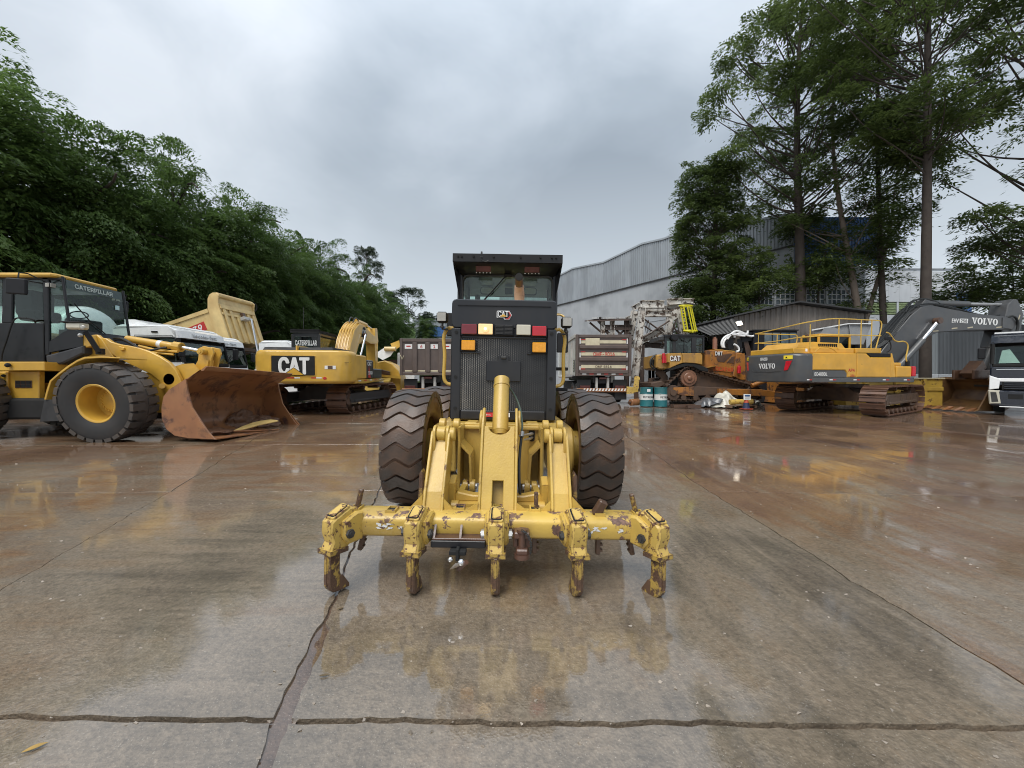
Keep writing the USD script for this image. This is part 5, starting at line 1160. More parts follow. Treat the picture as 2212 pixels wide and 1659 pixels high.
gp('tow_pin', MB().cyl((-.235, 2.50, .17), (-.18, 2.46, .235), .016, k=10), m_brown_hitch, parent=tb)
pc = gp('pintle_clevis', MB().bx(.12, .225, 2.53, 2.635, .355, .40, .008).bx(.135, .215, 2.50, 2.62, .262, .30, .012).bx(.118, .15, 2.56, 2.63, .29, .365, .006).bx(.195, .228, 2.56, 2.63, .29, .365, .006), m_brown_hitch)
gp('clevis_pin', MB().cyl((.175, 2.545, .25), (.175, 2.545, .415), .024, k=14).cyl((.175, 2.545, .402), (.175, 2.545, .42), .036, k=14), m_brown_hitch, parent=pc)
gp('clevis_jaw', MB().lathe([(.03, 0), (.052, 0), (.052, .03), (.03, .03)], (.175, 2.54, .235), (0, 0, 1), 20), m_brown_hitch, parent=pc)
cp = bez([(.17, 2.51, .425), (.20, 2.495, .41), (.225, 2.49, .37), (.232, 2.49, .31), (.228, 2.50, .275)], 14)
for k in range(13):
    a, b = cp[k], cp[k + 1]; mdl, dd = (a + b) / 2, (b - a) / np.linalg.norm(b - a); s1, s2, _ = frame_to(dd); sd = s1 if k % 2 else s2
    gp('chain_link', MB().tube([mdl + dd * .011 * math.cos(t) + sd * .007 * math.sin(t) for t in np.linspace(0, 2 * math.pi, 9)], .0028, 5), m_dark, parent=pc)
# ------------------------------------------------------------------ wheel loader, left, facing right
LX, LY = -8.75, 9.6
LD = Thing('wheel_loader', 'yellow wheel loader with dark cab and rusty bucket, cut by the left edge', 'wheel loader', (LX, LY, 0.12))
c5 = CR(0, 1000, 700, 1659)
c3 = CR(0, 950, 1200, 2212)
def lq(pts, Y, crop=c5): return [tuple(LD.local(crop(a, b, Y))[[0, 2]]) for a, b in pts]
def lplate(name, pts, Y, th, m, parent=None, ch=.012, crop=c5, smooth=35, label=None):
    """A plate facing the camera at depth Y, th thick away from it."""
    return LD.part(name, MB().prism(lq(pts, Y, crop), Y - LY, Y - LY + th, 'y', ch=ch), m, parent, label, smooth)
def lp(a, b, Y, crop=c5): return LD.local(crop(a, b, Y))
m_ly = worn('loader_yellow_paint', (0.56, 0.33, 0.045), (0.18, 0.09, 0.03), amount=0.14, dirt=(0.3, 0.15, 0.04), dirt_amt=0.35, scale=4, coat=.3, streak=1)
m_cab_black = plain('cab_black_panel', (0.012, 0.0125, 0.0145), 0.4, var=0.3, bump=.1, coat=.06, spec=.35)
m_cab_grey = plain('cab_grey_panel', (0.030, 0.031, 0.035), 0.5, var=0.25, bump=.15)
# wheels
WR, WW, WB = .865, .62, .40
blk = lambda s: .10 * abs(s)
lugA = MB(); lg1 = lugs(WR, WW, 26, .70, blk, spans=((-1, -.14), (.14, 1)), samples=6, base=.925, shoulder=.02, stagger=.5, seed=8); lugA = fix_out(lg1)
lugA.mb(MB().lathe([(WR * .93, -.30 * WW), (WR * .972, -.26 * WW), (WR * .98, 0), (WR * .972, .26 * WW), (WR * .93, .30 * WW)], (0, 0, 0), (1, 0, 0), 56))
fc = lp(870, 1228, 8.13 + .1)
def loader_wheel(x, side, y, zoff):
    node = LD.node('wheel', None, None, loc=(x, y, WR + zoff), rot=(0, 7, -90 if side < 0 else 90))
    LD.part('tyre', carcass(WR, WW, WB), m_tyre, parent=node, smooth=50)
    LD.part('tread', lugA, m_tyre_lug, parent=node, smooth=25)
    d, b = dish(WB, WW, .36, hub=.52, bolts=20)
    LD.part('rim', d, m_ly, parent=node, smooth=40); LD.part('wheel_bolts', b, m_ly, parent=node, smooth=False)
for y, side in ((8.13 + WW / 2 - LY, -1), (11.05 - WW / 2 - LY, 1)):
    zo = float(gz(y + LY)) - .12
    loader_wheel(fc[0], side, y, zo); loader_wheel(fc[0] - 3.35, side, y, zo)
LD.part('front_axle', MB().cyl((fc[0], -1.0, .82), (fc[0], 1.0, .82), .2), m_ly)
# chassis
YS = 8.95
lplate('step_box', [(-60, 845), (388, 845), (392, 855), (392, 922), (-60, 925)], 8.55, .75, m_ly)
lplate('side_frame', [(-60, 930), (345, 930), (345, 1310), (60, 1330), (-60, 1345)], 8.8, .12, m_ly)
lplate('panel_flange', [(-60, 940), (62, 940), (62, 1325), (-60, 1330)], 8.74, .055, m_ly)
for cy in (968, 1020, 1150): LD.part('bolt', MB().cyl(lp(30, cy, 8.70), lp(30, cy, 8.735), .035, k=10), m_void)
for a, b in ((75, 1125), (75, 1210), (75, 1290), (75, 1050)): LD.part('bolt', MB().cyl(lp(a, b, 8.77), lp(a, b, 8.795), .014, k=8), m_rust_dark)
lplate('grille_vent', [(132, 1012), (280, 1012), (280, 1078), (132, 1078)], 8.785, .012, m_rust_dark, ch=.003)
for k in range(3):
    for j in range(2): lplate('vent_opening', [(140 + k * 46, 1018 + j * 29), (178 + k * 46, 1018 + j * 29), (178 + k * 46, 1042 + j * 29), (140 + k * 46, 1042 + j * 29)], 8.778, .004, m_void, ch=0)
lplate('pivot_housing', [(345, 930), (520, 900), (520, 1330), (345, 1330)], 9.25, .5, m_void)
LD.part('pivot_pin', MB().cyl(lp(350, 1140, 9.0), lp(350, 1140, 9.25), .12, k=20).cyl(lp(350, 1140, 8.9), lp(350, 1140, 9.05), .085, k=20), m_rust_dark)
lplate('pivot_plate', [(345, 1260), (392, 1260), (370, 1345), (345, 1345)], 8.9, .5, m_ly)
lplate('frame_sill', [(-60, 1330), (350, 1315), (370, 1350), (-60, 1365)], 8.95, .8, m_rust_dark)
LD.part('rear_frame', MB().bx(-6.0, fc[0] - .9, -.55, .55, .55, 1.25, .02), m_ly)
LD.part('engine_hood', MB().bx(-6.2, -3.2, -.85, .85, 1.3, 2.55, .08), m_ly)
LD.part('counterweight', MB().bx(-6.6, -6.21, -1.2, 1.2, .7, 1.9, .06), m_ly)
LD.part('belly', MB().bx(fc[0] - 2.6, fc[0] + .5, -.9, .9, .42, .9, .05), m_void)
LD.part('front_frame', MB().bx(fc[0] - .7, fc[0] + .85, -.55, .55, .55, 1.5, .02), m_ly)
# tower carrying the arms
for Y in (9.0, 9.95):
    lplate('loader_tower', [(718, 612), (860, 604), (900, 640), (1005, 800), (1030, 900), (745, 900), (745, 790), (720, 700)], Y, .09, m_ly)
lplate('tower_block', [(718, 612), (800, 606), (830, 700), (722, 730)], 8.86, .14, m_ly)
# cab: frame, roof, panes
YA, YB_ = 8.85, 10.15
def lcabpost(name, pts, Y, th=.07, m=None): return lplate(name, pts, Y, th, m or m_cab_black, ch=.015)
for Y in (YA, YB_):
    lcabpost('cab_pillar', [(372, 92), (428, 92), (432, 785), (398, 790)], Y)
    lcabpost('cab_pillar', [(18, 100), (110, 100), (100, 500), (12, 500)], Y)
    lcabpost('cab_sill', [(-150, 500), (385, 500), (392, 845), (-150, 845)], Y)
    lcabpost('roof_rail', [(-150, 85), (560, 96), (560, 118), (-150, 108)], Y)
    lplate('corner_panel', [(432, 762), (440, 664), (624, 546), (738, 600), (738, 705)], Y, .07, m_cab_black, ch=0)
    lcabpost('cab_pillar', [(-150, 100), (-110, 100), (-100, 500), (-150, 500)], Y)
lplate('cowl', [(400, 790), (520, 760), (735, 700), (740, 770), (560, 855), (500, 872), (440, 868), (405, 840)], 8.80, 1.3, m_cab_grey, ch=.03)
for Y in (YA, YB_): lplate('side_window', [(108, 110), (374, 100), (388, 500), (98, 500)], Y + .03, .008, m_glass, ch=0)
for Y in (YA, YB_): lplate('corner_window', [(430, 108), (556, 108), (622, 545), (440, 662)], Y + .03, .008, m_glass, ch=0)
for Y in (YA, YB_): lplate('rear_side_window', [(-110, 110), (18, 110), (12, 500), (-100, 500)], Y + .03, .008, m_glass, ch=0)
w0_, w1_ = lp(556, 108, YA), lp(622, 555, YA); yb_ = YB_ + .07 - LY; ya_ = YA - LY
q = [w0_, w1_, np.array([w1_[0], yb_, w1_[2]]), np.array([w0_[0], yb_, w0_[2]])]
LD.part('windscreen', MB().add(q + [p - [.008, 0, 0] for p in q], [(0, 1, 2, 3), (4, 7, 6, 5)]), m_glass)
LD.part('cowl_front', MB().hull([w1_ + [0, .08, .0], w1_ + [-.35, .08, 0], w1_ + [.12, .08, -.28], w1_ + [-.35, .08, -.7]] + [np.array([p[0], yb_, p[2]]) for p in (w1_ + [0, 0, .0], w1_ + [-.35, 0, 0], w1_ + [.12, 0, -.28], w1_ + [-.35, 0, -.7])]), m_cab_black)
LD.part('windscreen_post', MB().tube([w0_ + [0, 0, .05], w1_], .028, 8), m_cab_black)
LD.part('windscreen_post', MB().tube([np.array([w0_[0], yb_, w0_[2] + .05]), np.array([w1_[0], yb_, w1_[2]])], .028, 8), m_cab_black)
rt = lp(480, 62, 8.78); zr = rt[2]
LD.part('cab_roof', MB().prism([(rt[0] - 2.2, 8.75 - LY), (rt[0] - .06, 8.75 - LY), (rt[0], 8.83 - LY), (rt[0] - .02, 10.2 - LY), (rt[0] - .1, 10.28 - LY), (rt[0] - 2.2, 10.28 - LY)], zr - .075, zr + .02, 'z', ch=.03), m_ly)
LD.part('roof_lining', MB().bx(rt[0] - 2.1, rt[0] - .08, YA - LY + .05, YB_ - LY, zr - .18, zr - .08, .02), m_cab_black)
LD.part('windscreen_band', MB().hull([w0_ + [.012, .05, 0], w0_ + [.004, .05, 0], w0_ * .82 + w1_ * .18 + [.012, .05, 0], w0_ * .82 + w1_ * .18 + [.004, .05, 0]] + [p + [0, yb_ - ya_ - .1, 0] for p in (w0_ + [.012, .05, 0], w0_ + [.004, .05, 0], w0_ * .82 + w1_ * .18 + [.012, .05, 0], w0_ * .82 + w1_ * .18 + [.004, .05, 0])]), plain('sunshade_band', (.06, .085, .085), .3))
up = (w0_ - w1_) / np.linalg.norm(w0_ - w1_)
LD.part('maker_lettering', MB().text('CATERPILLAR', .10, w0_ * .90 + w1_ * .10 + [.02, (yb_ - ya_) * .47, 0], (0, 1, 0), up, .004, True, width=.86), plain('pale_lettering', (.45, .52, .5), .5), smooth=False)
LD.part('windscreen_sticker', MB().box(w0_ * .62 + w1_ * .38 + [.014, (yb_ - ya_) * .84, 0], (.006, .10, .11)), plain('pale_blue_sticker', (.45, .65, .68), .5))
LD.part('wiper', MB().tube([w1_ + [.03, .75, -.02], w1_ + [.0, .42, .25], w1_ + [-.05, .12, .62]], .012, 6), m_void)
LD.part('seat', MB().prism(rrect(.5, .62, .1, 4, lp(280, 330, 9.4)[0], lp(280, 330, 9.4)[2]), 9.25 - LY, 9.7 - LY, 'y', ch=.05).prism(rrect(.5, .26, .08, 4, lp(290, 440, 9.4)[0] + .1, lp(290, 440, 9.4)[2]), 9.2 - LY, 9.75 - LY, 'y', ch=.05), m_black_dull)
sw = lp(740, 430, 9.6)
LD.part('steering_wheel', MB().tube([sw + [.06 * math.cos(t) - .1, .2 * math.sin(t), .2 * math.cos(t) * .4] for t in np.linspace(0, 6.2832, 20)], .015, 6), m_void)
LD.part('console', MB().bx(sw[0] - .1, sw[0] + .15, -.35, .35, sw[2] - .9, sw[2] - .12, .04), m_black_dull)
LD.part('grab_rail', MB().tube(bez([lp(20, 880, 8.72), lp(15, 800, 8.7), lp(60, 650, 8.7), lp(110, 500, 8.7), lp(130, 468, 8.7), lp(200, 455, 8.7), lp(300, 475, 8.72), lp(315, 500, 8.8)], 30), .016, 7), m_void)
LD.part('rail_foot', MB().sphere(lp(68, 875, 8.5), .05, 1), m_void)
LD.part('door_seam', MB().bx(lp(388, 500, 8.84)[0] - .01, lp(388, 500, 8.84)[0] + .005, YA - LY - .012, YA - LY - .003, lp(388, 835, 8.84)[2], lp(388, 510, 8.84)[2]), m_void)
def lmirror(c, s, arm, name='mirror'):
    p = LD.part(name, MB().box(c, s, .04, R=rotm(0, 0, 20)), m_black_dull)
    LD.part('mirror_arm', MB().tube(arm, .014, 6), m_void, parent=p)
lmirror(lp(150, 175, 8.35), (.33, .09, .34), [lp(160, 100, 8.4), lp(168, 52, 8.45), lp(250, 62, 8.6), lp(430, 150, 8.85)])
lmirror(lp(1095, 355, 10.75), (.2, .12, .32), [lp(1110, 300, 10.75), lp(1125, 255, 10.75), lp(1000, 225, 10.4)])
LD.part('mirror_stay', MB().tube([lp(170, 112, 8.4), lp(380, 150, 8.8)], .012, 6), m_void)
def wlamp(c, r):
    p = LD.part('cab_lamp', MB().box(c, (.1, .13, .11), .02), m_black_dull); LD.part('lens', MB().box(c + np.array([.054, 0, 0]), (.01, .11, .09), .003).box(c + np.array([0, -.068, 0]), (.085, .01, .085), .003), m_lamp_face, parent=p)
wlamp(lp(450, 168, 8.75), 0); wlamp(lp(1032, 292, 10.5), 0)
hl = LD.part('headlamp', MB().box(lp(690, 528, 8.55), (.36, .2, .16), .05), m_clear_lens)
LD.part('headlamp_lens', MB().sphere(lp(735, 540, 8.46), (.055, .03, .055)), m_lamp_face, parent=hl)
LD.part('headlamp_visor', MB().box(lp(670, 497, 8.55), (.45, .26, .03), .01), m_void, parent=hl)
LD.part('headlamp_arm', MB().tube([lp(760, 575, 8.6), lp(880, 760, 8.75)], .05, 8).box(lp(892, 755, 8.8), (.14, .1, .14), .01), m_black_dull, parent=hl)
LD.part('hose_reel', MB().sphere(lp(712, 610, 8.8), .045), m_zinc)
# fender over the near front wheel, and its twin
fo = [(390, 1182), (412, 1090), (440, 1012), (515, 945), (600, 880), (680, 830), (745, 802), (900, 797), (1066, 808)]
fi = [(1066, 816), (900, 812), (760, 818), (690, 845), (612, 895), (528, 958), (455, 1022), (430, 1100), (408, 1182)]
for Y in (8.22, 10.35): lplate('fender', fo + fi, Y, .62, m_ly, ch=.006)
for Y in (8.75, 10.35): lplate('fender_back', [(392, 1182), (440, 1020), (600, 890), (745, 810), (1060, 815), (1000, 900), (800, 900), (600, 1000), (520, 1182)], Y, .04, m_ly, ch=.004)
lplate('mudflap', [(392, 1186), (505, 1182), (520, 1330), (520, 1372), (352, 1378)], 8.25, .03, m_rubber, ch=.005)
# lift arms
arm_o = [(856, 650), (880, 628), (940, 636), (985, 668), (1060, 690), (1130, 700), (1230, 722), (1330, 755), (1420, 800), (1500, 852), (1560, 920), (1600, 1000), (1622, 1085), (1630, 1150), (1536, 1248), (1500, 1235), (1462, 1110), (1410, 1010), (1330, 950), (1230, 905), (1130, 855), (1040, 810), (980, 765), (930, 700)]
for Y in (9.02, 9.95): lplate('lift_arm', arm_o, Y, .10, m_ly, ch=.012)
lplate('arm_stop', [(1045, 712), (1055, 705), (1100, 722), (1098, 740), (1070, 745)], 8.98, .04, m_ly, ch=.005)
LD.part('arm_cross_tube', MB().cyl(lp(1500, 1000, 9.02), lp(1500, 1000, 9.02) + [0, 1.0, 0], .13, k=20), m_ly)
LD.part('cross_casting', MB().hull([lp(a, b, Y, c3) for a, b in ((1185, 790), (1260, 765), (1340, 760), (1400, 830), (1330, 905), (1240, 880)) for Y in (9.15, 9.85)]), m_ly)
LD.part('casting_block', MB().hull([lp(a, b, Y, c3) for a, b in ((1285, 800), (1345, 790), (1405, 815), (1345, 890), (1280, 870)) for Y in (9.05, 9.4)]), m_ly)
LD.part('arm_pin', MB().cyl(lp(1440, 1060, 8.9), lp(1440, 1060, 9.02), .06, k=14), m_ly)
# tilt cylinder and lever on the middle line
YT = 9.5
t0, t1, t2 = lp(880, 592, YT, c3), lp(1255, 650, YT, c3), lp(1425, 682, YT, c3)
LD.part('tilt_cylinder', MB().cyl(t0, t1, .085, k=24), m_ly, smooth=50)
LD.part('cylinder_band', MB().cyl(t0 + (t1 - t0) * .58, t0 + (t1 - t0) * .65, .0875, k=24), m_white)
LD.part('cylinder_head', MB().cyl(t0 + (t1 - t0) * .87, t1, .12, k=10), m_ly)
LD.part('cylinder_rod', MB().cyl(t1, t2, .045, k=16), m_chrome, smooth=50)
LD.part('feed_pipe', MB().tube([lp(960, 640, 9.4, c3), lp(1090, 672, 9.4, c3), lp(1230, 680, 9.4, c3)], .03, 8).tube([lp(960, 660, 9.35, c3), lp(1090, 690, 9.35, c3), lp(1200, 700, 9.35, c3)], .022, 8), m_ly)
LD.part('hose', MB().tube(bez([lp(1010, 640, 9.2), lp(1090, 640, 9.15), lp(1180, 690, 9.15), lp(1300, 745, 9.2), lp(1360, 740, 9.25), lp(1480, 720, 9.35)], 24), .026, 8).tube(bez([lp(1020, 655, 9.2), lp(1120, 665, 9.2), lp(1250, 730, 9.25), lp(1345, 745, 9.3)], 16), .022, 8), m_hose)
for dy in (-.14, .10): LD.part('bell_crank', MB().prism([tuple(lp(a, b, YT, c3)[[0, 2]]) for a, b in ((1385, 655), (1415, 642), (1475, 655), (1485, 690), (1470, 730), (1450, 830), (1452, 870), (1410, 880), (1345, 850), (1348, 790), (1375, 740), (1380, 700))], dy, dy + .05, 'y', ch=.01), m_ly)
LD.part('crank_pin', MB().cyl(t2 + [0, -.2, 0], t2 + [0, .2, 0], .075, k=20).cyl(t2 + [0, -.215, 0], t2 + [0, -.2, 0], .04, k=8), m_ly)
LD.part('crank_web', MB().hull([lp(a, b, YT, c3) + [0, d, 0] for a, b in ((1390, 740), (1460, 740), (1440, 840), (1360, 840)) for d in (-.085, .095)]), m_ly)
LD.part('push_link', MB().hull([lp(a, b, YT, c3) + [0, d, 0] for a, b in ((1380, 850), (1440, 860), (1330, 930), (1290, 900)) for d in (-.07, .07)]), m_ly)
# bucket
BX, BYc = -6.33, 9.77
bx0 = np.array([BX - LX, BYc - LY, 0.0])
bn = LD.node('bucket', None, 'rust-brown bucket lying open on the ground', loc=(bx0[0], bx0[1], 0.0), rot=(-1.6, 0, -4.4))
prof = [(0.02, .012), (-.55, .02), (-.86, .06), (-1.06, .20), (-1.17, .42), (-1.19, .68), (-1.16, .90), (-1.05, 1.05), (-.30, 1.50)]
inn = [(-.36, 1.50), (-1.03, 1.06 - .05), (-1.10, .86), (-1.13, .66), (-1.11, .43), (-1.01, .235), (-.83, .10), (-.54, .055), (0.0, .035)]
prof = [(a - .02, b) for a, b in prof]
bw = 1.45
LD.part('bucket_shell', MB().prism([(a, b) for a, b in prof + [(a - .02, b) for a, b in inn]], -bw, bw, 'y'), m_rust, parent=bn, smooth=40)
side = [(0.05, .005), (-.55, .02), (-.88, .07), (-1.08, .21), (-1.19, .42), (-1.21, .68), (-1.17, .92), (-1.05, 1.07), (-.66, 1.31), (-.62, 1.10), (-.50, .70), (-.30, .42), (-.12, .18)]
for s in (-1, 1): LD.part('bucket_side', MB().prism(side, s * bw, s * (bw + .04), 'y', ch=.006), m_rust, parent=bn)
LD.part('cutting_edge', MB().prism([(.10, .0), (.10, .02), (-.28, .045), (-.28, .005)], -bw - .05, bw + .05, 'y', ch=.003), m_rust, parent=bn)
for s in (-1, 1): LD.part('corner_wear_plate', MB().prism([(.09, .01), (-.30, .02), (-.33, .40), (-.28, .42), (-.10, .2)], s * (bw + .04), s * (bw + .075), 'y', ch=.004), m_rust, parent=bn)
LD.part('spill_guard', MB().prism([(-.34, 1.475), (-.28, 1.49), (-.20, 1.58), (-.235, 1.59), (-.35, 1.505)], -bw, bw, 'y', ch=.004), m_rust, parent=bn)
for s in (-1, 1): LD.part('wear_strip', MB().prism([(-.88, .055), (-1.0, .15), (-.50, .012), (-.88, .04)], s * bw * .9 - .1, s * bw * .9 + .1, 'y'), m_rust, parent=bn)
LD.part('hinge_lug', MB().prism([(-1.16, .3), (-1.45, .45), (-1.45, .62), (-1.16, .75)], -.60, -.50, 'y', ch=.01).prism([(-1.16, .3), (-1.45, .45), (-1.45, .62), (-1.16, .75)], .42, .52, 'y', ch=.01), m_rust, parent=bn)
def clod(c, s, seed):
    m = trimesh.creation.icosphere(4); v = np.array(m.vertices); v *= (.55 + .9 * meshkit.fbm(v * 2.1 + seed, 5, seed))[:, None]
    return MB().add(v * np.asarray(s) + np.asarray(c), m.faces)
m_clod = worn('caked_soil', (.12, .055, .027), (.06, .028, .016), amount=.5, wear_soft=.2, dirt=(.18, .09, .045), dirt_amt=.6, rough=.6, scale=6, bumpy=.8)
LD.part('mud_cake', clod((-.80, 1.05, .10), (.42, .42, .26), 4), m_clod, parent=bn, smooth=60); LD.part('mud_cake', clod((-.98, .55, .22), (.18, .5, .3), 9), m_clod, parent=bn, smooth=60); LD.part('mud_cake', clod((-.6, -.9, .06), (.45, .5, .12), 14), m_clod, parent=bn, smooth=60)
# a cut yellow plate left in the bucket
sp_ = gnd(520, 940)
pl = [(0, 0), (.25, .14), (.55, .26), (.80, .30), (1.02, .27), (1.10, .16), (1.10, .10), (.6, .06), (.2, -.02)]
SCR = Thing('scrap_plate', 'loose curved yellow steel offcut lying inside the rusty loader bucket', 'scrap plate', (-6.62, 9.15, .24), 58)
v, f = MB().prism(pl, -.012, .012, 'z', ch=.003).arr(); v = v @ rotm(14, -6, 0).T
SCR.part('plate', MB().add(v * [1.0, 1.35, 1], f), worn('pale_yellow_offcut', (.62, .44, .16), (.3, .15, .05), amount=.15, dirt_amt=.3))
SCR.part('edge_flange', MB().tube([(0, 0, 0), (.3, -.01, -.03), (.7, .08, -.06), (1.1, .13, -.08)], .02, 6), m_rust)
# ------------------------------------------------------------------ crawler excavators
def crawler(T, xs, length, R, width, n, rz, y0=0.0, m_frame=None, tilt_parts=None):
    """Two tracks in a frame turned by rz about the slew centre; shoes are pieces of each track."""
    m_frame = m_frame or m_dark
    for xc in xs:
        node = T.node('track', None, None, rot=(0, 0, rz))
        ya, yb = y0 - length / 2 + R, y0 + length / 2 - R
        t = (R + .03)
        P, Q, L = track_path(ya, yb, R, R, n)
        P[:, 1] -= 0; pitch = L / n
        for (y, z), (y2, z2) in zip(P, Q):
            tv = np.array([0, y2 - y, z2 - z]); tv /= np.linalg.norm(tv); nr = np.array([0, -tv[2], tv[1]])
            if nr[1] * (y - y0) * .3 + nr[2] * (z - R) < 0: nr = -nr
            Rm = np.column_stack([np.cross(tv, nr), tv, nr]); c = np.array([xc, y, z + .035])
            m = MB().box(c - nr * .012, (width, pitch * .86, .02), R=Rm)
            for g in (-.30, .30): m.box(c + tv * g * pitch + nr * .010, (width, .022, .045), R=Rm)
            m.box(c - nr * .05, (width * .22, pitch * .8, .055), R=Rm)
            T.part('track_shoe', m, m_track, parent=node, smooth=False)
        zc = R + .035; s = 1 if xc > 0 else -1
        T.part('track_frame', MB().prism([(ya + .15, zc + R * .42), (yb - .15, zc + R * .42), (yb, zc + .02), (yb - .1, zc - R * .30), (ya + .1, zc - R * .30), (ya, zc + .02)], xc - width * .36, xc + width * .36, 'x', ch=.03), m_frame, parent=node)
        T.part('track_guard', MB().bx(xc - width * .41, xc + width * .41, ya + .35, yb - .35, zc - R * .28, zc - R * .10, .02), m_frame, parent=node)
        for yy in (ya, yb):
            T.part('sprocket' if yy == ya else 'idler', MB().cyl((xc - width * .16, yy, zc), (xc + width * .16, yy, zc), R - .06, k=26, ch=.02).cyl((xc - width * .33, yy, zc), (xc + width * .33, yy, zc), R * .45, k=20, ch=.02), m_rust_dark, parent=node)
        for k in range(8):
            yy = ya + (yb - ya) * (k + .5) / 8
            T.part('roller', MB().cyl((xc - width * .40, yy, zc - R + .12), (xc + width * .40, yy, zc - R + .12), .10, k=14, ch=.01), m_rust_dark, parent=node)
        for k in range(2):
            yy = ya + (yb - ya) * (k + 1) / 3
            T.part('carrier_roller', MB().cyl((xc - width * .3, yy, zc + R - .10), (xc + width * .3, yy, zc + R - .10), .07, k=12), m_rust_dark, parent=node)
    T.part('car_body', MB().hull([(x, y, z) for x in (-1.1, 1.1) for y in (-.7, .7) for z in (.45, .75)] + [(x, y, 1.0) for x in (-.7, .7) for y in (-.7, .7)]), m_frame)
    T.part('slew_ring', MB().cyl((0, 0, .95), (0, 0, 1.12), .75, k=36), m_rust_dark)

# ---- yellow one, left of the grader, seen from behind
EX = Thing('excavator', 'yellow crawler excavator seen from behind, boom folded up, black letter plate on its tail', 'excavator', (-7.38, 16.0, float(gz(16.0))), 5.0, tilt=TILT)
m_ey = worn('excavator_yellow', (0.60, 0.36, 0.055), (0.25, 0.14, 0.04), amount=0.05, dirt=(0.36, 0.2, 0.06), dirt_amt=0.25, scale=4, coat=.4, rough=.34)
m_white_stripe = plain('white_reflective', (.72, .72, .7), .4, var=.06)
m_red_stripe = plain('red_reflective', (.45, .03, .025), .4, var=.1)
crawler(EX, (-1.27, 1.27), 4.6, .50, .74, 40, -11.0, .25)
TL, TB_ = -3.05, -2.2          # tail
cw = [(-1.60, TB_), (-1.60, -2.72), (-1.42, -2.98), (-1.1, TL), (1.1, TL), (1.42, -2.98), (1.60, -2.72), (1.60, TB_)]
def rounded_tail(T, plan, z0, z1, m, r=.12):
    """Counterweight: plan polygon with rounded upper edge."""
    p = np.array(plan); cen = p.mean(0); V = []
    for z, k in ((z0, .93), (z0 + r, 1.0), (z1 - r * 1.6, 1.0), (z1 - r * .5, .975), (z1, .92)):
        q = cen + (p - cen) * [k, k]; q[[0, -1], 1] = p[[0, -1], 1]
        V += [(a, b, z) for a, b in q]
    n = len(p); F = []
    for i in range(4):
        for j in range(n):
            a, b = i * n + j, i * n + (j + 1) % n
            F.append((a, b, b + n)); F.append((a, b + n, a + n))
    F += [(4 * n, 4 * n + j, 4 * n + j + 1) for j in range(1, n - 1)] + [(0, j + 1, j) for j in range(1, n - 1)]
    return T.part('counterweight', fix_out(MB().add(V, F)), m, smooth=50)
def ep(name, mb, m, parent=None, smooth=35, label=None):
    v, f = mb.arr(); v = v.copy(); z = v[:, 2]
    v[:, 2] = np.where(z < 1.2, z, np.interp(z, [1.2, 2.62, 2.75, 3.1, 6], [1.2, 2.27, 2.38, 2.95, 5.85]))
    return EX.part(name, MB().add(v, f), m, parent, label, smooth)
rounded_tail(EX, cw, 1.14, 2.27, m_ey)
ep('tail_seam', MB().bx(.72, 1.55, TL + .075, TL + .12, 2.06, 2.075), m_void)
pl_ = ep('letter_plate', MB().prism(rrect(1.38, .86, .03, 3, -.21, 1.92), TL - .014, TL - .001, 'y'), m_void)
ep('plate_frame', MB().tube([(x, TL - .004, z) for x, z in rrect(1.43, .92, .05, 3, -.21, 1.92)] + [(.505, TL - .004, 1.95)], .016, 6), m_ey, parent=pl_)
lt_ = MB()
for q_, (dx_, dz_) in enumerate(((0, 0), (.022, .006), (-.022, -.006), (.011, -.010), (-.011, .010))): lt_.text('CAT', .70, (-.19 + dx_, TL - .0145 - .0011 * q_, 1.92 + dz_), (1, 0, 0), (0, 0, 1), .004, True, width=.96)
ep('letters', lt_, m_white_stripe, parent=pl_, smooth=False)
ep('triangle', MB().prism([(-.56, 1.50), (.18, 1.50), (-.19, 1.85)], TL - .030, TL - .0212, 'y'), m_void, parent=pl_, smooth=False)
ep('triangle', MB().prism([(-.51, 1.515), (.13, 1.515), (-.19, 1.825)], TL - .038, TL - .0305, 'y'), m_yellow_new, parent=pl_, smooth=False)
def stripes(T, xs, z, y, h=.055, parent=None):
    for k, (a, b, c) in enumerate(xs): ep('reflector_strip', MB().bx(a, b, y - .006, y, z, z + h), m_red_stripe if c else m_white_stripe, smooth=False)
stripes(EX, [(-.70, -.52, 0), (-.52, -.18, 1), (-.18, 0, 0), (.36, .52, 1), (.52, .70, 0)], 1.36, TL - .001)
stripes(EX, [(.98, 1.10, 1), (1.10, 1.2, 0)], 1.43, TL + .04)
ep('round_reflector', MB().cyl((.80, TL + .02, 1.37), (.80, TL - .012, 1.37), .06, k=20), m_red_stripe)
ep('warning_label', MB().bx(.80, 1.16, TL - .006, TL - .001, 1.78, 1.93), m_white_stripe, smooth=False)
ep('label_picture', MB().bx(.90, 1.06, TL - .010, TL - .0065, 1.785, 1.925), m_rust_dark, smooth=False)
ep('warning_label', MB().bx(-1.5, -1.24, TL + .1, TL + .16, 1.60, 1.76), m_white_stripe, smooth=False)
ep('fleet_mark', MB().text('CLAP6', .1, (1.22, TL + .09, 2.05), (1, .3, 0), (0, 0, 1), .004, True), m_red_stripe, smooth=False)
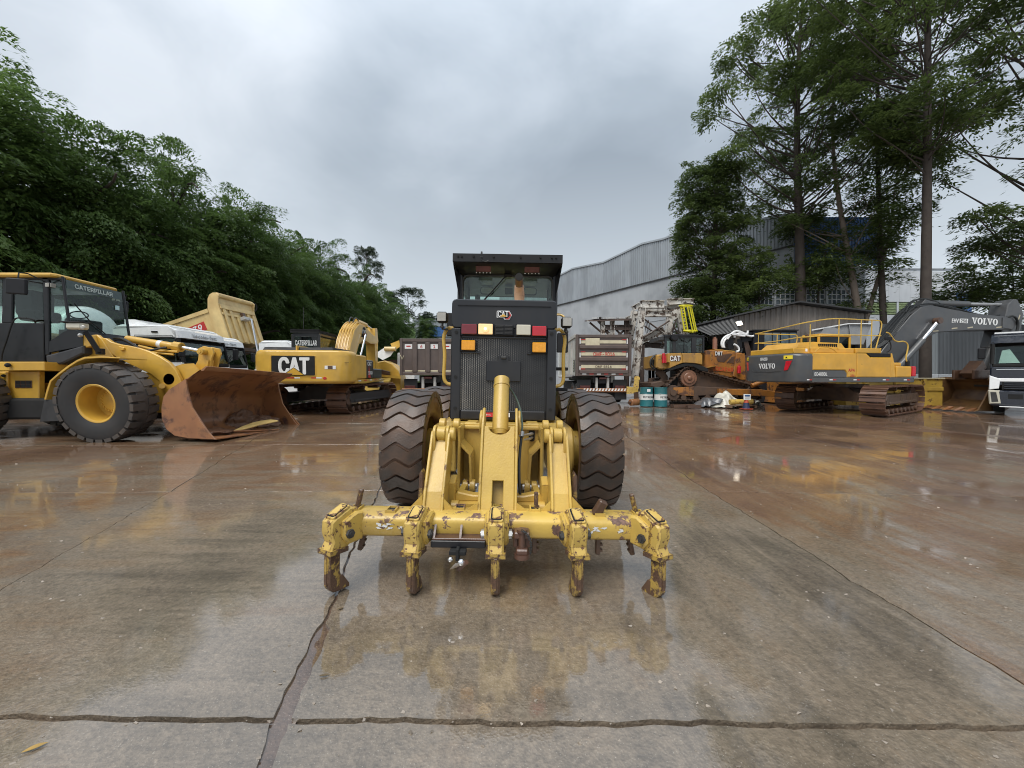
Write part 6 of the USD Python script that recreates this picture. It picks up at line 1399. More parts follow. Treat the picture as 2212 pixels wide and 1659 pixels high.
# deck and sides
ep('deck', MB().bx(-1.55, 1.55, TB_ + .01, 1.9, 1.12, 1.30, .02), m_ey)
ep('engine_hood', MB().hull([(x, y, z) for x in (-1.45, .95) for y in (-2.7, -.6) for z in (2.45,)] + [(x, y, 2.76) for x in (-1.38, .88) for y in (-2.55, -.7)]), m_black_dull)
ep('hood_rib', MB().bx(-.28, -.24, -2.72, -.7, 2.5, 2.79, .01), m_ey)
ep('side_panel', MB().bx(.6, 1.57, TB_ + .01, -.9, 1.31, 2.5, .05), m_ey)
ep('side_panel', MB().bx(.6, 1.57, -.88, .1, 1.31, 2.3, .05), m_black)
ep('model_decal', MB().hull([(1.578, -.7, 1.35), (1.574, -.7, 1.35), (1.578, -.6, 2.0), (1.574, -.6, 2.0), (1.578, -.35, 1.35), (1.574, -.35, 1.35)]), m_red_stripe)
ep('model_number', MB().text('336D', .17, (1.573, -.4, 1.62), (0, 1, 0), (0, 0, 1), .006, True), m_white_stripe, smooth=False)
ep('maker_badge', MB().text('CAT', .2, (1.573, -.5, 2.1), (0, 1, 0), (0, 0, 1), .006, True), m_white_stripe, smooth=False)
ep('tool_box', MB().bx(.75, 1.57, .12, 1.5, 1.31, 1.85, .04), m_black)
ep('tank', MB().bx(.4, .74, -.85, 1.3, 1.31, 2.3, .04), m_ey)
for k in range(5): ep('reflector_strip', MB().bx(1.555, 1.562, -1.9 + k * .75, -1.6 + k * .75, 1.2, 1.26), (m_white_stripe, m_red_stripe)[k % 2], smooth=False)
for k in range(4): ep('step_plate', MB().bx(1.1 + .0, 1.5, 1.55 + k * .16, 1.62 + k * .16, .85, 1.1, .01), m_white_stripe)
# cab on the left front
cx0, cx1, cy0_, cy1_ = -1.52, -.50, -.2, 1.75
cabf = MB()
for x in (cx0, cx1):
    for y in (cy0_, cy1_): cabf.bx(x - .05, x + .05, y - .05, y + .05, 1.3, 3.22, .02)
cabf.bx(cx0, cx1, cy0_ - .04, cy0_ + .04, 1.3, 2.66).bx(cx0, cx1, cy0_ - .04, cy0_ + .04, 3.12, 3.22).bx(cx1 - .04, cx1 + .04, cy0_, cy1_, 1.3, 2.3).bx(cx0 - .04, cx0 + .04, cy0_, cy1_, 1.3, 2.2).bx(cx0, cx1, cy0_, cy1_, 3.18, 3.26)
ep('cab_frame', cabf, m_black)
rw = ep('rear_window', MB().bx(cx0 + .06, cx1 - .06, cy0_ - .01, cy0_ + .0, 2.67, 3.11), m_glass_dark)
ep('lettering', MB().text('CATERPILLAR', .12, ((cx0 + cx1) / 2, cy0_ - .012, 2.96), (1, 0, 0), (0, 0, 1), .004, True, width=.84), m_white_stripe, parent=rw, smooth=False)
ep('side_window', MB().bx(cx1 + .01, cx1 + .02, cy0_ + .06, cy1_ - .06, 2.31, 3.11), m_glass)
ep('side_window', MB().bx(cx0 - .02, cx0 - .01, cy0_ + .06, cy1_ - .06, 2.21, 3.11), m_glass)
ep('front_window', MB().bx(cx0 + .06, cx1 - .06, cy1_, cy1_ + .01, 1.6, 3.11), m_glass)
gd = MB()
for k in range(7): gd.bx(cx0 - .02 + k * .17, cx0 + .01 + k * .17, cy0_ - .1, cy1_ + .35, 3.36, 3.39)
for y in (cy0_ - .1, .6, cy1_ + .32): gd.bx(cx0 - .06, cx1 + .06, y, y + .06, 3.32, 3.40)
gd.bx(cx0 - .06, cx1 + .06, cy0_ - .1, cy0_ - .06, 3.27, 3.42)
ep('roof_guard', gd, m_void, smooth=False)
ep('seat', MB().prism(rrect(.5, .7, .1, 3, -1.0, 2.2), .4, .55, 'y', ch=.04), m_black_dull)
ep('antenna', MB().tube([(-1.1, -.2, 3.3), (-1.08, -.25, 4.3)], .012, 5), m_dark)
# boom, stick, bucket in the middle plane
bxm = -.02
boomp = [(.55, 1.35), (.15, 1.75), (.9, 2.75), (1.7, 3.62), (2.5, 4.02), (3.3, 4.03), (4.6, 3.75), (5.85, 3.62), (5.95, 3.42), (5.7, 3.3), (4.4, 3.2), (3.2, 3.32), (2.4, 3.05), (1.75, 2.45), (1.15, 1.7)]
ep('boom', MB().prism(boomp, bxm - .33, bxm + .33, 'x', ch=.02), m_ey)
for k in range(5): ep('boom_pipe', MB().tube([(bxm - .24 + k * .12, a, b + .05) for a, b in bez([(.15, 1.75), (.9, 2.76), (1.7, 3.63), (2.5, 4.03), (3.3, 4.05)], 16)], .028, 6), m_ey)
ep('boom_hose', MB().tube(bez([(bxm - .1, 2.3, 4.05), (bxm - .1, 2.6, 4.32), (bxm - .05, 3.1, 4.1)], 10), .03, 6).tube(bez([(bxm + .08, 2.3, 4.05), (bxm + .1, 2.7, 4.3), (bxm + .1, 3.2, 4.1)], 10), .03, 6), m_hose)
for s in (-1, 1):
    ep('boom_cylinder', MB().cyl((bxm + s * .45, 1.1, 1.55), (bxm + s * .45, 2.1, 2.6), .10, k=18), m_black)
    ep('cylinder_rod', MB().cyl((bxm + s * .45, 2.1, 2.6), (bxm + s * .45, 3.0, 3.55), .055, k=14), m_chrome)
ep('boom_pin', MB().cyl((bxm - .5, 3.0, 3.55), (bxm + .5, 3.0, 3.55), .07, k=16), m_rust_dark)
ep('stick_cylinder', MB().cyl((bxm, 2.9, 4.22), (bxm, 4.7, 4.22), .10, k=18), m_ey)
ep('stick_cylinder_rod', MB().cyl((bxm, 4.7, 4.22), (bxm, 6.0, 4.1), .055, k=14), m_chrome)
ep('boom_decal', MB().prism([(2.7, 3.4), (3.6, 3.45), (3.4, 3.95), (3.0, 3.9)], bxm + .331, bxm + .335, 'x'), m_void)
ep('boom_lettering', MB().text('CAT', .22, (bxm + .336, 3.2, 3.67), (0, 1, 0), (0, 0, 1), .004, True), m_white_stripe, smooth=False)
stickp = [(5.65, 4.15), (6.05, 4.2), (6.25, 3.6), (6.15, 2.6), (5.95, 1.05), (5.7, 1.0), (5.62, 2.4), (5.5, 3.3)]
ep('stick', MB().prism(stickp, bxm - .24, bxm + .24, 'x', ch=.02), m_ey)
ep('bucket_cylinder', MB().cyl((bxm, 6.28, 3.6), (bxm, 6.3, 2.3), .085, k=16), m_black)
ep('bucket_cylinder_rod', MB().cyl((bxm, 6.3, 2.3), (bxm, 6.45, 1.5), .05, k=14), m_chrome)
m_by = worn('bucket_yellow_scraped', (.5, .33, .06), (.12, .06, .03), amount=.3, dirt=(.25, .14, .05), dirt_amt=.5, scale=3)
bkp = [(5.75, 1.05), (6.5, 1.3), (7.0, 1.0), (7.2, .55), (7.05, .2), (6.6, .06), (6.0, .04), (5.55, .10), (5.7, .5)]
ep('bucket', MB().prism(bkp, bxm - .70, bxm + .95, 'x', ch=.03), m_by)
for k in range(5): ep('bucket_tooth', MB().hull([(bxm - .6 + k * .36 + a, y, z) for a in (0, .1) for y, z in ((5.6, .04), (5.6, .16), (5.3, .03))]), m_rust_dark)

# ---- grey and yellow one on the right, boom reaching to the right
VX = Thing('excavator', 'yellow and dark grey crawler excavator with deck railings and a long grey boom', 'excavator', (13.95, 16.15, float(gz(16.15))), -82.0, tilt=TILT)
m_vy = worn('excavator_deep_yellow', (0.60, 0.315, 0.028), (0.3, 0.17, 0.05), amount=0.10, dirt=(0.40, 0.26, 0.08), dirt_amt=0.3, scale=3, coat=.3, rough=.38)
m_vg = worn('excavator_grey', (0.060, 0.064, 0.068), (0.12, 0.11, 0.10), amount=0.14, dirt=(0.10, 0.085, 0.07), dirt_amt=0.5, scale=3, coat=.25, rough=.38)
m_vboom = worn('grey_boom_paint', (0.050, 0.052, 0.056), (0.11, 0.10, 0.09), amount=0.12, dirt=(0.085, 0.075, 0.065), dirt_amt=0.45, scale=4, coat=.25, rough=.4)
m_rail = plain('yellow_rail', (.55, .36, .07), .4, var=.12)
crawler(VX, (-1.40, 1.40), 5.0, .52, .72, 44, 24.0, .45, worn('undercarriage_mud', (.09, .06, .045), (.04, .03, .025), amount=.5, wear_soft=.2, dirt=(.16, .095, .05), dirt_amt=.6))
def slab_text(h, o, right, up, width):
    """The word VOLVO in heavy slab-serif capitals."""
    P = shapely.Polygon; U = shapely.union_all
    def V(x): return U([P([(x + .02, 1), (x + .30, 1), (x + .56, .0), (x + .44, 0)]), P([(x + .72, 1), (x + .86, 1), (x + .58, 0), (x + .46, 0)]), shapely.box(x - .04, .88, x + .40, 1), shapely.box(x + .60, .88, x + .96, 1)])
    def O(x):
        e = shapely.Point(0, 0).buffer(1, 12); return shapely.affinity.translate(shapely.affinity.scale(e, .46, .52), x + .46, .5).difference(shapely.affinity.translate(shapely.affinity.scale(e, .20, .40), x + .46, .5))
    L = U([shapely.box(2.14, 0, 2.40, 1), shapely.box(2.06, .88, 2.50, 1), shapely.box(2.06, 0, 2.72, .12), P([(2.60, .1), (2.72, .1), (2.72, .36)])])
    m = MB(); r, u = np.array(right, float), np.array(up, float); r /= np.linalg.norm(r); u /= np.linalg.norm(u); k = width / 4.83
    for g in (V(0), O(1.02), L, V(2.82), O(3.86)):
        for q in getattr(g, 'geoms', [g]):
            t = trimesh.creation.extrude_polygon(q, .006, engine='earcut'); v = np.array(t.vertices)
            m.add(np.asarray(o, float) + ((v[:, :1] - 2.4) * k) * r + ((v[:, 1:2] - .5) * h) * u + v[:, 2:] * np.cross(r, u), t.faces)
    return m
# local axes: +y is the boom direction (picture right), +x is towards the camera
VT = -3.55
vcw = [(-1.55, -2.35), (-1.55, -2.9), (-1.38, -3.3), (-1.0, VT), (1.0, VT), (1.40, -3.28), (1.56, -2.9), (1.56, -2.35)]
def vp(name, mb, m, parent=None, smooth=35, label=None):
    v, f = mb.arr(); v = v.copy(); x, y, z = v.T
    v[:, 0] = x * .87
    v[:, 1] = np.interp(y, [-3.6, -2.34, 2.85], [-3.78, -2.97, 1.52])
    v[:, 2] = np.where(z < 2.32, 1.20 + (z - 1.08) * .887, 2.30 + (z - 2.32) * .88)
    return VX.part(name, MB().add(v, f), m, parent, label, smooth)
class _U:
    part = staticmethod(lambda name, mesh, m, smooth=35: vp(name, mesh, m, smooth=smooth))
rounded_tail(_U, vcw, 1.08, 2.32, m_vg, .08)
vp('tail_skirt', MB().hull([(a * .97, b, 1.28) for a, b in vcw] + [(a * .90, b * .985, 1.09) for a, b in vcw]), m_vg)
def tailtext(s, h, x, z, w=None): return MB().text(s, h, (x, VT - .003, z), (-1 * -1, 0, 0) if False else (1, 0, 0), (0, 0, 1), .006, True, width=w)
vp('maker_name', slab_text(.23, (.10, VT - .003, 1.80), (1, 0, 0), (0, 0, 1), .95), m_white_stripe, smooth=False)
vp('fleet_number', tailtext('EHV258', .13, -.08, 2.12, .40), m_white_stripe, smooth=False)
vp('tail_groove', MB().tube([(-.8, VT - .002, 1.62), (-.7, VT - .004, 1.55), (.3, VT - .004, 1.53), (.9, VT + .0, 1.56)], .012, 5), m_dark)
cx_, cy_ = 1.20, VT + .135
for s_, lab in ((1, 0), (-1, 1)):
    a = np.array([s_ * 1.02, VT - .004]); b = np.array([s_ * 1.34, VT + .22])
    def face(u, z, o=.012):
        p = a + (b - a) * u; n_ = np.array([s_ * .55, -.83]); return (p[0] + n_[0] * o, p[1] + n_[1] * o, z)
    vp('tail_light', MB().hull([face(u, z, o) for u, z in ((.25, 2.0), (.9, 2.02), (.05, 1.60), (.45, 1.62)) for o in (.004, .025)]), m_red)
    wl = vp('warning_sticker', MB().hull([face(u, z, o) for u, z in ((.0, 2.08), (.95, 2.08), (.0, 2.24), (.95, 2.24)) for o in (.004, .012)]), plain('yellow_sticker', (.7, .55, .03), .4), smooth=False)
    vp('warning_triangle', MB().add([face(.15, 2.12, .0135), face(.42, 2.12, .0135), face(.285, 2.20, .0135)], [(0, 1, 2), (0, 2, 1)]), m_void, parent=wl, smooth=False)
# side facing the camera (+x)
XS = 1.56
vp('side_door', MB().prism([(-2.33, 1.62), (-2.33, 2.34), (-.15, 2.34), (-.15, 1.32), (-.62, 1.32), (-.62, 1.50), (-.74, 1.62)], .9, XS, 'x', ch=.03), m_vy)
vp('side_door_grey', MB().prism([(-2.33, 1.32), (-2.33, 1.605), (-.76, 1.605), (-.64, 1.49), (-.64, 1.32)], .9, XS + .004, 'x', ch=.012), m_vg)
vp('side_door', MB().prism([(-.13, 1.32), (-.13, 2.34), (.35, 2.34), (.55, 2.18), (1.62, 2.18), (1.62, 1.32)], .9, XS, 'x', ch=.03), m_vy)
vp('anti_slip_top', MB().prism([(.38, 2.35), (.57, 2.20), (1.60, 2.20), (1.60, 2.35)], .9, XS - .01, 'x', ch=.01), m_black_dull)
vp('corner_panel', MB().prism([(1.64, 1.32), (1.64, 2.36), (1.70, 2.36), (1.82, 1.95), (1.9, 1.32)], .9, XS - .02, 'x', ch=.02), m_vy)
vp('front_box', MB().bx(.85, XS, 1.92, 2.72, 1.32, 1.80, .04), m_vy)
vp('front_step', MB().bx(.95, XS - .1, 1.93, 2.3, 1.81, 1.96, .03), m_vy)
vp('extinguisher', MB().cyl((XS - .02, 2.80, 1.36), (XS - .02, 2.80, 1.80), .10, k=16, ch=.03), m_red)
vp('skirt', MB().bx(.8, XS + .002, -2.34, 2.9, 1.10, 1.315, .02), m_vg)
vp('deck', MB().bx(-1.5, .78, -2.3, 2.3, 1.08, 1.3, .02), m_vg)
vp('body_core', MB().bx(-1.5, .88, -2.32, -.2, 1.31, 2.4, .03), m_vg)
for y in (-2.7, -1.5, -.3, 1.2, 2.3):
    vp('reflector_strip', MB().bx(XS + .003, XS + .008, y, y + .16, 1.19, 1.235), m_white_stripe, smooth=False); vp('reflector_strip', MB().bx(XS + .003, XS + .008, y + .165, y + .33, 1.19, 1.235), m_red_stripe, smooth=False)
vp('model_number', MB().text('EC480DL', .135, (XS + .005, -1.93, 1.45), (0, 1, 0), (0, 0, 1), .004, True, width=.62), m_white_stripe, smooth=False)
vp('fleet_mark', MB().text('APA', .12, (XS + .001, -.40, 1.62), (0, 1, 0), (0, 0, 1), .004, True), m_red_stripe, smooth=False)
vp('fleet_mark', MB().text('258', .085, (XS + .001, -.36, 1.39), (0, 1, 0), (0, 0, 1), .004, True), m_red_stripe, smooth=False)
vp('panel_grip', MB().tube(bez([(XS - .06, -2.2, 2.36), (XS - .05, -2.15, 2.43), (XS - .05, -1.2, 2.43), (XS - .05, -1.12, 2.36)], 16), .018, 6), m_vy)
# upper yellow housings
vp('deck_housing', MB().bx(-1.42, 1.1, -3.0, -2.0, 2.33, 2.58, .03), m_vy)
vp('deck_housing', MB().bx(-1.42, 1.1, -1.98, .25, 2.36, 2.60, .03), m_vy)
vp('engine_cover', MB().hull([(x, y, 2.605) for x in (-1.2, .85) for y in (-2.45, .05)] + [(x, y, 2.84) for x in (-1.1, .75) for y in (-2.2, -.05)] + [(x, -1.5, 2.88) for x in (-1.1, .75)]), m_vy)
sl = MB()
for k in range(10): sl.bx(.80, .835, -1.3 + k * .10, -1.25 + k * .10, 2.66, 2.79)
vp('vent_slots', sl, m_void, smooth=False)
vp('deck_light', MB().bx(1.09, 1.115, -1.95 - .3, -1.85 - .3, 2.42, 2.54, .01), m_white)
vp('walkway_plate', MB().bx(-.2, 1.15, .27, 1.62, 2.38, 2.60, .02), m_vy)
# railings
def rail(pts, r=.024, name='railing'): vp(name, MB().tube(pts, r, 7), m_rail)
rail(bez([(1.12, -2.75, 3.60), (1.12, -2.0, 3.72), (1.12, -1.0, 3.86), (1.12, -.6, 3.88)], 10)); rail([(1.12, -.6, 3.88), (1.12, 1.45, 3.84)]); rail(bez([(1.12, 1.45, 3.84), (1.12, 1.58, 3.80), (1.12, 1.62, 3.70), (1.12, 1.62, 2.6)], 12))
rail([(1.12, -2.75, 3.02), (1.12, -.6, 3.18), (1.12, 1.6, 3.16)])
for y, z in ((-2.05, 3.6), (-.6, 3.88), (.55, 3.86), (1.1, 3.85)): rail([(1.12, y, 2.55), (1.12, y, z)], .022, 'rail_post')
rail([(-1.35, -2.75, 3.42), (-1.35, -.4, 3.42)]); rail(bez([(-1.35, -.4, 3.42), (-1.35, -.28, 3.38), (-1.35, -.25, 3.25), (-1.35, -.25, 2.6)], 10)); rail([(-1.35, -2.75, 2.95), (-1.35, -.5, 2.95)])
for y in (-2.5, -1.4): rail([(-1.35, y, 2.55), (-1.35, y, 3.42)], .022, 'rail_post')
rail([(1.12, -2.75, 3.60), (0, -2.8, 3.5), (-1.35, -2.75, 3.42)]); rail([(1.12, -2.75, 3.02), (0, -2.8, 2.95), (-1.35, -2.75, 2.95)])
rail(bez([(1.3, 1.66, 3.30), (1.3, 1.85, 3.22), (1.3, 2.1, 2.95), (1.3, 2.3, 2.9), (1.3, 2.65, 2.9), (1.3, 2.78, 2.82), (1.3, 2.82, 2.6), (1.3, 2.84, 2.0)], 24), .028, 'grab_bar')
vp('bar_foot', MB().bx(1.22, 1.38, 2.78, 2.92, 1.80, 2.05, .02), m_void)
# cab on the far side
vc = MB()
for x in (-1.5, -.55):
    for y in (.15, 1.9): vc.bx(x - .05, x + .05, y - .05, y + .05, 1.3, 3.25, .02)
vc.bx(-1.5, -.5, .15, 1.95, 3.26, 3.40, .04).bx(-.59, -.51, .2, 1.85, 1.3, 2.6).bx(-1.54, -1.46, .2, 1.85, 1.3, 2.3).bx(-1.45, -.6, .11, .19, 1.3, 2.75)
vp('cab_frame', vc, m_vy)
vp('side_window', MB().bx(-.56, -.55, .22, 1.84, 2.6, 3.25), m_glass_dark); vp('rear_window', MB().bx(-1.45, -.6, .14, .15, 2.76, 3.25), m_glass); vp('side_window', MB().bx(-1.5, -1.49, .22, 1.84, 2.3, 3.25), m_glass)
vp('seat', MB().prism(rrect(.5, .8, .1, 3, .8, 2.55), -1.2, -.8, 'x', ch=.04), plain('grey_green_seat', (.06, .09, .085), .8))
vp('exhaust_stack', MB().tube(bez([(-.2, -.75, 2.85), (-.2, -.75, 3.1), (-.25, -.85, 3.3)], 8), .07, 10), m_rust_dark)
vp('side_mirror', MB().box((1.35, 1.70, 3.02), (.08, .36, .15), .03), m_black_dull)
vp('mirror_arm', MB().tube(bez([(1.3, 1.7, 2.42), (1.36, 1.78, 2.5), (1.37, 1.8, 2.8), (1.35, 1.75, 2.95)], 10), .022, 6), m_void)
# boom
vx0 = .10
vb = [(.7, 1.5), (.75, 2.0), (1.6, 3.0), (2.5, 3.95), (3.0, 4.32), (3.5, 4.42), (5.5, 4.15), (7.6, 4.02), (8.0, 3.75), (7.7, 3.48), (5.5, 3.42), (3.9, 3.30), (3.2, 3.02), (2.5, 2.5), (1.5, 1.5)]
VX.part('boom', MB().prism(vb, vx0 - .36, vx0 + .36, 'x', ch=.02), m_vboom)
VX.part('boom_end_plate', MB().prism([(7.15, 3.55), (7.15, 3.98), (7.65, 3.98), (7.95, 3.75), (7.65, 3.5)], vx0 + .361, vx0 + .385, 'x', ch=.004), m_vboom)
VX.part('maker_name', slab_text(.27, (vx0 + .362, 6.25, 3.80), (0, 1, -.03), (0, .03, 1), 1.36), m_white_stripe, smooth=False)
VX.part('fleet_number', MB().text('EHV', .16, (vx0 + .362, 4.72, 3.80), (0, 1, 0), (0, 0, 1), .006, True, width=.34), m_white_stripe, smooth=False)
pt = VX.part('number_plate', MB().bx(vx0 + .361, vx0 + .366, 4.95, 5.37, 3.71, 3.89), m_white_stripe, smooth=False)
VX.part('plate_digits', MB().text('258', .13, (vx0 + .3665, 5.16, 3.80), (0, 1, 0), (0, 0, 1), .004, True), m_dark, parent=pt, smooth=False)
for y, z in ((3.75, 3.30), (4.7, 3.43), (5.5, 3.48), (7.0, 3.52)): VX.part('reflector_strip', MB().box((vx0 + .363, y, z + .05), (.005, .28, .05), R=rotm(-math.degrees(math.atan2(-.05, .4)) * 1)), plain('faded_strip', (.45, .40, .28), .5), smooth=False)
for k in range(4):
    VX.part('boom_pipe', MB().tube([(vx0 - .2 + .13 * k, a, b + .07) for a, b in bez([(.75, 2.05), (1.6, 3.02), (2.5, 3.98), (3.0, 4.34), (3.5, 4.44), (5.5, 4.18), (7.3, 4.06)], 30)], .028, 6), m_hose)
for k in range(3): VX.part('hose_bundle', MB().tube(bez([(vx0 + .1 + k * .09, .7, 2.5), (vx0 + .25 + k * .07, 1.2, 2.75), (vx0 + .25 + k * .06, 1.9, 3.4), (vx0 + .2 + k * .05, 2.6, 4.1)], 16), .03, 6), m_hose)
for k in range(2): VX.part('boom_hose', MB().tube(bez([(vx0 + .1 * k, 2.6, 4.15), (vx0 + .1 * k, 3.0, 4.62), (vx0 + .1 * k, 3.7, 4.72), (vx0 + .1 * k, 4.3, 4.55)], 14), .03, 6), m_hose)
for s in (-1, 1):
    VX.part('boom_cylinder', MB().cyl((vx0 + s * .48, 1.7, 1.7), (vx0 + s * .48, 2.95, 2.95), .12, k=18, ch=.01), m_vg)
    VX.part('cylinder_rod', MB().cyl((vx0 + s * .48, 2.95, 2.95), (vx0 + s * .48, 3.65, 3.72), .065, k=14), m_chrome)
    VX.part('cylinder_eye', MB().cyl((vx0 + s * .37, 3.68, 3.76), (vx0 + s * .58, 3.68, 3.76), .13, k=16), m_rust_dark)
VX.part('stick_cylinder_bracket', MB().prism([(3.2, 4.38), (3.5, 4.70), (3.75, 4.66), (3.95, 4.36)], vx0 - .15, vx0 + .15, 'x', ch=.01), m_vboom)
VX.part('stick_cylinder', MB().cyl((vx0, 3.55, 4.58), (vx0, 5.9, 4.60), .12, k=18, ch=.01), m_vg)
VX.part('stick_cylinder_rod', MB().cyl((vx0, 5.9, 4.60), (vx0, 7.75, 4.62), .065, k=14), m_zinc)
# stick hanging down, bucket on the ground
vs = [(7.55, 4.58), (7.85, 4.82), (8.05, 4.80), (8.40, 4.2), (8.30, 3.6), (7.85, 2.2), (7.40, 1.0), (6.85, 1.0), (6.85, 1.6), (7.10, 2.8), (7.30, 3.5)]
VX.part('stick', MB().prism(vs, vx0 - .30, vx0 + .30, 'x', ch=.02), m_vboom)
VX.part('stick_sticker', MB().box((vx0 + .303, 7.62, 2.62), (.005, .18, .32), R=rotm(18)), plain('yellow_sticker', (.7, .55, .03), .4), smooth=False)
VX.part('stick_strip', MB().box((vx0 + .303, 8.15, 4.0), (.005, .05, .3), R=rotm(-20)), plain('faded_strip', (.45, .40, .28), .5), smooth=False)
VX.part('bucket_cylinder', MB().cyl((vx0, 7.35, 3.2), (vx0, 6.85, 1.8), .11, k=16), m_vg)
for k in range(3): VX.part('stick_rib', MB().tube([(vx0 - .2 + k * .2, 7.30, 3.0), (vx0 - .2 + k * .2, 7.0, 1.6)], .04, 6), m_dark)
VX.part('stick_hose', MB().tube(bez([(vx0 + .3, 7.4, 3.95), (vx0 + .42, 7.75, 4.0), (vx0 + .42, 7.9, 3.7), (vx0 + .4, 7.85, 3.3), (vx0 + .36, 7.8, 3.0)], 14), .045, 7), m_hose)
m_bkt = worn('earthy_bucket_steel', (.16, .082, .035), (.07, .035, .02), amount=.5, wear_soft=.2, dirt=(.32, .18, .05), dirt_amt=.5, rough=.5, scale=2, coat=.2)
bo = [(7.3, 1.05), (7.0, 1.18), (6.1, 1.10), (5.9, 1.0), (5.35, .18), (5.0, .04), (5.6, .02), (6.6, .02), (7.35, .30), (7.6, .70)]
bi = [(7.25, .95), (7.0, 1.08), (6.1, 1.02), (5.95, .95), (5.42, .17), (5.5, .08), (6.6, .09), (7.25, .34), (7.45, .70)]
def vb_(name, mb, m, parent=None, smooth=35):
    v, f = mb.arr(); return VX.part(name, MB().add(v * [1.12, 1, 1.22] + [0, -.45, 0], f), m, parent, smooth=smooth)
vb_('bucket_shell', MB().prism([(7.3, 1.05), (6.95, 1.16), (6.9, 1.08), (7.22, .98), (7.45, .70), (7.25, .34), (6.6, .09), (5.3, .08), (5.2, .02), (6.6, .02), (7.35, .30), (7.6, .70)], vx0 - .95, vx0 + .95, 'x', ch=.01), m_bkt)
for s in (-1, 1): vb_('bucket_side', MB().prism([(7.3, 1.05), (6.95, 1.16), (6.2, 1.12), (5.95, 1.02), (5.55, .40), (5.25, .05), (6.6, .03), (7.33, .32), (7.56, .70)], vx0 + s * .95, vx0 + s * 1.0, 'x', ch=.01), m_bkt)
vb_('bucket_hinge', MB().bx(vx0 - .34, vx0 - .26, 6.2, 7.2, 1.1, 1.42, .02).bx(vx0 + .26, vx0 + .34, 6.2, 7.2, 1.1, 1.42, .02), m_rust_dark)
vb_('bucket_link', MB().hull([(vx0 + x, y, z) for x in (-.2, .2) for y, z in ((6.35, 1.3), (6.9, 1.75), (7.1, 1.5), (6.6, 1.15))]), m_rust_dark)
for k in range(6): vb_('bucket_tooth', MB().hull([(vx0 - .92 + k * .34 + a, y, z) for a in (0, .15) for y, z in ((5.35, .02), (5.35, .14))] + [(vx0 - .89 + k * .34 + a, 4.95, .02) for a in (0, .09)]), m_rust)
# ------------------------------------------------------------------ trucks
m_tw = plain('truck_white', (.80, .81, .81), .28, var=.05, coat=.5)
m_cream = worn('cream_tipper_paint', (.62, .46, .20), (.30, .15, .05), amount=.16, wear_soft=.12, dirt=(.42, .24, .08), dirt_amt=.6, scale=2, streak=1, coat=.2)
m_brownbody = worn('brown_tipper_paint', (.085, .062, .054), (.16, .10, .07), amount=.12, dirt=(.15, .11, .085), dirt_amt=.5, scale=3, coat=.15)
m_dwhite = worn('dirty_white_tipper', (.50, .49, .46), (.22, .17, .12), amount=.2, wear_soft=.08, dirt=(.3, .25, .2), dirt_amt=.6, scale=3, streak=1)
m_tape = worn('cream_tape', (.58, .52, .36), (.25, .18, .1), amount=.2, dirt=(.35, .28, .18), scale=6)
m_mudguard = plain('mudguard_black', (.02, .02, .021), .6, var=.3, bump=.1)
def truck_wheels(T, ys, xs=(-1.0, 1.0), r=.52, w=.30, m_rim=None, dual=False):
    for y in ys:
        for x in xs:
            s = 1 if x > 0 else -1
            node = T.node('wheel', None, None, loc=(x, y, r), rot=(0, 0, 0 if s > 0 else 180))
            T.part('tyre', carcass(r, w, r * .56, 32), m_tyre, parent=node, smooth=50)
            d, b = dish(r * .56, w, .12, k=24); T.part('rim', d, m_rim or m_dark, parent=node, smooth=40)
m_cabin_grey = plain('cabin_trim_grey', (.22, .22, .215), .8)
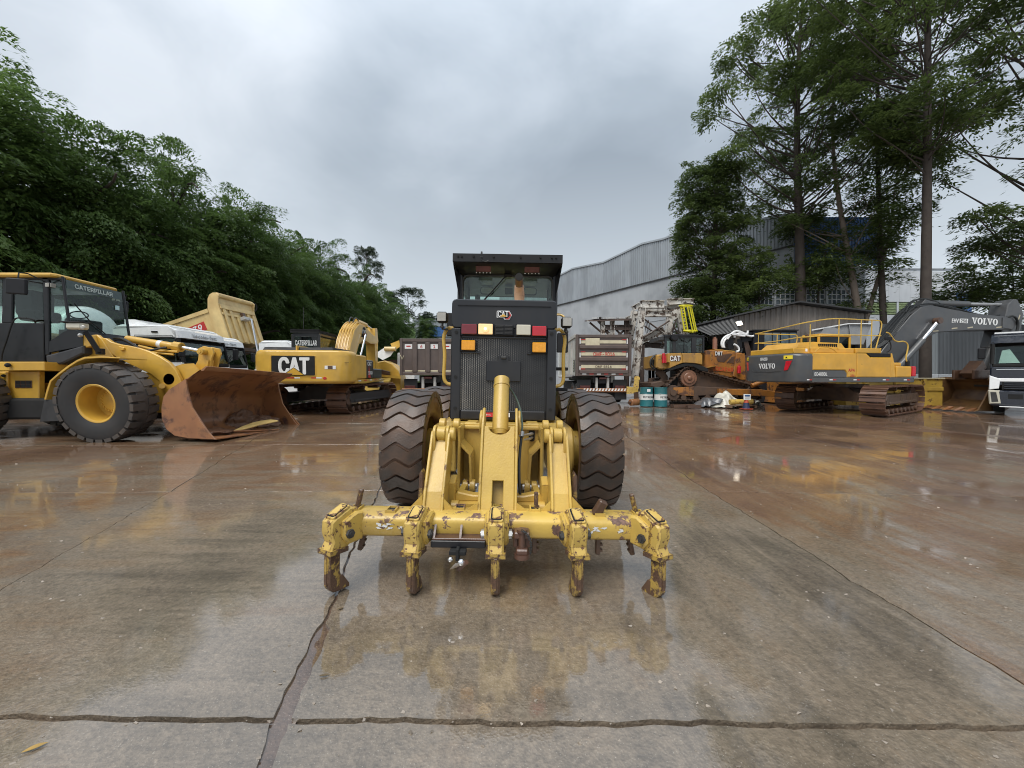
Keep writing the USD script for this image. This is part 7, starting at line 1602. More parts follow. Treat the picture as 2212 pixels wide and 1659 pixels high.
def cab_over(T, m_body, W=2.45, H=2.95, L=2.2, wind0=1.75, wind1=2.5, floor=.55, dark=None, high=.0):
    """A forward-control cab, front at local y = 0 facing +y."""
    w = W / 2
    sidep = [(-L, floor), (-L, H - .10), (-L + .12, H), (-.55, H + .02), (-.22, H - .25), (-.16, wind1), (.02, wind0 - .05), (.03, floor)]
    dk = dark or m_body
    # side walls with window openings, front in bands
    for s in (-1, 1):
        T.part('cab_side', MB().prism([(-L, floor), (-L, wind0), (.0, wind0), (.03, floor)], s * w, s * (w - .05), 'x', ch=.012), m_body)
        T.part('cab_side_top', MB().prism([(-L, wind1 + .03), (-L, H - .08), (-L + .12, H), (-.42, H + .02), (-.20, H - .14), (-.17, wind1 + .03)], s * w, s * (w - .05), 'x', ch=.012), m_body)
        T.part('rear_quarter', MB().prism([(-L, wind0 + .004), (-L, wind1 + .026), (-1.35, wind1 + .026), (-1.35, wind0 + .004)], s * w, s * (w - .05), 'x', ch=.01), m_body)
        T.part('door_window', MB().prism([(-1.34, wind0 + .01), (-1.34, wind1), (-.24, wind1), (-.08, wind0 + .01)], s * (w - .02), s * (w - .026), 'x'), m_glass)
        T.part('window_seal', MB().tube([(s * (w + .002), y, z) for y, z in ((-1.34, wind0 + .02), (-1.34, wind1), (-.24, wind1), (-.08, wind0 + .02), (-1.34, wind0 + .02))], .02, 5), m_void)
        T.part('a_pillar', MB().tube([(s * (w - .05), -.01, wind0 - .02), (s * (w - .06), -.19, wind1 + .06)], .05, 8), m_void)
    T.part('roof', MB().hull([(x * w, y, z) for x in (-1, 1) for y, z in ((-L, H - .1), (-L + .12, H + .001), (-.42, H + .021))] + [(x * (w - .1), y, z) for x in (-1, 1) for y, z in ((-L + .2, H + .07), (-.5, H + .08 + high))]), m_body)
    T.part('roof_visor', MB().hull([(x * w * k, y, z) for x, k in ((-1, 1), (1, 1)) for y, z in ((-.45, H + .02), (-.22, H - .10), (-.15, wind1 + .01), (-.20, wind1 + .01))] + [(x * w * .85, y, z) for x in (-1, 1) for y, z in ((-.14, H - .10), (-.08, wind1 + .02))]), dk)
    ws = [(-w + .08, .015, wind0), (w - .08, .015, wind0), (w - .10, -.165, wind1), (-w + .10, -.165, wind1)]
    T.part('windscreen', MB().add(ws + [(x, y - .008, z) for x, y, z in ws], [(0, 1, 2, 3), (4, 7, 6, 5)]), m_glass)
    T.part('windscreen_shade', MB().add([(-w + .10, -.16, wind1), (w - .10, -.16, wind1), (w - .10, -.125, wind1 - .12), (-w + .10, -.125, wind1 - .12)], [(0, 1, 2, 3), (0, 3, 2, 1)]), m_void)
    T.part('scuttle', MB().bx(-w + .05, w - .05, -.2, .02, wind0 - .13, wind0 - .01, .02), m_void)
    T.part('front_panel', MB().bx(-w + .01, w - .01, -.1, .045, 1.12, wind0 - .135, .03), m_body)
    T.part('interior', MB().bx(-w + .1, w - .1, -L + .1, -L + .2, floor, wind1 + .2), m_cabin_grey)
    T.part('dashboard', MB().bx(-w + .1, w - .1, -.6, -.12, wind0 - .35, wind0 - .02, .05), m_black_dull)
    for x in (-.62, .62): T.part('seat', MB().prism(rrect(.5, .9, .1, 3, x, wind0 + .02), -1.3, -1.1, 'y', ch=.04), m_black_dull)
    for s in (-1, 1): T.part('wiper', MB().tube([(s * .1 + .3, .06, wind0), (s * .1 - .25, -.02, wind0 + .38)], .012, 5), m_void)
def mirrors(T, W, z):
    for s in (-1, 1):
        p = T.part('mirror', MB().box((s * (W / 2 + .22), .10, z), (.20, .13, .42), .04), m_black_dull)
        T.part('mirror_arm', MB().tube([(s * (W / 2), -.1, z + .22), (s * (W / 2 + .22), .05, z + .24), (s * (W / 2 + .22), .08, z + .1)], .02, 6), m_void, parent=p)
def white_truck(name, label, loc, rz, group):
    T = Thing(name, label, 'truck', loc, rz, group, tilt=TILT)
    cab_over(T, m_tw, 2.42, 2.95, 2.0, 1.84, 2.60)
    T.part('grille', MB().bx(-.95, .95, -.05, .055, .86, 1.10, .02), m_void)
    T.part('star_badge', MB().lathe([(.10, 0), (.125, .006), (.125, .012), (.10, .016)], (0, .056, 1.04), (0, 1, 0), 24).hull([(0, .06, 1.15), (-.02, .06, 1.04), (.02, .06, 1.04), (0, .065, 1.04)]).hull([(-.09, .06, .985), (0, .06, 1.06), (-.01, .06, 1.02), (0, .065, 1.04)]).hull([(.09, .06, .985), (0, .06, 1.06), (.01, .06, 1.02), (0, .065, 1.04)]), m_chrome)
    T.part('maker_name', MB().text('Mercedes-Benz', .12, (0, -.105, 2.73), (-1, 0, 0), (0, -.25, 1), .02), plain('grey_lettering', (.5, .52, .54), .5), smooth=False)
    T.part('model_name', MB().text('Axor', .09, (-.95, .048, 1.20), (-1, 0, 0), (0, 0, 1), .006, True), m_dark, smooth=False)
    T.part('round_badge', MB().cyl((.25, .044, 1.46), (.25, .052, 1.46), .045, k=16), m_dark)
    T.part('bumper', MB().bx(-1.2, 1.2, -.3, .08, .40, .84, .05), m_tw)
    for s in (-1, 1): T.part('headlamp', MB().bx(s * .72, s * 1.12, .0, .09, .60, .80, .03), m_clear_lens)
    for s in (-1, 1): T.part('grab_handle', MB().tube(bez([(s * 1.14, .05, 1.05), (s * 1.17, .11, 1.02), (s * 1.17, .11, .85), (s * 1.14, .08, .8)], 10), .02, 6), m_tw)
    mirrors(T, 2.42, 2.2)
    T.part('air_deflector', MB().hull([(x, y, z) for x in (-.9, .9) for y, z in ((-1.9, 3.0), (-1.1, 3.02), (-1.9, 3.2), (-1.6, 3.2))]), m_tw)
    T.part('marker_light', MB().bx(1.2, 1.235, -.9, -.72, 2.76, 2.81, .01), m_void)
    T.part('chassis_rail', MB().bx(-.5, -.35, -3.6, -.4, .7, .95).bx(.35, .5, -3.6, -.4, .7, .95), m_dark, kind='stuff')
    truck_wheels(T, (-1.3, -3.0))
    return T
g_ = 'white forward-control trucks parked behind the loader'
WT = white_truck('white_truck', 'nearer white truck cab with dark windscreen, behind the loader lift arms', (-10.62, 13.52, float(gz(13.55))), -83, None)
WT.part('cargo_box', MB().bx(-1.2, 1.2, -3.4, -2.25, 1.0, 2.6, .03), m_tw)
WT.part('door_seam', MB().tube([(1.213, -1.38, 1.2), (1.213, -1.38, 2.68), (1.213, -.30, 2.68), (1.213, -.02, 1.8)], .008, 4), m_dark)
W2 = white_truck('white_truck', 'farther white truck, only its right front corner showing past the nearer one', (-12.05, 16.4, float(gz(16.4))), -90, None)
# white tanker seen through the loader cab
TK = Thing('tank_truck', 'white tank truck seen through the windows of the loader cab', 'tank truck', (-22.0, 13.9, float(gz(14.2))), 90)
TK.part('tank', MB().lathe([(0, 0), (.6, .02), (1.0, .12), (1.1, .3), (1.1, 6.2), (1.0, 6.4), (0, 6.5)], (0, -7.0, 2.75), (0, 1, 0), 32), m_tw, smooth=50)
TK.part('chassis', MB().bx(-.5, .5, -7, 1.6, .75, 1.02), m_dark)
TK.part('cradle', MB().bx(-.7, .7, -6.8, -.8, 1.03, 1.8, .02), m_tw)
cab_over(TK, m_tw, 2.4, 2.8, 1.6, 1.7, 2.35)
truck_wheels(TK, (-1.0, -5.2, -6.4))

# cream tipper, body raised, front towards the right
TP = Thing('tipper_truck', 'cream tipper truck with raised body, number 439 on a red sign', 'tipper truck', (-13.1, 19.35, float(gz(19.35))), -90, tilt=TILT)
bn = TP.node('tipper_body', None, None, loc=(0, -5.6, 1.28), rot=(17.5, 0, 0))
HW, BL, BH = 1.25, 5.75, 1.72
def tb_(name, mb, m=m_cream, smooth=35): return TP.part(name, mb, m, parent=bn, smooth=smooth)
tb_('floor', MB().bx(-HW + .02, HW - .02, 0, BL - .06, 0, .12))
for s in (-1, 1):
    tb_('side_wall', MB().prism([(0, .12), (0, BH - .15), (BL - .06, BH), (BL - .06, .12)], s * HW, s * (HW - .08), 'x'))
    tb_('top_rail', MB().hull([(s * (HW + .05), y, z) for y, z in ((0, BH - .16), (BL - .5, BH - .02), (0, BH - .30), (BL - .5, BH - .20))] + [(s * (HW - .12), y, z) for y, z in ((0, BH - .16), (BL - .5, BH - .02), (0, BH - .30), (BL - .5, BH - .20))]))
    tb_('corner_post', MB().prism([(BL - .50, -.02), (BL - .50, BH + .0), (BL - .36, BH + .42), (BL - .22, BH + .58), (BL - .05, BH + .62), (BL + .12, BH + .56), (BL + .19, BH + .42), (BL + .10, BH + .26), (BL + .03, BH + .0), (BL + .03, -.02)], s * (HW + .03), s * (HW - .045), 'x', ch=.012))
    for k in range(3): tb_('side_rib', MB().bx(s * (HW + .002), s * (HW + .05), .9 + k * 1.3, 1.02 + k * 1.3, .1, BH - .3, .01))
tb_('front_wall', MB().bx(-HW + .05, HW - .05, BL - .05, BL, -.05, BH))
tb_('front_slope', MB().hull([(x, y, z) for x in (-HW + .05, HW - .05) for y, z in ((BL - .04, BH + .001), (BL, BH + .001), (BL - .02, BH + .50), (BL + .02, BH + .50))]))
tb_('lip_roll', MB().cyl((-HW + .05, BL + .05, BH + .50), (HW - .05, BL + .05, BH + .50), .11, k=16))
tb_('front_beam', MB().bx(-HW + .04, HW - .04, BL + .002, BL + .07, BH - .16, BH + .06, .02))
tb_('front_beam', MB().bx(-HW + .04, HW - .04, BL + .002, BL + .06, BH - .46, BH - .34, .02))
for k in range(6): tb_('front_rib', MB().bx(-1.12 + k * .41, -.95 + k * .41, BL + .002, BL + .075, -.04, BH - .18 if k not in (2, 3) else BH - .47, .015))
tb_('hoist_bracket', MB().bx(-.36, .14, BL + .08, BL + .30, BH - .62, BH - .46, .01), m_dwhite)
tb_('hoist_pin', MB().bx(-.2, 0, BL + .05, BL + .2, BH - .44, BH - .22, .02), m_rust_dark)
sg = tb_('number_sign', MB().prism([(BL - 1.95, BH - .62), (BL - .88, BH - .52), (BL - .84, BH - .92), (BL - 1.75, BH - 1.05)], HW + .002, HW + .012, 'x'), m_red_stripe)
TP.part('number', MB().text('439', .29, (HW + .0125, BL - 1.36, BH - .78), (0, 1, .06), (0, 0, 1), .006, True, width=.68), m_white_stripe, parent=bn, smooth=False)
for k in range(3): tb_('side_label', MB().bx(HW + .002, HW + .008, BL - 2.75 + k * .14, BL - 2.65 + k * .14, BH - .6 - .02 * k, BH - .45 - .02 * k), m_dwhite)
tb_('black_hook', MB().tube(bez([(-HW, BL + .1, BH + .55), (-HW - .12, BL + .16, BH + .45), (-HW - .12, BL + .12, BH + .2), (-HW, BL + .05, BH + .1)], 10), .03, 6), m_void)
TP.part('hoist_rod', MB().cyl((-.10, .28, 2.6), (-.11, -.02, 4.2), .055, k=14), m_chrome)
TP.part('hoist_tube', MB().cyl((-.095, .42, 1.3), (-.10, .28, 2.6), .075, k=14), m_zinc)
TP.part('hoist_cylinder', MB().cyl((-.09, .5, .8), (-.095, .42, 1.4), .11, k=14), m_cream)
TP.part('chassis_rail', MB().bx(-.5, -.34, -6.2, 3.2, .75, 1.05).bx(.34, .5, -6.2, 3.2, .75, 1.05), m_rust_dark, kind='stuff')
TP.part('sub_frame', MB().bx(-.55, .55, -5.8, .3, 1.06, 1.25, .02), m_rust_dark)
TP.part('body_underside', MB().hull([(x, -5.3, 1.32) for x in (-.6, .6)] + [(x, -.3, 2.6) for x in (-1.1, 1.1)] + [(x, -.3, 2.75) for x in (-1.1, 1.1)]), m_rust_dark)
TP.part('fuel_tank', MB().bx(.62, 1.2, -.5, .8, .55, 1.15, .08), m_black_dull)
TP.part('battery_box', MB().bx(.62, 1.18, .85, 1.25, .6, 1.3, .03), m_void)
truck_wheels(TP, (-5.6, -4.3, 2.0))
def shifted(T, dy):
    class S:
        part = staticmethod(lambda name, mesh, m, parent=None, smooth=35, kind=None: T.part(name, (lambda v, f: MB().add(v + [0, dy, 0], f))(*mesh.arr()), m, parent, None, smooth, kind))
    return S
cab_over(shifted(TP, 2.95), m_tw, 2.4, 2.95, 1.75, 1.8, 2.5)

# brown tippers seen from behind
def tail_truck(name, label, loc, rz, W, z0, z1, m_side, L=6.0):
    T = Thing(name, label, 'dump truck', loc, rz, tilt=TILT)
    w = W / 2
    T.part('tailgate', MB().bx(-w + .10, w - .10, .03, .10, z0 + .02, z1 - .02), m_brownbody)
    for s in (-1, 1):
        T.part('corner_post', MB().bx(s * w, s * (w - .13), -.03, .18, z0 - .05, z1 + .02, .015), m_brownbody)
        T.part('side_wall', MB().prism([(.19, z0), (L, z0), (L, z1 - .1), (.19, z1)], s * w, s * (w - .07), 'x', ch=.01), m_side)
        T.part('side_top_rail', MB().hull([(s * (w + .05), y, z) for y, z in ((.2, z1 + .04), (L, z1 - .06), (.2, z1 - .12), (L, z1 - .22))] + [(s * (w - .08), y, z) for y, z in ((.2, z1 + .04), (L, z1 - .06), (.2, z1 - .12), (L, z1 - .22))]), m_side)
        for k in range(3): T.part('side_rib', MB().bx(s * (w + .001), s * (w + .06), 1.2 + k * 1.5, 1.35 + k * 1.5, z0, z1 - .3, .01), m_side)
    T.part('top_beam', MB().bx(-w + .131, w - .131, -.03, .16, z1 - .14, z1 + .01, .015), m_brownbody)
    T.part('bottom_beam', MB().bx(-w + .131, w - .131, -.03, .16, z0 - .04, z0 + .10, .015), m_brownbody)
    T.part('floor', MB().bx(-w + .12, w - .12, .17, L, z0, z0 + .1), m_brownbody)
    T.part('underbody', MB().bx(-.9, .9, .6, L + 1.5, .35, z0 - .42, .03), m_void)
    T.part('load', MB().hull([(x, y, z) for x in (-w + .15, w - .15) for y in (.3, L - .3) for z in (z0 + .2, z0 + .9)]), m_mud)
    for x in (-.45, .33): T.part('chassis_rail', MB().bx(x, x + .12, .3, L + 2, z0 - .38, z0 - .06), m_mudguard)
    for s in (-1, 1):
        T.part('mudguard', MB().bx(s * .55, s * (w - .12), .25, .32, .62, z0 - .22, .02), m_mudguard)
        T.part('mudflap', MB().bx(s * .62, s * (w - .16), .20, .225, .22, .78, .005), m_rubber)
        T.part('tail_lamp_bar', MB().bx(s * .62, s * 1.12, .12, .2, .80, .92, .015), m_red_old)
        T.part('spring_hanger', MB().bx(s * .22, s * .34, .18, .4, .62, z0 - .12, .02), m_dwhite)
    T.part('plate_lamp', MB().bx(-.18, .18, .05, .1, z0 - .20, z0 - .11, .01), m_red_old)
    T.part('crossmember', MB().bx(-.32, .32, .3, .4, z0 - .42, z0 - .18, .01), m_mudguard)
    T.part('axle', MB().cyl((-.8, 1.2, .55), (.8, 1.2, .55), .14), m_rust_dark)
    truck_wheels(T, (1.2, 2.55), m_rim=m_rust_dark, xs=(-1.0, -.64, .64, 1.0))
    return T, w
D1, w = tail_truck('dump_truck', 'brown dump truck tail with vertical ribs and white number plates, left of the grader', (-3.93, 18.0, float(gz(18))), 0, 2.60, 1.45, 3.10, m_brownbody)
for x in (-.60, 0, .60): D1.part('tailgate_rib', MB().bx(x - .11, x + .11, -.05, .029, 1.56, 2.93, .02), m_brownbody)
for k, (x, s_) in enumerate(((-.90, '-'), (-.30, '6'), (.30, '1'), (.90, '-'))):
    p = D1.part('number_plate', MB().bx(x - .17, x + .17, .018, .029, 2.64, 2.86), m_white_stripe, smooth=False)
    D1.part('marking', MB().text(s_, .14, (x, .0175, 2.75), (1, 0, 0), (0, 0, 1), .006, True) if s_ != '-' else MB().bx(x - .10, x + .10, .012, .0175, 2.73, 2.785), m_red_stripe, parent=p, smooth=False)
    D1.part('tape_strip', MB().bx(x - .17, x + .17, .018, .029, 1.58, 1.65), m_tape, smooth=False)
for s in (-1, 1): D1.part('latch', MB().tube([(s * 1.26, -.05, 2.35), (s * 1.18, -.06, 2.15), (s * 1.10, -.05, 2.32)], .02, 5), m_tape)
D1.part('bumper_beam', MB().bx(-1.25, 1.25, .08, .2, .62, .80, .02), m_rust)
D2, w = tail_truck('dump_truck', 'brown dump truck tail with horizontal ribs and striped bumper, right of the grader', (4.50, 19.0, float(gz(19))), 0, 2.74, 1.44, 3.42, m_dwhite, 6.5)
for z in (1.80, 2.42, 3.02):
    D2.part('tailgate_rib', MB().hull([(x, y, zz) for x in (-1.2, 1.2) for y, zz in ((.029, z + .20), (-.05, z + .12), (-.05, z - .02), (.029, z - .10))]).hull([(x, y, zz) for x in (-1.2, 1.2) for y, zz in ((.028, z - .11), (.0, z - .14), (.0, z - .17), (.028, z - .20))]) if False else MB().hull([(x, y, zz) for x in (-1.18, 1.18) for y, zz in ((.029, z - .08), (-.07, z - .14), (-.07, z - .26), (.029, z - .32))]), m_brownbody)
    D2.part('cream_band', MB().bx(-1.10, 1.10, .015, .029, z - .02, z + .14, .003), m_tape)
for sx in (-1, 1):
    for z in (1.62, 2.28, 2.98): D2.part('reflector_strip', MB().bx(sx * 1.13, sx * 1.18, -.0, .012, z, z + .26), m_white_stripe, smooth=False)
    for z in (1.66, 2.50, 3.10): D2.part('reflector_strip', MB().bx(sx * .9, sx * 1.12, -.002, .012, z + .065, z + .105), m_red_stripe, smooth=False)
for k in range(6): D2.part('reflector_strip', MB().bx(-1.05 + k * .36, -.85 + k * .36, -.036, -.031, 1.47, 1.52), (m_white_stripe, m_red_stripe)[k % 2], smooth=False)
D2.part('tin_sign', MB().bx(-.90, -.20, -.02, .0, 2.86, 3.26, .01), m_tape)
D2.part('fleet_mark', MB().text('OMF-9016', .17, (.02, .0145, 2.475), (1, 0, 0), (0, 0, 1), .008, True, width=1.05), m_red_stripe, smooth=False)
D2.part('fleet_mark', MB().text('OMF 5816', .12, (.0, .0145, 1.86), (1, 0, 0), (0, 0, 1), .006, True, width=.8), m_rust_dark, smooth=False)
D2.part('bumper_beam', MB().bx(-1.30, 1.25, .02, .16, .60, .80, .02), m_rust)
for k in range(14): D2.part('bumper_stripe', MB().prism([(-1.0 + k * .155, .66), (-.92 + k * .155, .66), (-.87 + k * .155, .78), (-.95 + k * .155, .78)], .012, .0185, 'y'), m_white_stripe if k % 1 == 0 else m_red, smooth=False)
D2.part('side_light_panel', MB().bx(-1.40, -1.375, .3, .6, 1.6, 2.2, .01), m_void)
for k in range(4): D2.part('round_light', MB().cyl((-1.41, .45, 1.68 + k * .14), (-1.40, .45, 1.68 + k * .14), .055, k=12), m_clear_lens)
D2.part('cab_roof', MB().bx(-1.2, 1.2, 6.9, 8.8, 1.2, 3.35, .1), m_tw)

# dark blue and white truck at the right edge
BT = Thing('dark_truck', 'dark navy and white truck cab at the right edge, facing the yard', 'truck', (19.25, 13.95, float(gz(13.95))), 128, tilt=TILT)
m_navy = plain('navy_paint', (.010, .013, .022), .25, var=.2, coat=.6)
cab_over(BT, m_navy, 2.5, 3.05, 2.3, 1.95, 2.72, .6)
BT.part('white_roof', MB().hull([(x, y, z) for x in (-1.18, 1.18) for y, z in ((-2.2, 3.16), (-.5, 3.10), (-.5, 3.17), (-2.2, 3.3))]), m_tw)
BT.part('chrome_line', MB().bx(-1.1, 1.1, .046, .06, 1.72, 1.745), m_chrome)
BT.part('round_emblem', MB().lathe([(.10, 0), (.14, .008), (.14, .02), (.10, .028)], (0, .05, 1.60), (0, 1, 0), 24).cyl((.09, .065, 1.69), (.16, .065, 1.76), .018, k=8), m_chrome)
BT.part('white_band', MB().bx(-1.05, 1.05, .03, .075, 1.27, 1.40, .01), m_tw)
for s in (-1, 1):
    BT.part('white_corner', MB().prism([(s * 1.26, 1.50), (s * .98, 1.36), (s * 1.0, 1.28), (s * 1.02, 1.0), (s * 1.26, .95)], -.05, .09, 'y', ch=.02), m_tw)
    h = BT.part('headlamp', MB().prism([(s * 1.28, .93), (s * 1.0, .93), (s * .94, .42), (s * 1.24, .40)], -.08, .10, 'y', ch=.03), m_clear_lens)
    BT.part('lamp_bezel', MB().prism([(s * 1.22, .86), (s * 1.08, .86), (s * 1.02, .5), (s * 1.18, .48)], .101, .11, 'y'), m_dark, parent=h)
BT.part('lower_grille', MB().bx(-.95, .95, .02, .06, .96, 1.26, .02), m_void)
for k in range(4): BT.part('grille_bar', MB().bx(-.9, .9, .062, .085, .99 + k * .07, 1.02 + k * .07, .008), m_navy)
BT.part('bumper', MB().bx(-1.24, 1.24, -.25, .09, .34, .94, .06), m_navy)
for k in range(4): BT.part('bumper_opening', MB().bx(-.8 + k * .42, -.46 + k * .42, .091, .098, .62, .8, .003), m_void)
BT.part('bumper_lip', MB().bx(-1.0, 1.0, .0, .11, .30, .335, .008), m_white)
BT.part('paper_sheet', MB().add([(.55, -.08, 1.97), (1.05, -.08, 1.97), (.98, -.16, 2.45), (.80, -.2, 2.5)], [(0, 1, 2, 3), (3, 2, 1, 0)]), m_white_stripe)
mirrors(BT, 2.5, 2.35)
BT.part('chassis', MB().bx(-.5, .5, -7, -.3, .7, 1.0), m_dark)
truck_wheels(BT, (-1.4, -5), m_rim=m_dark)
# ------------------------------------------------------------------ bulldozer behind the drums, facing right
c9 = CR(2350, 1100, 500, 1803)
DY = 18.6                                     # depth of its near side
DZ = Thing('bulldozer', 'mud-caked orange yellow bulldozer with raised sprocket track, facing right behind the drums', 'bulldozer', (9.6, DY + 1.3, float(gz(DY))), 0)
def dq(pts, Y): return [tuple(DZ.local(c9(a, b, Y))[[0, 2]]) for a, b in pts]
def dpl(name, pts, Y, th, m, ch=.02, parent=None): return DZ.part(name, MB().prism(dq(pts, Y), Y - DZ.loc[1], Y - DZ.loc[1] + th, 'y', ch=ch), m, parent)
def dp(a, b, Y): return DZ.local(c9(a, b, Y))
m_do, m_dm = worn('orange_paint_mudstained', (0.34, 0.135, 0.024), (0.10, 0.042, 0.02), amount=0.44, wear_soft=.06, dirt=(0.12, 0.056, 0.026), dirt_amt=0.85, scale=2.6, streak=1), worn('mud_caked_steel', (.075, .045, .03), (.035, .022, .018), amount=.5, wear_soft=.2, dirt=(.13, .07, .035), dirt_amt=.7, scale=3, rough=.7, coat=.05)
m_dy = worn('dozer_yellow_stained', (.42, .225, .04), (.10, .06, .04), amount=.36, wear_soft=.1, dirt=(.12, .075, .05), dirt_amt=.65, scale=3.5, streak=1)
# track: a high sprocket at the back, belt falling to front and rear idlers
tp = [(620, 1440), (560, 1400), (535, 1330), (545, 1260), (600, 1190), (700, 1100), (770, 1020), (850, 985), (930, 1000), (1050, 1060), (1250, 1110), (1450, 1170), (1650, 1225), (1790, 1260), (1840, 1330), (1830, 1400), (1780, 1440)]
path = np.array(dq(tp, DY)); path = np.array([(a, b) for a, b in path])
for side, Y in ((0, DY), (1, DY + 2.0)):
    node = DZ.node('track')
    pp = np.vstack([path, path[:1]]); d = np.r_[0, np.cumsum(np.linalg.norm(np.diff(pp, axis=0), axis=1))]; nS = 44
    sarr = (np.arange(nS) + .5) / nS * d[-1]
    for s0 in sarr:
        a = np.array([np.interp(s0, d, pp[:, 0]), np.interp(s0, d, pp[:, 1])]); s1 = (s0 + .04) % d[-1]; b = np.array([np.interp(s1, d, pp[:, 0]), np.interp(s1, d, pp[:, 1])])
        t = np.array([b[0] - a[0], 0, b[1] - a[1]]); t /= np.linalg.norm(t); nr = np.array([-t[2], 0, t[0]])
        if nr @ np.array([a[0] - path[:, 0].mean(), 0, (a[1] - path[:, 1].mean()) * 2.5]) < 0: nr = -nr
        Rm = np.column_stack([t, np.cross(nr, t), nr]); c = np.array([a[0], Y - DZ.loc[1] + .28, a[1]])
        DZ.part('track_shoe', MB().box(c, (d[-1] / nS * .86, .56, .03), R=Rm).box(c + nr * .04 - t * .05, (.03, .56, .07), R=Rm).box(c - nr * .07, (d[-1] / nS * .7, .16, .09), R=Rm), m_dm, parent=node, smooth=False)
    Yf = Y + .10
    pc = DZ.local(c9(855, 1145, Y)); pc[1] = Yf - DZ.loc[1]
    sp = DZ.part('sprocket', MB().cyl(pc, pc + [0, .3, 0], .40, k=22, ch=.02).cyl(pc - [0, .08, 0], pc, .27, k=22, ch=.03).sphere(pc - [0, .08, 0], (.12, .08, .12)), worn('rusty_sprocket', (.22, .10, .055), (.09, .045, .03), amount=.5, wear_soft=.2, dirt=(.15, .08, .045), dirt_amt=.6), parent=node)
    tb = MB()
    for k in range(22):
        a = 2 * math.pi * k / 22; tb.box(pc + [.40 * math.cos(a), .12, .40 * math.sin(a)], (.07, .12, .05), R=rotm(0, -math.degrees(a)))
    DZ.part('sprocket_teeth', tb, m_dm, parent=sp, smooth=False)
    for q, nm in (((640, 1345), 'rear_idler'), ((1745, 1345), 'front_idler')):
        c = DZ.local(c9(*q, Y)); c[1] = Yf - DZ.loc[1]
        DZ.part(nm, MB().cyl(c, c + [0, .3, 0], .38, k=24, ch=.03).cyl(c - [0, .06, 0], c, .15, k=16), m_dm, parent=node)
    for k in range(6):
        c = DZ.local(c9(780 + k * 165, 1410, Y)); c[1] = Yf - DZ.loc[1] - .04
        DZ.part('roller', MB().cyl(c, c + [0, .36, 0], .13, k=14), m_dm, parent=node)
    DZ.part('roller_frame', MB().prism(dq([(640, 1280), (900, 1260), (1260, 1270), (1750, 1300), (1750, 1370), (1260, 1370), (940, 1390), (640, 1370)], Y), Yf - DZ.loc[1], Yf - DZ.loc[1] + .34, 'y', ch=.02), m_dm, parent=node)
    DZ.part('frame_plate', MB().prism(dq([(640, 1275), (915, 1260), (915, 1390), (740, 1380), (640, 1330)], Y), Yf - DZ.loc[1] - .05, Yf - DZ.loc[1] - .005, 'y', ch=.01), m_do, parent=node)
    DZ.part('track_web', MB().prism(dq([(720, 1260), (760, 1120), (850, 1010), (960, 1060), (1260, 1150), (1640, 1245), (1700, 1290), (1300, 1290)], Y), Yf - DZ.loc[1] + .2, Yf - DZ.loc[1] + .3, 'y'), m_dm, parent=node)
# body
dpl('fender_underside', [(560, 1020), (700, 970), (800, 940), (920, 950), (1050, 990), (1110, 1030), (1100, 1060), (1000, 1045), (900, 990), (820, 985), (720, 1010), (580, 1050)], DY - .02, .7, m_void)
for Y in (DY - .05, DY + 2.0):
    dpl('fender_box', [(555, 812), (735, 805), (755, 845), (755, 940), (700, 960), (585, 1010), (585, 940), (555, 930)], Y, .62, m_dy)
    dpl('fender_panel', [(740, 808), (1005, 808), (1025, 835), (1025, 965), (930, 945), (800, 938), (758, 940), (758, 845)], Y, .62, m_dy)
dpl('fuel_tank', [(405, 830), (585, 815), (590, 1030), (440, 1025), (405, 1000)], DY + .3, 1.9, m_dy, .05)
dpl('hood', [(1060, 768), (1190, 765), (1480, 800), (1560, 805), (1610, 850), (1615, 1180), (1480, 1150), (1400, 1140), (1060, 1060)], DY + .55, 1.5, m_do, .04)
dpl('hood_door', [(1200, 790), (1485, 805), (1440, 1075), (1195, 1045)], DY + .52, .03, m_do, .01)
dpl('hood_top', [(1180, 750), (1465, 780), (1465, 798), (1190, 768)], DY + .7, 1.2, m_dy)
dpl('hood_panel_dark', [(1215, 840), (1400, 815), (1430, 825), (1320, 935), (1240, 925), (1220, 890)], DY + .505, .014, m_rust_dark, .003)
dpl('hood_panel_dark', [(1420, 860), (1465, 850), (1445, 950), (1350, 935)], DY + .505, .014, m_rust_dark, .003)
dpl('radiator_guard', [(1490, 810), (1600, 815), (1612, 1170), (1540, 1170), (1440, 1120)], DY + .42, .12, m_do)
dpl('number_badge', [(1208, 795), (1285, 795), (1298, 812), (1285, 832), (1208, 832)], DY + .50, .015, m_void, .002)
DZ.part('model_number', MB().text('D8T', .18, dp(1247, 813, DY + .497), (1, 0, 0), (0, 0, 1), .006, True, width=.36), m_white_stripe, smooth=False)
DZ.part('stencil', MB().text('LOCAPAR', .19, dp(1305, 1025, DY + .515), (1, 0, -.08), (0, 0, 1), .004, True, width=1.0), plain('red_stencil', (.45, .06, .02), .5), smooth=False)
bg = dpl('maker_badge', [(600, 845), (715, 845), (738, 880), (715, 915), (600, 915)], DY - .066, .012, m_rust_dark, .002)
DZ.part('maker_letters', MB().text('CAT', .24, dp(655, 880, DY - .067), (1, 0, 0), (0, 0, 1), .006, True, width=.5), m_white_stripe, parent=bg, smooth=False)
for a, b in ((500, 878), (532, 900)): DZ.part('extinguisher', MB().cyl(dp(a, 945, DY + .2), dp(a, 810 if a == 500 else 845, DY + .2), .075, k=14, ch=.02), m_red)
DZ.part('extinguisher', MB().cyl(dp(1520, 1085, DY + .3), dp(1520, 985, DY + .3), .085, k=14, ch=.02).cyl(dp(1520, 985, DY + .3), dp(1520, 962, DY + .3), .03, k=10), m_red)
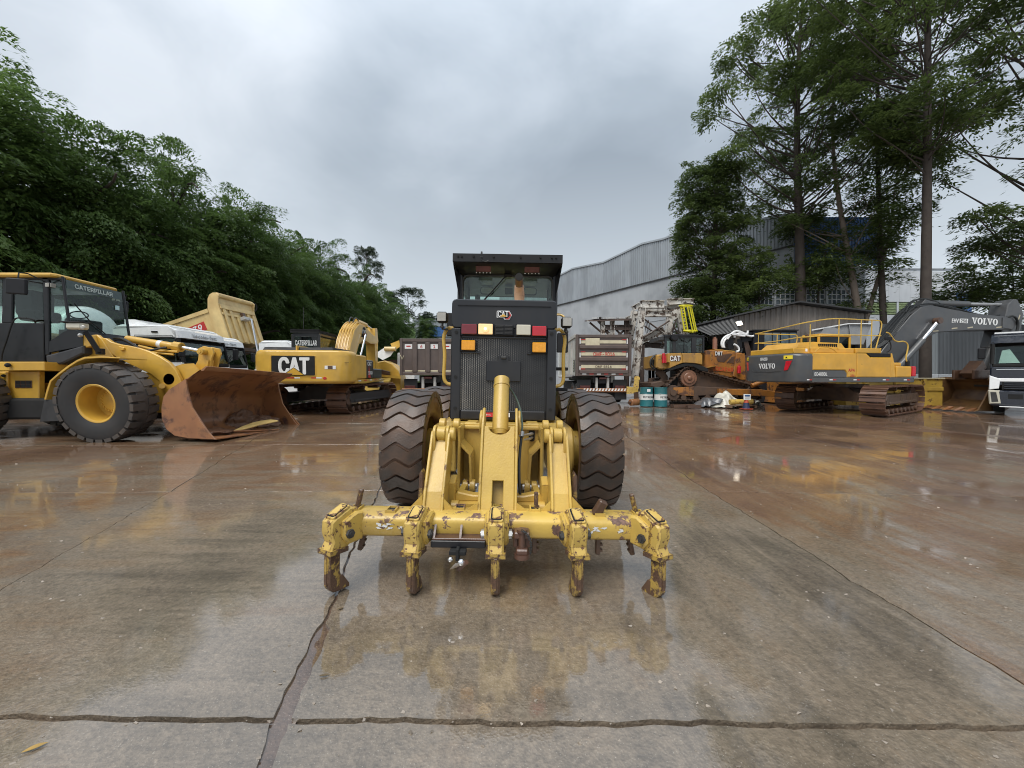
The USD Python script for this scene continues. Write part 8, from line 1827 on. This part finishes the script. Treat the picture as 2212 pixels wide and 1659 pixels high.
# cab
for a0, a1 in ((625, 668), (878, 945), (1030, 1052), (518, 545)):
    for Y in (DY + .4, DY + 1.9): dpl('cab_post', [(a0, 560), (a1, 560), (a1, 805), (a0, 805)], Y, .09, m_black, .01)
for Y in (DY + .4, DY + 1.9): dpl('cab_header', [(518, 562), (1052, 568), (1052, 605), (518, 605)], Y + .002, .086, m_black, .01)
dpl('cab_roof', [(520, 565), (690, 550), (880, 555), (1045, 568), (1052, 590), (520, 592)], DY + .36, 1.7, m_black_dull, .02)
dpl('roof_box', [(440, 585), (590, 560), (612, 600), (590, 628), (435, 635)], DY + .5, 1.3, m_dark, .02)
dpl('roof_lamp_box', [(612, 560), (690, 556), (705, 600), (690, 640), (640, 640), (612, 610)], DY + .25, .2, m_black_dull, .02)
for p in ([(668, 606), (878, 606), (878, 804), (668, 804)], [(945, 606), (1030, 606), (1030, 804), (945, 804)], [(545, 606), (625, 640), (625, 804), (525, 804)]):
    for Y in (DY + .44, DY + 1.94): dpl('cab_window', p, Y, .006, m_glass, 0)
dpl('window_bar', [(776, 606), (784, 606), (784, 804), (776, 804)], DY + .41, .03, m_black, .004)
DZ.part('roof_cable', MB().tube(bez([dp(720, 600, DY + .38), dp(760, 640, DY + .38), (dp(820, 660, DY + .38)), dp(870, 620, DY + .38)], 12), .014, 5), m_void)
DZ.part('cab_mirror', MB().tube([dp(1050, 575, DY + .4), dp(1092, 600, DY + .3), dp(1092, 640, DY + .3)], .014, 5), m_void)
DZ.part('seat', MB().bx(*(dp(720, 0, DY + .9)[0] + np.array([0, .45])), -.4, .3, dp(0, 804, DY + .9)[2], dp(0, 690, DY + .9)[2], .06), m_black_dull)
DZ.part('exhaust_stack', MB().cyl(dp(1193, 760, DY + 1.2), dp(1193, 615, DY + 1.2), .11, k=16).cyl(dp(1193, 615, DY + 1.2), dp(1188, 592, DY + 1.2), .07, k=12), worn('rusty_stack', (.24, .11, .07), (.1, .05, .03), amount=.4, wear_soft=.2))
DZ.part('hand_bar', MB().tube([dp(1140, 900, DY + .4), dp(1138, 800, DY + .4)], .02, 6), m_dy)
DZ.part('foot_plate', MB().hull([dp(1075, 1000, DY + .1), dp(1205, 978, DY + .1), dp(1205, 985, DY + .1), dp(1075, 1010, DY + .1), dp(1075, 1000, DY + .6), dp(1205, 978, DY + .6), dp(1205, 985, DY + .6), dp(1075, 1010, DY + .6)]), m_dy)
# rear ripper and front push arms
for Y in (DY + .7, DY + 1.7):
    dpl('ripper_arm', [(410, 1040), (500, 1040), (560, 1120), (560, 1200), (520, 1240), (440, 1200), (470, 1150), (400, 1080)], Y, .2, m_dm)
    DZ.part('ripper_cylinder', MB().cyl(dp(330, 960, Y), dp(430, 860, Y), .10, k=12), m_void)
dpl('ripper_beam', [(330, 1210), (480, 1180), (530, 1230), (420, 1290), (330, 1260)], DY + .4, 1.9, m_dm, .04)
dpl('ripper_shank', [(300, 1150), (380, 1140), (340, 1240), (310, 1290)], DY + 1.2, .15, m_dm)
DZ.part('ripper_hoses', MB().tube(bez([dp(400, 850, DY + .5), dp(320, 920, DY + .45), dp(330, 990, DY + .45), dp(430, 1010, DY + .5)], 12), .04, 6).tube(bez([dp(405, 830, DY + .6), dp(345, 880, DY + .55), dp(370, 1000, DY + .55), dp(480, 1020, DY + .6)], 12), .035, 6), m_hose)
dpl('push_arm', [(1250, 1290), (1820, 1300), (2050, 1330), (2050, 1400), (1250, 1370)], DY - .22, .2, m_do)
DZ.part('tilt_strut', MB().cyl(dp(1690, 1250, DY - .1), dp(1880, 1180, DY - .1), .10, k=14).cyl(dp(1880, 1180, DY - .1), dp(2000, 1120, DY - .1), .06, k=12), m_do)
DZ.part('blade', MB().prism([(3.9, .1), (4.05, .7), (4.0, 1.3), (4.15, 1.7), (4.3, 1.7), (4.2, 1.2), (4.25, .6), (4.15, .1)], -1.9, 1.9, 'y', ch=.02), m_do)

# ------------------------------------------------------------------ peeling white steel frames
m_peel = worn('peeling_white_steel', (.56, .54, .50), (.075, .055, .045), amount=.48, wear_soft=.02, dirt=(.28, .2, .14), dirt_amt=.55, scale=3.2, rough=.6, coat=0)
m_peel_d = worn('bare_brown_steel', (.07, .05, .042), (.4, .38, .34), amount=.3, wear_soft=.03, dirt=(.12, .07, .05), dirt_amt=.5, scale=3, rough=.7, coat=0)
SX = Thing('steel_tower_frame', 'tall steel frame of peeling white beams with cross braces behind the bulldozer', 'steel frame', tuple(np.r_[c9(400, 0, 21.5)[0], 21.5 + .9, float(gz(21.5))]))
def sp3(a, b, Y): return SX.local(c9(a, b, Y))
def beam(T, name, p, q, w, h, m):
    p, q = np.asarray(p, float), np.asarray(q, float); d = q - p; L = np.linalg.norm(d); d /= L
    s = np.cross(d, [0, 0, 1.0]) if abs(d[2]) < .95 else np.array([0, 1.0, 0]); s /= np.linalg.norm(s); u = np.cross(s, d); Rm = np.column_stack([d, s, u]); c = (p + q) / 2
    # I section: web and two flanges
    T.part(name, MB().box(c, (L, w * .25, h - .04), R=Rm).box(c + u * (h / 2 - .015), (L, w, .028), R=Rm).box(c - u * (h / 2 - .015), (L, w, .028), R=Rm), m, smooth=False)
Yn, Yf = 21.5, 23.2
for (a, b, c, d, Y) in ((210, 190, 95, 1260, Yn), (105, 240, 30, 700, Yf), (690, 185, 770, 560, Yn), (590, 250, 560, 560, Yf)): beam(SX, 'leg', sp3(a, b, Y), sp3(c, d, Y), .32, .34, m_peel)
beam(SX, 'leg', sp3(205, 700, Yn), sp3(195, 1330, Yn), .25, .25, m_peel_d)
for (a, b, c, d, Y, w) in ((185, 150, 505, 150, Yn, .42), (80, 210, 185, 150, Yn + .6, .3), (545, 120, 735, 108, Yn, .34), (750, 108, 905, 110, Yn, .3), (240, 205, 640, 205, Yf, .3), (240, 275, 600, 275, Yn, .34), (100, 310, 200, 300, Yf, .25), (540, 205, 690, 165, Yn + .4, .25), (20, 670, 500, 715, Yf, .3), (0, 345, 160, 300, Yf + .5, .25)): beam(SX, 'cross_beam', sp3(a, b, Y), sp3(c, d, Y), .3, w, m_peel if b < 400 else m_peel_d)
for (a, b, c, d, Y) in ((225, 340, 530, 560, Yn), (190, 620, 580, 370, Yn), (330, 560, 720, 560, Yf), (560, 340, 700, 550, Yf), (680, 300, 610, 560, Yf), (110, 480, 40, 640, Yf), (240, 440, 420, 560, Yf), (400, 570, 520, 700, Yn), (190, 690, 300, 600, Yf)): SX.part('brace', MB().tube([sp3(a, b, Y), sp3(c, d, Y)], .045, 4), m_peel_d, smooth=False)
beam(SX, 'conveyor_beam', sp3(60, 700, Yf - .3), sp3(500, 490, Yf - .3), .5, .42, m_peel)
SX.part('hopper_skirt', MB().hull([sp3(a, b, Y) for a, b in ((200, 720), (520, 600), (520, 720), (250, 740)) for Y in (Yf, Yf + .6)]), m_conc_wall)
for k in range(4): SX.part('hanging_rod', MB().tube([sp3(235 + k * 20, 360, Yf), sp3(290 + k * 22, 690, Yf)], .02, 4), m_void)
SX.part('beam_end', MB().cyl(sp3(635, 280, Yn - .1), sp3(635, 280, Yn + .2), .3, k=16), m_peel)
for k in range(6): SX.part('floor_slab', MB().bx(*(sp3(220 + k * 50, 800, Yf)[0] + np.array([0, .45])), .6, 1.2, .2, 1.9 + .05 * (k % 2), .03), m_conc_wall)
# yellow caged ladder hung on the frame
CLD = Thing('caged_ladder', 'bright yellow caged ladder hanging on the steel frame above the bulldozer', 'ladder', tuple(np.r_[c9(830, 0, 21.0)[0], 21.0, float(gz(21))]))
m_ly2 = plain('bright_yellow_paint', (.66, .60, .02), .4, var=.12)
def lc(a, b, Y=21.0): return CLD.local(c9(a, b, Y))
for (a, b, c, d) in ((728, 185, 785, 520), (770, 175, 830, 520)): CLD.part('stile', MB().tube([lc(a, b, 21.1), lc(c, d, 21.1)], .04, 6), m_ly2)
for k in range(9): CLD.part('rung', MB().tube([lc(731 + 6.1 * k, 205 + 36 * k, 21.1), lc(775 + 6.1 * k, 200 + 36 * k, 21.1)], .022, 5), m_ly2)
for (a, b, c, d, Y) in ((850, 170, 925, 520, 20.6), (872, 170, 945, 510, 20.8), (820, 175, 895, 530, 20.5)): CLD.part('cage_bar', MB().tube([lc(a, b, Y), lc(c, d, Y)], .03, 5), m_ly2)
for (ca, cb, da) in ((800, 172, 88), (862, 512, 92)):
    CLD.part('cage_hoop', MB().tube([lc(ca + da * math.cos(t), cb + 8 * math.sin(t), 20.9 + .35 * math.sin(t)) for t in np.linspace(0, 6.283, 20)], .045, 6), m_ly2)
# low platform left of it
PF = Thing('steel_platform', 'low platform frame of rusty white steel above the right dump truck', 'steel frame', tuple(np.r_[c9(-300, 0, 22.5)[0], 23.2, float(gz(22.5))]))
c5b = CR(2050, 1050, 850, 2212)
def pf(a, b, Y): return PF.local(c5b(a, b, Y))
PF.part('deck_plate', MB().hull([pf(a, b, Y) for a, b, Y in ((370, 405, 22.5), (370, 395, 22.5), (830, 378, 22.5), (830, 395, 22.5), (470, 380, 24.2), (830, 375, 24.2), (470, 392, 24.2), (830, 388, 24.2))]), m_peel_d)
for k in range(5): PF.part('deck_panel', MB().hull([pf(440 + k * 78 + u, b, Y) for u in (0, 72) for b, Y in ((374, 22.6), (368, 22.6), (372, 23.9))]), m_peel)
for a, m in ((545, m_peel), (640, m_peel), (780, m_peel_d)): beam(PF, 'post', pf(a, 395, 22.8), pf(a, 1100, 22.8), .24, .24, m)
beam(PF, 'cross_beam', pf(560, 465, 22.8), pf(830, 465, 22.8), .25, .3, m_peel_d)
for (a, b, c, d) in ((420, 415, 545, 520), (500, 400, 620, 530), (560, 490, 610, 535), (680, 490, 730, 535), (760, 490, 700, 535)): PF.part('brace', MB().tube([pf(a, b, 22.8), pf(c, d, 22.8)], .06, 4), m_peel_d, smooth=False)
PF.part('stub_post', MB().bx(*(pf(520, 0, 23)[0] + np.array([0, .12])), -.1, .05, pf(0, 400, 23)[2], pf(0, 355, 23)[2]), m_void)

# ------------------------------------------------------------------ drums, tarpaulin, cone and the rest
m_teal = worn('teal_drum_paint', (.012, .135, .15), (.25, .3, .3), amount=.05, dirt=(.08, .09, .08), dirt_amt=.35, scale=5, coat=.2)
m_dband = worn('white_drum_band', (.62, .63, .60), (.15, .14, .12), amount=.22, dirt=(.35, .33, .28), dirt_amt=.4, scale=6)
def drum(label, x, y, turn):
    T = Thing('steel_drum', label, 'drum', (x, y, float(gz(y))), turn)
    R, H = .292, .88
    T.part('barrel', MB().lathe([(0, .01), (R - .02, .01), (R, .0), (R + .012, .012), (R, .03), (R, .27), (R + .012, .285), (R, .30)], (0, 0, 0), (0, 0, 1), 32), m_teal)
    T.part('barrel_upper', MB().lathe([(R, .565), (R, .58), (R + .012, .595), (R, .61), (R, .85), (R + .012, .868), (R, .88), (R - .02, .872), (R - .025, .85), (0, .85)], (0, 0, 0), (0, 0, 1), 32), m_teal)
    b = T.part('white_band', MB().lathe([(R, .30), (R + .001, .302), (R + .001, .563), (R, .565)], (0, 0, 0), (0, 0, 1), 32), m_dband)
    mm = meshkit.text_mesh('PETRONAS', .085, .003, True); v = np.array(mm.vertices); v[:, 0] -= v[:, 0].mean(); ang = v[:, 0] / (R + .003)
    T.part('lettering', MB().add(np.column_stack([(R + .002 + v[:, 2]) * np.sin(ang), -(R + .002 + v[:, 2]) * np.cos(ang), .43 - .042 + v[:, 1]]), mm.faces), m_void, parent=b, smooth=False)
    T.part('bung', MB().cyl((.12, .1, .85), (.12, .1, .875), .035, k=10), m_zinc)
    return T
d1 = drum('teal drum with white band, the left one, with a paper label near its rim', 6.30, 18.05, 22)
d1.part('paper_label', MB().box((-.17 + .06, -.284, .74), (.17, .006, .13), R=rotm(0, 0, -12)), m_white_stripe, smooth=False)
drum('teal drum with a smudged white band, the right one, beside the bulldozer track', 6.93, 17.95, 48)
# tarpaulin heap over a pallet
pc_ = gnd(1572, 880)
TQ = Thing('tarpaulin_heap', 'crumpled grey and white tarpaulin thrown over parts before the bulldozer', 'tarpaulin', (float(pc_[0]), float(pc_[1]) + .35, float(pc_[2])))
def cloth(x0, x1, y0, y1, hf, seed, n=70, m_=48):
    xs, ys = np.linspace(x0, x1, n), np.linspace(y0, y1, m_); X, Yg = np.meshgrid(xs, ys)
    Z = hf(X, Yg) + .11 * (meshkit.fbm(np.stack([X * 4.2 + Yg * 2, Yg * 2.2 - X, X * 0 + seed], -1), 5) - .4)
    fold = np.abs(np.sin(9 * (X * .9 + Yg * .35) + 2.2 * meshkit.noise(np.stack([X * 2, Yg * 2, X * 0 + seed], -1))))
    Z = np.maximum(Z + .13 * fold * np.clip(Z * 6, 0, 1) - .04, .012 + .02 * fold)
    X2 = X + .12 * (meshkit.noise(np.stack([X * 3, Yg * 3, X * 0 + 5], -1)) - .5); Y2 = Yg + .12 * (meshkit.noise(np.stack([X * 3, Yg * 3, X * 0 + 9], -1)) - .5)
    V = np.stack([X2, Y2, Z], -1).reshape(-1, 3); F = [(j * n + i, j * n + i + 1, j * n + n + i + 1, j * n + n + i) for j in range(m_ - 1) for i in range(n - 1)]
    V = np.vstack([V, V - [0, 0, .012]]); F = F + [(a + n * m_, d + n * m_, c + n * m_, b + n * m_) for a, b, c, d in F]
    return MB().add(V, F)
m_tarp_w = worn('pale_tarpaulin', (.55, .53, .46), (.12, .12, .12), amount=.38, wear_soft=.06, dirt=(.3, .25, .17), dirt_amt=.5, scale=2.2, rough=.4, coat=.2, bumpy=.1)
m_tarp_g = worn('grey_plastic_sheet', (.085, .09, .098), (.35, .35, .34), amount=.28, wear_soft=.06, dirt=(.16, .14, .12), dirt_amt=.4, scale=3, rough=.3, coat=.4, bumpy=.1)
TQ.part('pale_sheet', cloth(-.75, 1.05, -.55, .55, lambda X, Y: .62 * np.exp(-((X - .15) / .5) ** 2) * np.exp(-((Y - .1) / .42) ** 4) * (.75 + .5 * meshkit.noise(np.stack([X * 3.1, Y * 3.1, X * 0], -1))), 3), m_tarp_w, smooth=60)
TQ.part('grey_sheet', cloth(-1.35, -.25, -.35, .55, lambda X, Y: .34 * np.exp(-((X + .75) / .4) ** 2) * np.exp(-((Y - .1) / .4) ** 4) + .25 * np.exp(-((X + .25) / .25) ** 2), 8), m_tarp_g, smooth=60)
TQ.part('clear_sheet', cloth(.80, 1.75, -.35, .45, lambda X, Y: .30 * np.exp(-((X - 1.0) / .3) ** 2) * np.exp(-(Y / .4) ** 4) + .16 * np.exp(-((X - 1.4) / .25) ** 2), 14), m_tarp_w, smooth=60)
PL = Thing('pallet', 'low wooden pallet with a yellow cylinder lying under the tarpaulin', 'pallet', (float(pc_[0]) + .42, float(pc_[1]) - .12, float(pc_[2])))
m_wood = worn('wet_wood', (.16, .10, .06), (.08, .05, .03), amount=.5, wear_soft=.2, rough=.7)
for k in range(5): PL.part('deck_board', MB().bx(-.6, .6, -.4 + k * .17, -.27 + k * .17, .09, .115, .004), m_wood)
for x in (-.55, 0, .55): PL.part('runner', MB().bx(x - .05, x + .05, -.4, .41, .0, .088, .004), m_wood)
YC = Thing('loose_cylinder', 'yellow hydraulic cylinder barrel lying on the pallet', 'cylinder', (float(pc_[0]) + .40, float(pc_[1]) - .38, float(pc_[2]) + .115))
YC.part('barrel', MB().cyl((-.52, 0, .14), (.48, 0, .17), .125, k=24, ch=.015), m_yellow_worn); YC.part('end_cap', MB().cyl((.48, 0, .17), (.56, 0, .172), .09, k=18), m_rust_dark)
for k, (a, b, c, d, y) in enumerate(((600, 1500, 930, 1480, 17.5), (640, 1520, 880, 1495, 17.2), (830, 1530, 1010, 1490, 17.0))):
    p, q = np.array(c9(a, b, y)), np.array(c9(c, d, y)); z = float(gz(y)); p[2] = z + .06; q[2] = z + .08
    single('timber_baulk', MB().hull([e + o for e in (p, q) for o in np.array([(0, 0, -.06), (0, .16, -.06), (0, 0, .06), (0, .16, .06)])]), m_rust_dark, ['long dark timber baulk lying before the bulldozer track', 'short dark timber in front of the long baulk', 'dark timber baulk end touching the grey tarpaulin'][k], 'timber')
cp_ = gnd(1612, 884)
CN = Thing('traffic_cone', 'orange and blue traffic cone carrying a white notice board', 'traffic cone', (float(cp_[0]), float(cp_[1]), float(cp_[2])))
CN.part('base', MB().prism(rrect(.40, .40, .05, 3), 0, .03, 'z', ch=.006), plain('cone_orange', (.42, .07, .03), .5, var=.2))
CN.part('cone_lower', MB().lathe([(.15, .03), (.10, .28)], (0, 0, 0), (0, 0, 1), 24), plain('cone_blue', (.02, .03, .075), .5, var=.3))
CN.part('cone_upper', MB().lathe([(.10, .281), (.045, .52), (0, .53)], (0, 0, 0), (0, 0, 1), 24), LOOKS['cone_orange'])
nb = CN.part('notice_board', MB().bx(-.155, .155, -.075, -.06, .40, .66, .006), m_white_stripe)
CN.part('notice_band', MB().prism(rrect(.22, .075, .035, 4, 0, .585), -.080, -.0755, 'y'), plain('notice_blue', (.03, .09, .22), .5), parent=nb)
for k in range(3): CN.part('notice_line', MB().bx(-.10, .10, -.078, -.0755, .44 + k * .03, .448 + k * .03), m_dark, parent=nb, smooth=False)
# yellow steel trough beyond the excavator
TRH = Thing('steel_trough', 'long yellow steel trough standing behind the grey excavator tracks', 'trough', (17.3, 18.0, float(gz(17.9))), -4)
TRH.part('side_plate', MB().bx(-2.0, 2.1, -.55, -.48, .10, 1.30, .01), m_by); TRH.part('side_plate', MB().bx(-2.0, 2.1, .48, .55, .10, 1.30, .01), m_by); TRH.part('end_plate', MB().bx(-2.0, -1.93, -.47, .47, .10, 1.28), m_by); TRH.part('end_plate', MB().bx(2.03, 2.1, -.47, .47, .10, 1.28), m_by)
TRH.part('rim', MB().bx(-2.05, 2.15, -.62, -.46, 1.305, 1.36, .01), m_tape)
for x in (-1.2, .1, 1.3): TRH.part('stiffener', MB().bx(x - .06, x + .06, -.64, -.551, .0, 1.30, .01), m_by)
TRH.part('lower_beam', MB().bx(-2.0, 2.1, -.60, -.552, .78, .95, .01), m_by); TRH.part('bottom', MB().bx(-1.9, 2.0, -.47, .47, .1, .16), m_rust_dark)
# grey hopper behind the excavator railing
c8 = CR(2750, 1150, 600, 2212)
HP = Thing('aggregate_hopper', 'light grey steel hopper with a white rim behind the excavator cab', 'hopper', tuple(np.r_[c8(1500, 0, 20.2)[0], 21.0, float(gz(20.2))]))
def hp(a, b, Y): return HP.local(c8(a, b, Y))
m_hop = worn('hopper_grey', (.30, .31, .32), (.2, .19, .18), amount=.25, wear_soft=.2, dirt=(.25, .22, .2), dirt_amt=.4)
HP.part('tub', MB().hull([hp(a, b, Y) for a, b in ((1100, 335), (1590, 245), (1910, 245), (1800, 520), (1250, 520)) for Y in (20.2, 21.6)]), m_hop)
for (a, b, c, d) in ((1085, 322, 1595, 232), (1595, 232, 1915, 232)): HP.part('rim', MB().hull([hp(p, q + o, Y) for p, q in ((a, b), (c, d)) for o in (-6, 9) for Y in (20.1, 20.2)]), m_white)
HP.part('tub_rib', MB().hull([hp(a, b, Y) for a, b in ((1600, 250), (1612, 250), (1640, 520), (1625, 520)) for Y in (20.12, 20.19)]), m_hop)
for x in (1250, 1780): HP.part('leg', MB().bx(hp(x, 0, 20.5)[0] - .1, hp(x, 0, 20.5)[0] + .1, -.2, 0, 0, hp(0, 515, 20.5)[2]), m_dark)
HP.part('covered_motor', MB().hull([hp(a, b, Y) for a, b in ((1245, 330), (1260, 290), (1390, 285), (1395, 330), (1475, 318), (1470, 380), (1190, 385)) for Y in (19.6, 20.0)]), m_hop)
# dark container cabin
CB = Thing('site_cabin', 'black steel cabin with dark windows against the corrugated shed', 'cabin', tuple(np.r_[c8(585, 0, 20.6)[0], 21.1, float(gz(20.6))]))
def cb(a, b, Y): return CB.local(c8(a, b, Y))
x0_, x1_, zt = cb(285, 0, 20.6)[0], cb(888, 0, 20.6)[0], cb(0, 330, 20.6)[2]
CB.part('body', MB().bx(x0_, x1_, -.5, .75, 0, zt, .03), m_black_dull)
for a, b in ((430, 640), (660, 870)):
    w_ = CB.part('window', MB().bx(cb(a, 0, 20.6)[0], cb(b, 0, 20.6)[0], -.53, -.501, zt - 1.5, zt - .12, .01), m_pane); CB.part('mullion', MB().bx((cb(a, 0, 20.6)[0] + cb(b, 0, 20.6)[0]) / 2 - .02, (cb(a, 0, 20.6)[0] + cb(b, 0, 20.6)[0]) / 2 + .02, -.55, -.531, zt - 1.5, zt - .12), m_black, parent=w_)
CB.part('roof_edge', MB().bx(x0_ - .05, x1_ + .05, -.56, .8, zt + .002, zt + .07, .01), m_dark)
# drilling head of black blocks and white hoses beyond the bulldozer hood
HD = Thing('hydraulic_drill_head', 'jumble of black hydraulic blocks and white hoses beyond the bulldozer hood', 'drill head', tuple(np.r_[c9(1500, 0, 20.9)[0], 20.9, float(gz(20.9))]))
def hd(a, b, Y=20.9): return HD.local(c9(a, b, Y))
HD.part('mast', MB().hull([hd(a, b, Y) for a, b in ((1580, 640), (1640, 640), (1700, 840), (1620, 840)) for Y in (20.8, 21.1)]), m_rust_dark)
HD.part('mast_foot', MB().bx(hd(1640, 0)[0] - .25, hd(1640, 0)[0] + .25, -.2, .2, 0, hd(0, 830)[2], .02), m_rust_dark)
for pts in ([(1340, 625), (1440, 600), (1450, 680), (1360, 690)], [(1545, 600), (1700, 560), (1690, 640), (1560, 660)], [(1630, 520), (1715, 530), (1715, 590), (1620, 585)], [(1490, 620), (1560, 610), (1560, 740), (1500, 730)], [(1370, 690), (1450, 680), (1450, 750), (1380, 750)]):
    HD.part('valve_block', MB().hull([hd(a, b, Y) for a, b in pts for Y in (20.7, 21.05)]), m_black_dull)
for pts in ([(1340, 610), (1370, 570), (1480, 560), (1600, 575)], [(1360, 620), (1420, 545), (1500, 510), (1630, 545), (1640, 505)], [(1300, 730), (1285, 660), (1330, 590), (1400, 560)], [(1320, 735), (1310, 670), (1345, 610)], [(1450, 690), (1500, 720), (1520, 760), (1480, 790)], [(1480, 560), (1560, 545), (1690, 580), (1715, 575)]):
    HD.part('white_hose', MB().tube(bez([hd(a, b, 20.6) for a, b in pts], 14), .055, 7), m_white)
for pts in ([(1500, 760), (1540, 800), (1560, 740)], [(1340, 740), (1330, 690), (1360, 640)]): HD.part('black_hose', MB().tube(bez([hd(a, b, 20.62) for a, b in pts], 12), .045, 6), m_hose)
# small yellow casting and roller left of the drums
SC = Thing('gear_housing', 'yellow cast gear housing on the ground left of the drums', 'machine part', tuple(np.r_[c9(110, 0, 18.9)[0], 18.9, float(gz(18.9))]))
def sc(a, b, Y=18.9): return SC.local(c9(a, b, Y))
SC.part('column', MB().hull([sc(a, b, Y) for a, b in ((110, 1150), (170, 1150), (165, 1290), (85, 1280)) for Y in (18.8, 19.2)]), m_yellow_worn)
SC.part('bed', MB().hull([sc(a, b, Y) for a, b in ((0, 1260), (150, 1270), (160, 1350), (0, 1360)) for Y in (18.7, 19.3)]), m_yellow_worn)
SC.part('flange', MB().cyl(sc(140, 1155, 18.85), sc(140, 1155, 19.1), .14, k=16), m_yellow_worn)
SC.part('foot_block', MB().hull([sc(a, b, Y) for a, b in ((95, 1340), (160, 1330), (165, 1440), (100, 1440)) for Y in (18.6, 18.9)]), m_rust_dark)
RL = Thing('rusty_roller', 'brown rusty roller lying on the ground beside the left drum', 'roller', tuple(np.r_[c9(110, 0, 18.2)[0], 18.2, float(gz(18.2))]))
RL.part('drum', MB().cyl((-.22, -.1, .16), (.22, .1, .18), .16, k=20, ch=.02), m_rust); RL.part('shaft', MB().cyl((-.32, -.15, .155), (-.22, -.1, .16), .06, k=12), m_rust_dark)
# behind the yellow excavator: white tipper body tilting and a yellow loader frame
c4 = CR(900, 1050, 800, 2212)
WL = Thing('white_skip', 'white tilted tipping skip between the yellow excavator arm and the brown truck', 'skip', tuple(np.r_[c4(1540, 0, 24)[0], 24.6, float(gz(24))]))
def wl_(a, b, Y=24.0): return WL.local(c4(a, b, Y))
WL.part('skip_body', MB().hull([wl_(a, b, Y) for a, b in ((1430, 745), (1500, 700), (1620, 705), (1560, 790), (1480, 830), (1430, 800)) for Y in (24.0, 25.2)]), m_tw)
WL.part('skip_lip', MB().cyl(wl_(1500, 715, 23.95), wl_(1615, 715, 23.95), .14, k=12), m_cream)
WL.part('cab', MB().bx(wl_(1600, 0)[0], wl_(1660, 0)[0] + .8, 0, 1.2, 1.0, wl_(0, 740)[2], .05), m_tw); WL.part('frame', MB().bx(wl_(1430, 0)[0], wl_(1660, 0)[0], .1, 1.0, .5, wl_(0, 830)[2] + .1, .03), m_rust_dark)
YL = Thing('yellow_backhoe', 'yellow machine with rounded hood half hidden behind the brown dump truck', 'backhoe', tuple(np.r_[c4(1560, 0, 22.6)[0], 23.3, float(gz(22.6))]))
def yl(a, b, Y=22.6): return YL.local(c4(a, b, Y))
YL.part('hood', MB().prism([tuple(yl(a, b)[[0, 2]]) for a, b in ((1420, 850), (1500, 835), (1580, 870), (1640, 940), (1665, 1010), (1660, 1180), (1560, 1200), (1420, 1160))], -.7, .5, 'y', ch=.05), m_ey)
YL.part('rib_plate', MB().hull([yl(a, b, Y) for a, b in ((1420, 975), (1665, 1000), (1665, 1025), (1420, 1000)) for Y in (22.3, 22.55)]), m_ey)
YL.part('fender', MB().prism([tuple(yl(a, b)[[0, 2]]) for a, b in ((1425, 940), (1480, 930), (1560, 950), (1560, 985), (1425, 985))], -.9, -.705, 'y', ch=.02), m_rust_dark)
YL.part('arm', MB().hull([yl(a, b, Y) for a, b in ((1560, 660), (1650, 625), (1660, 690), (1590, 740)) for Y in (24.5, 24.9)]), m_ey)
truck_wheels(YL, (.9,), xs=(-.9, .9), r=.6)
# ------------------------------------------------------------------ small litter on the wet slabs
rl = np.random.default_rng(12)
m_leaf_dry = plain('dry_leaf', (.10, .07, .035), .5, var=.4)
for (a, b, sz, rot_, lab, pale) in ((75, 1620, .034, 40, 'curled yellow-brown leaf on the near slab at the bottom left', 1), (700, 1463, .024, 10, 'small dark leaf right of the wide muddy joint', 0), (735, 1318, .022, 35, 'dark twig-like leaf on the slab below the left tine', 0)):
    p = gnd(a, b); L_ = MB()
    n_ = 7; t = np.linspace(0, 1, n_); w_ = np.sin(np.pi * t) * .32
    V = np.vstack([np.column_stack([(t - .5) * sz * 2, w_ * sz, .004 + .3 * sz * w_]), np.column_stack([(t - .5) * sz * 2, -w_ * sz, .004 + .2 * sz * w_]), np.column_stack([(t - .5) * sz * 2, t * 0, t * 0 + .004])])
    F = [(i, i + 1, 2 * n_ + i + 1, 2 * n_ + i) for i in range(n_ - 1)] + [(2 * n_ + i, 2 * n_ + i + 1, n_ + i + 1, n_ + i) for i in range(n_ - 1)]
    L_.mb(MB().add(V, F), rotm(0, 0, rot_), p + [0, 0, .006])
    single('fallen_leaf', L_, plain('yellow_leaf', (.32, .2, .05), .5, var=.4) if pale else m_leaf_dry, lab, 'leaf', smooth=60)
gm = MB()
for k in range(420):
    a, b = rl.uniform(0, 2212), 1659 - (rl.random() ** .7) * 760
    p = gnd(a, b)
    if abs(p[0]) < 1.3 and 2.2 < p[1] < 6: continue
    s = rl.uniform(.003, .009) * (1 + p[1] * .12); q = rl.normal(0, 1, (8, 3)) * [1, 1, .6]; q /= np.linalg.norm(q, axis=1, keepdims=True)
    gm.hull(q * s * [1.2, .9, .7] + p + [0, 0, s * .4])
single('gravel_grit', gm, plain('grit', (.26, .22, .18), .5, var=.6, scale=3), kind='stuff', label='scattered grit and pebbles on the wet slabs')
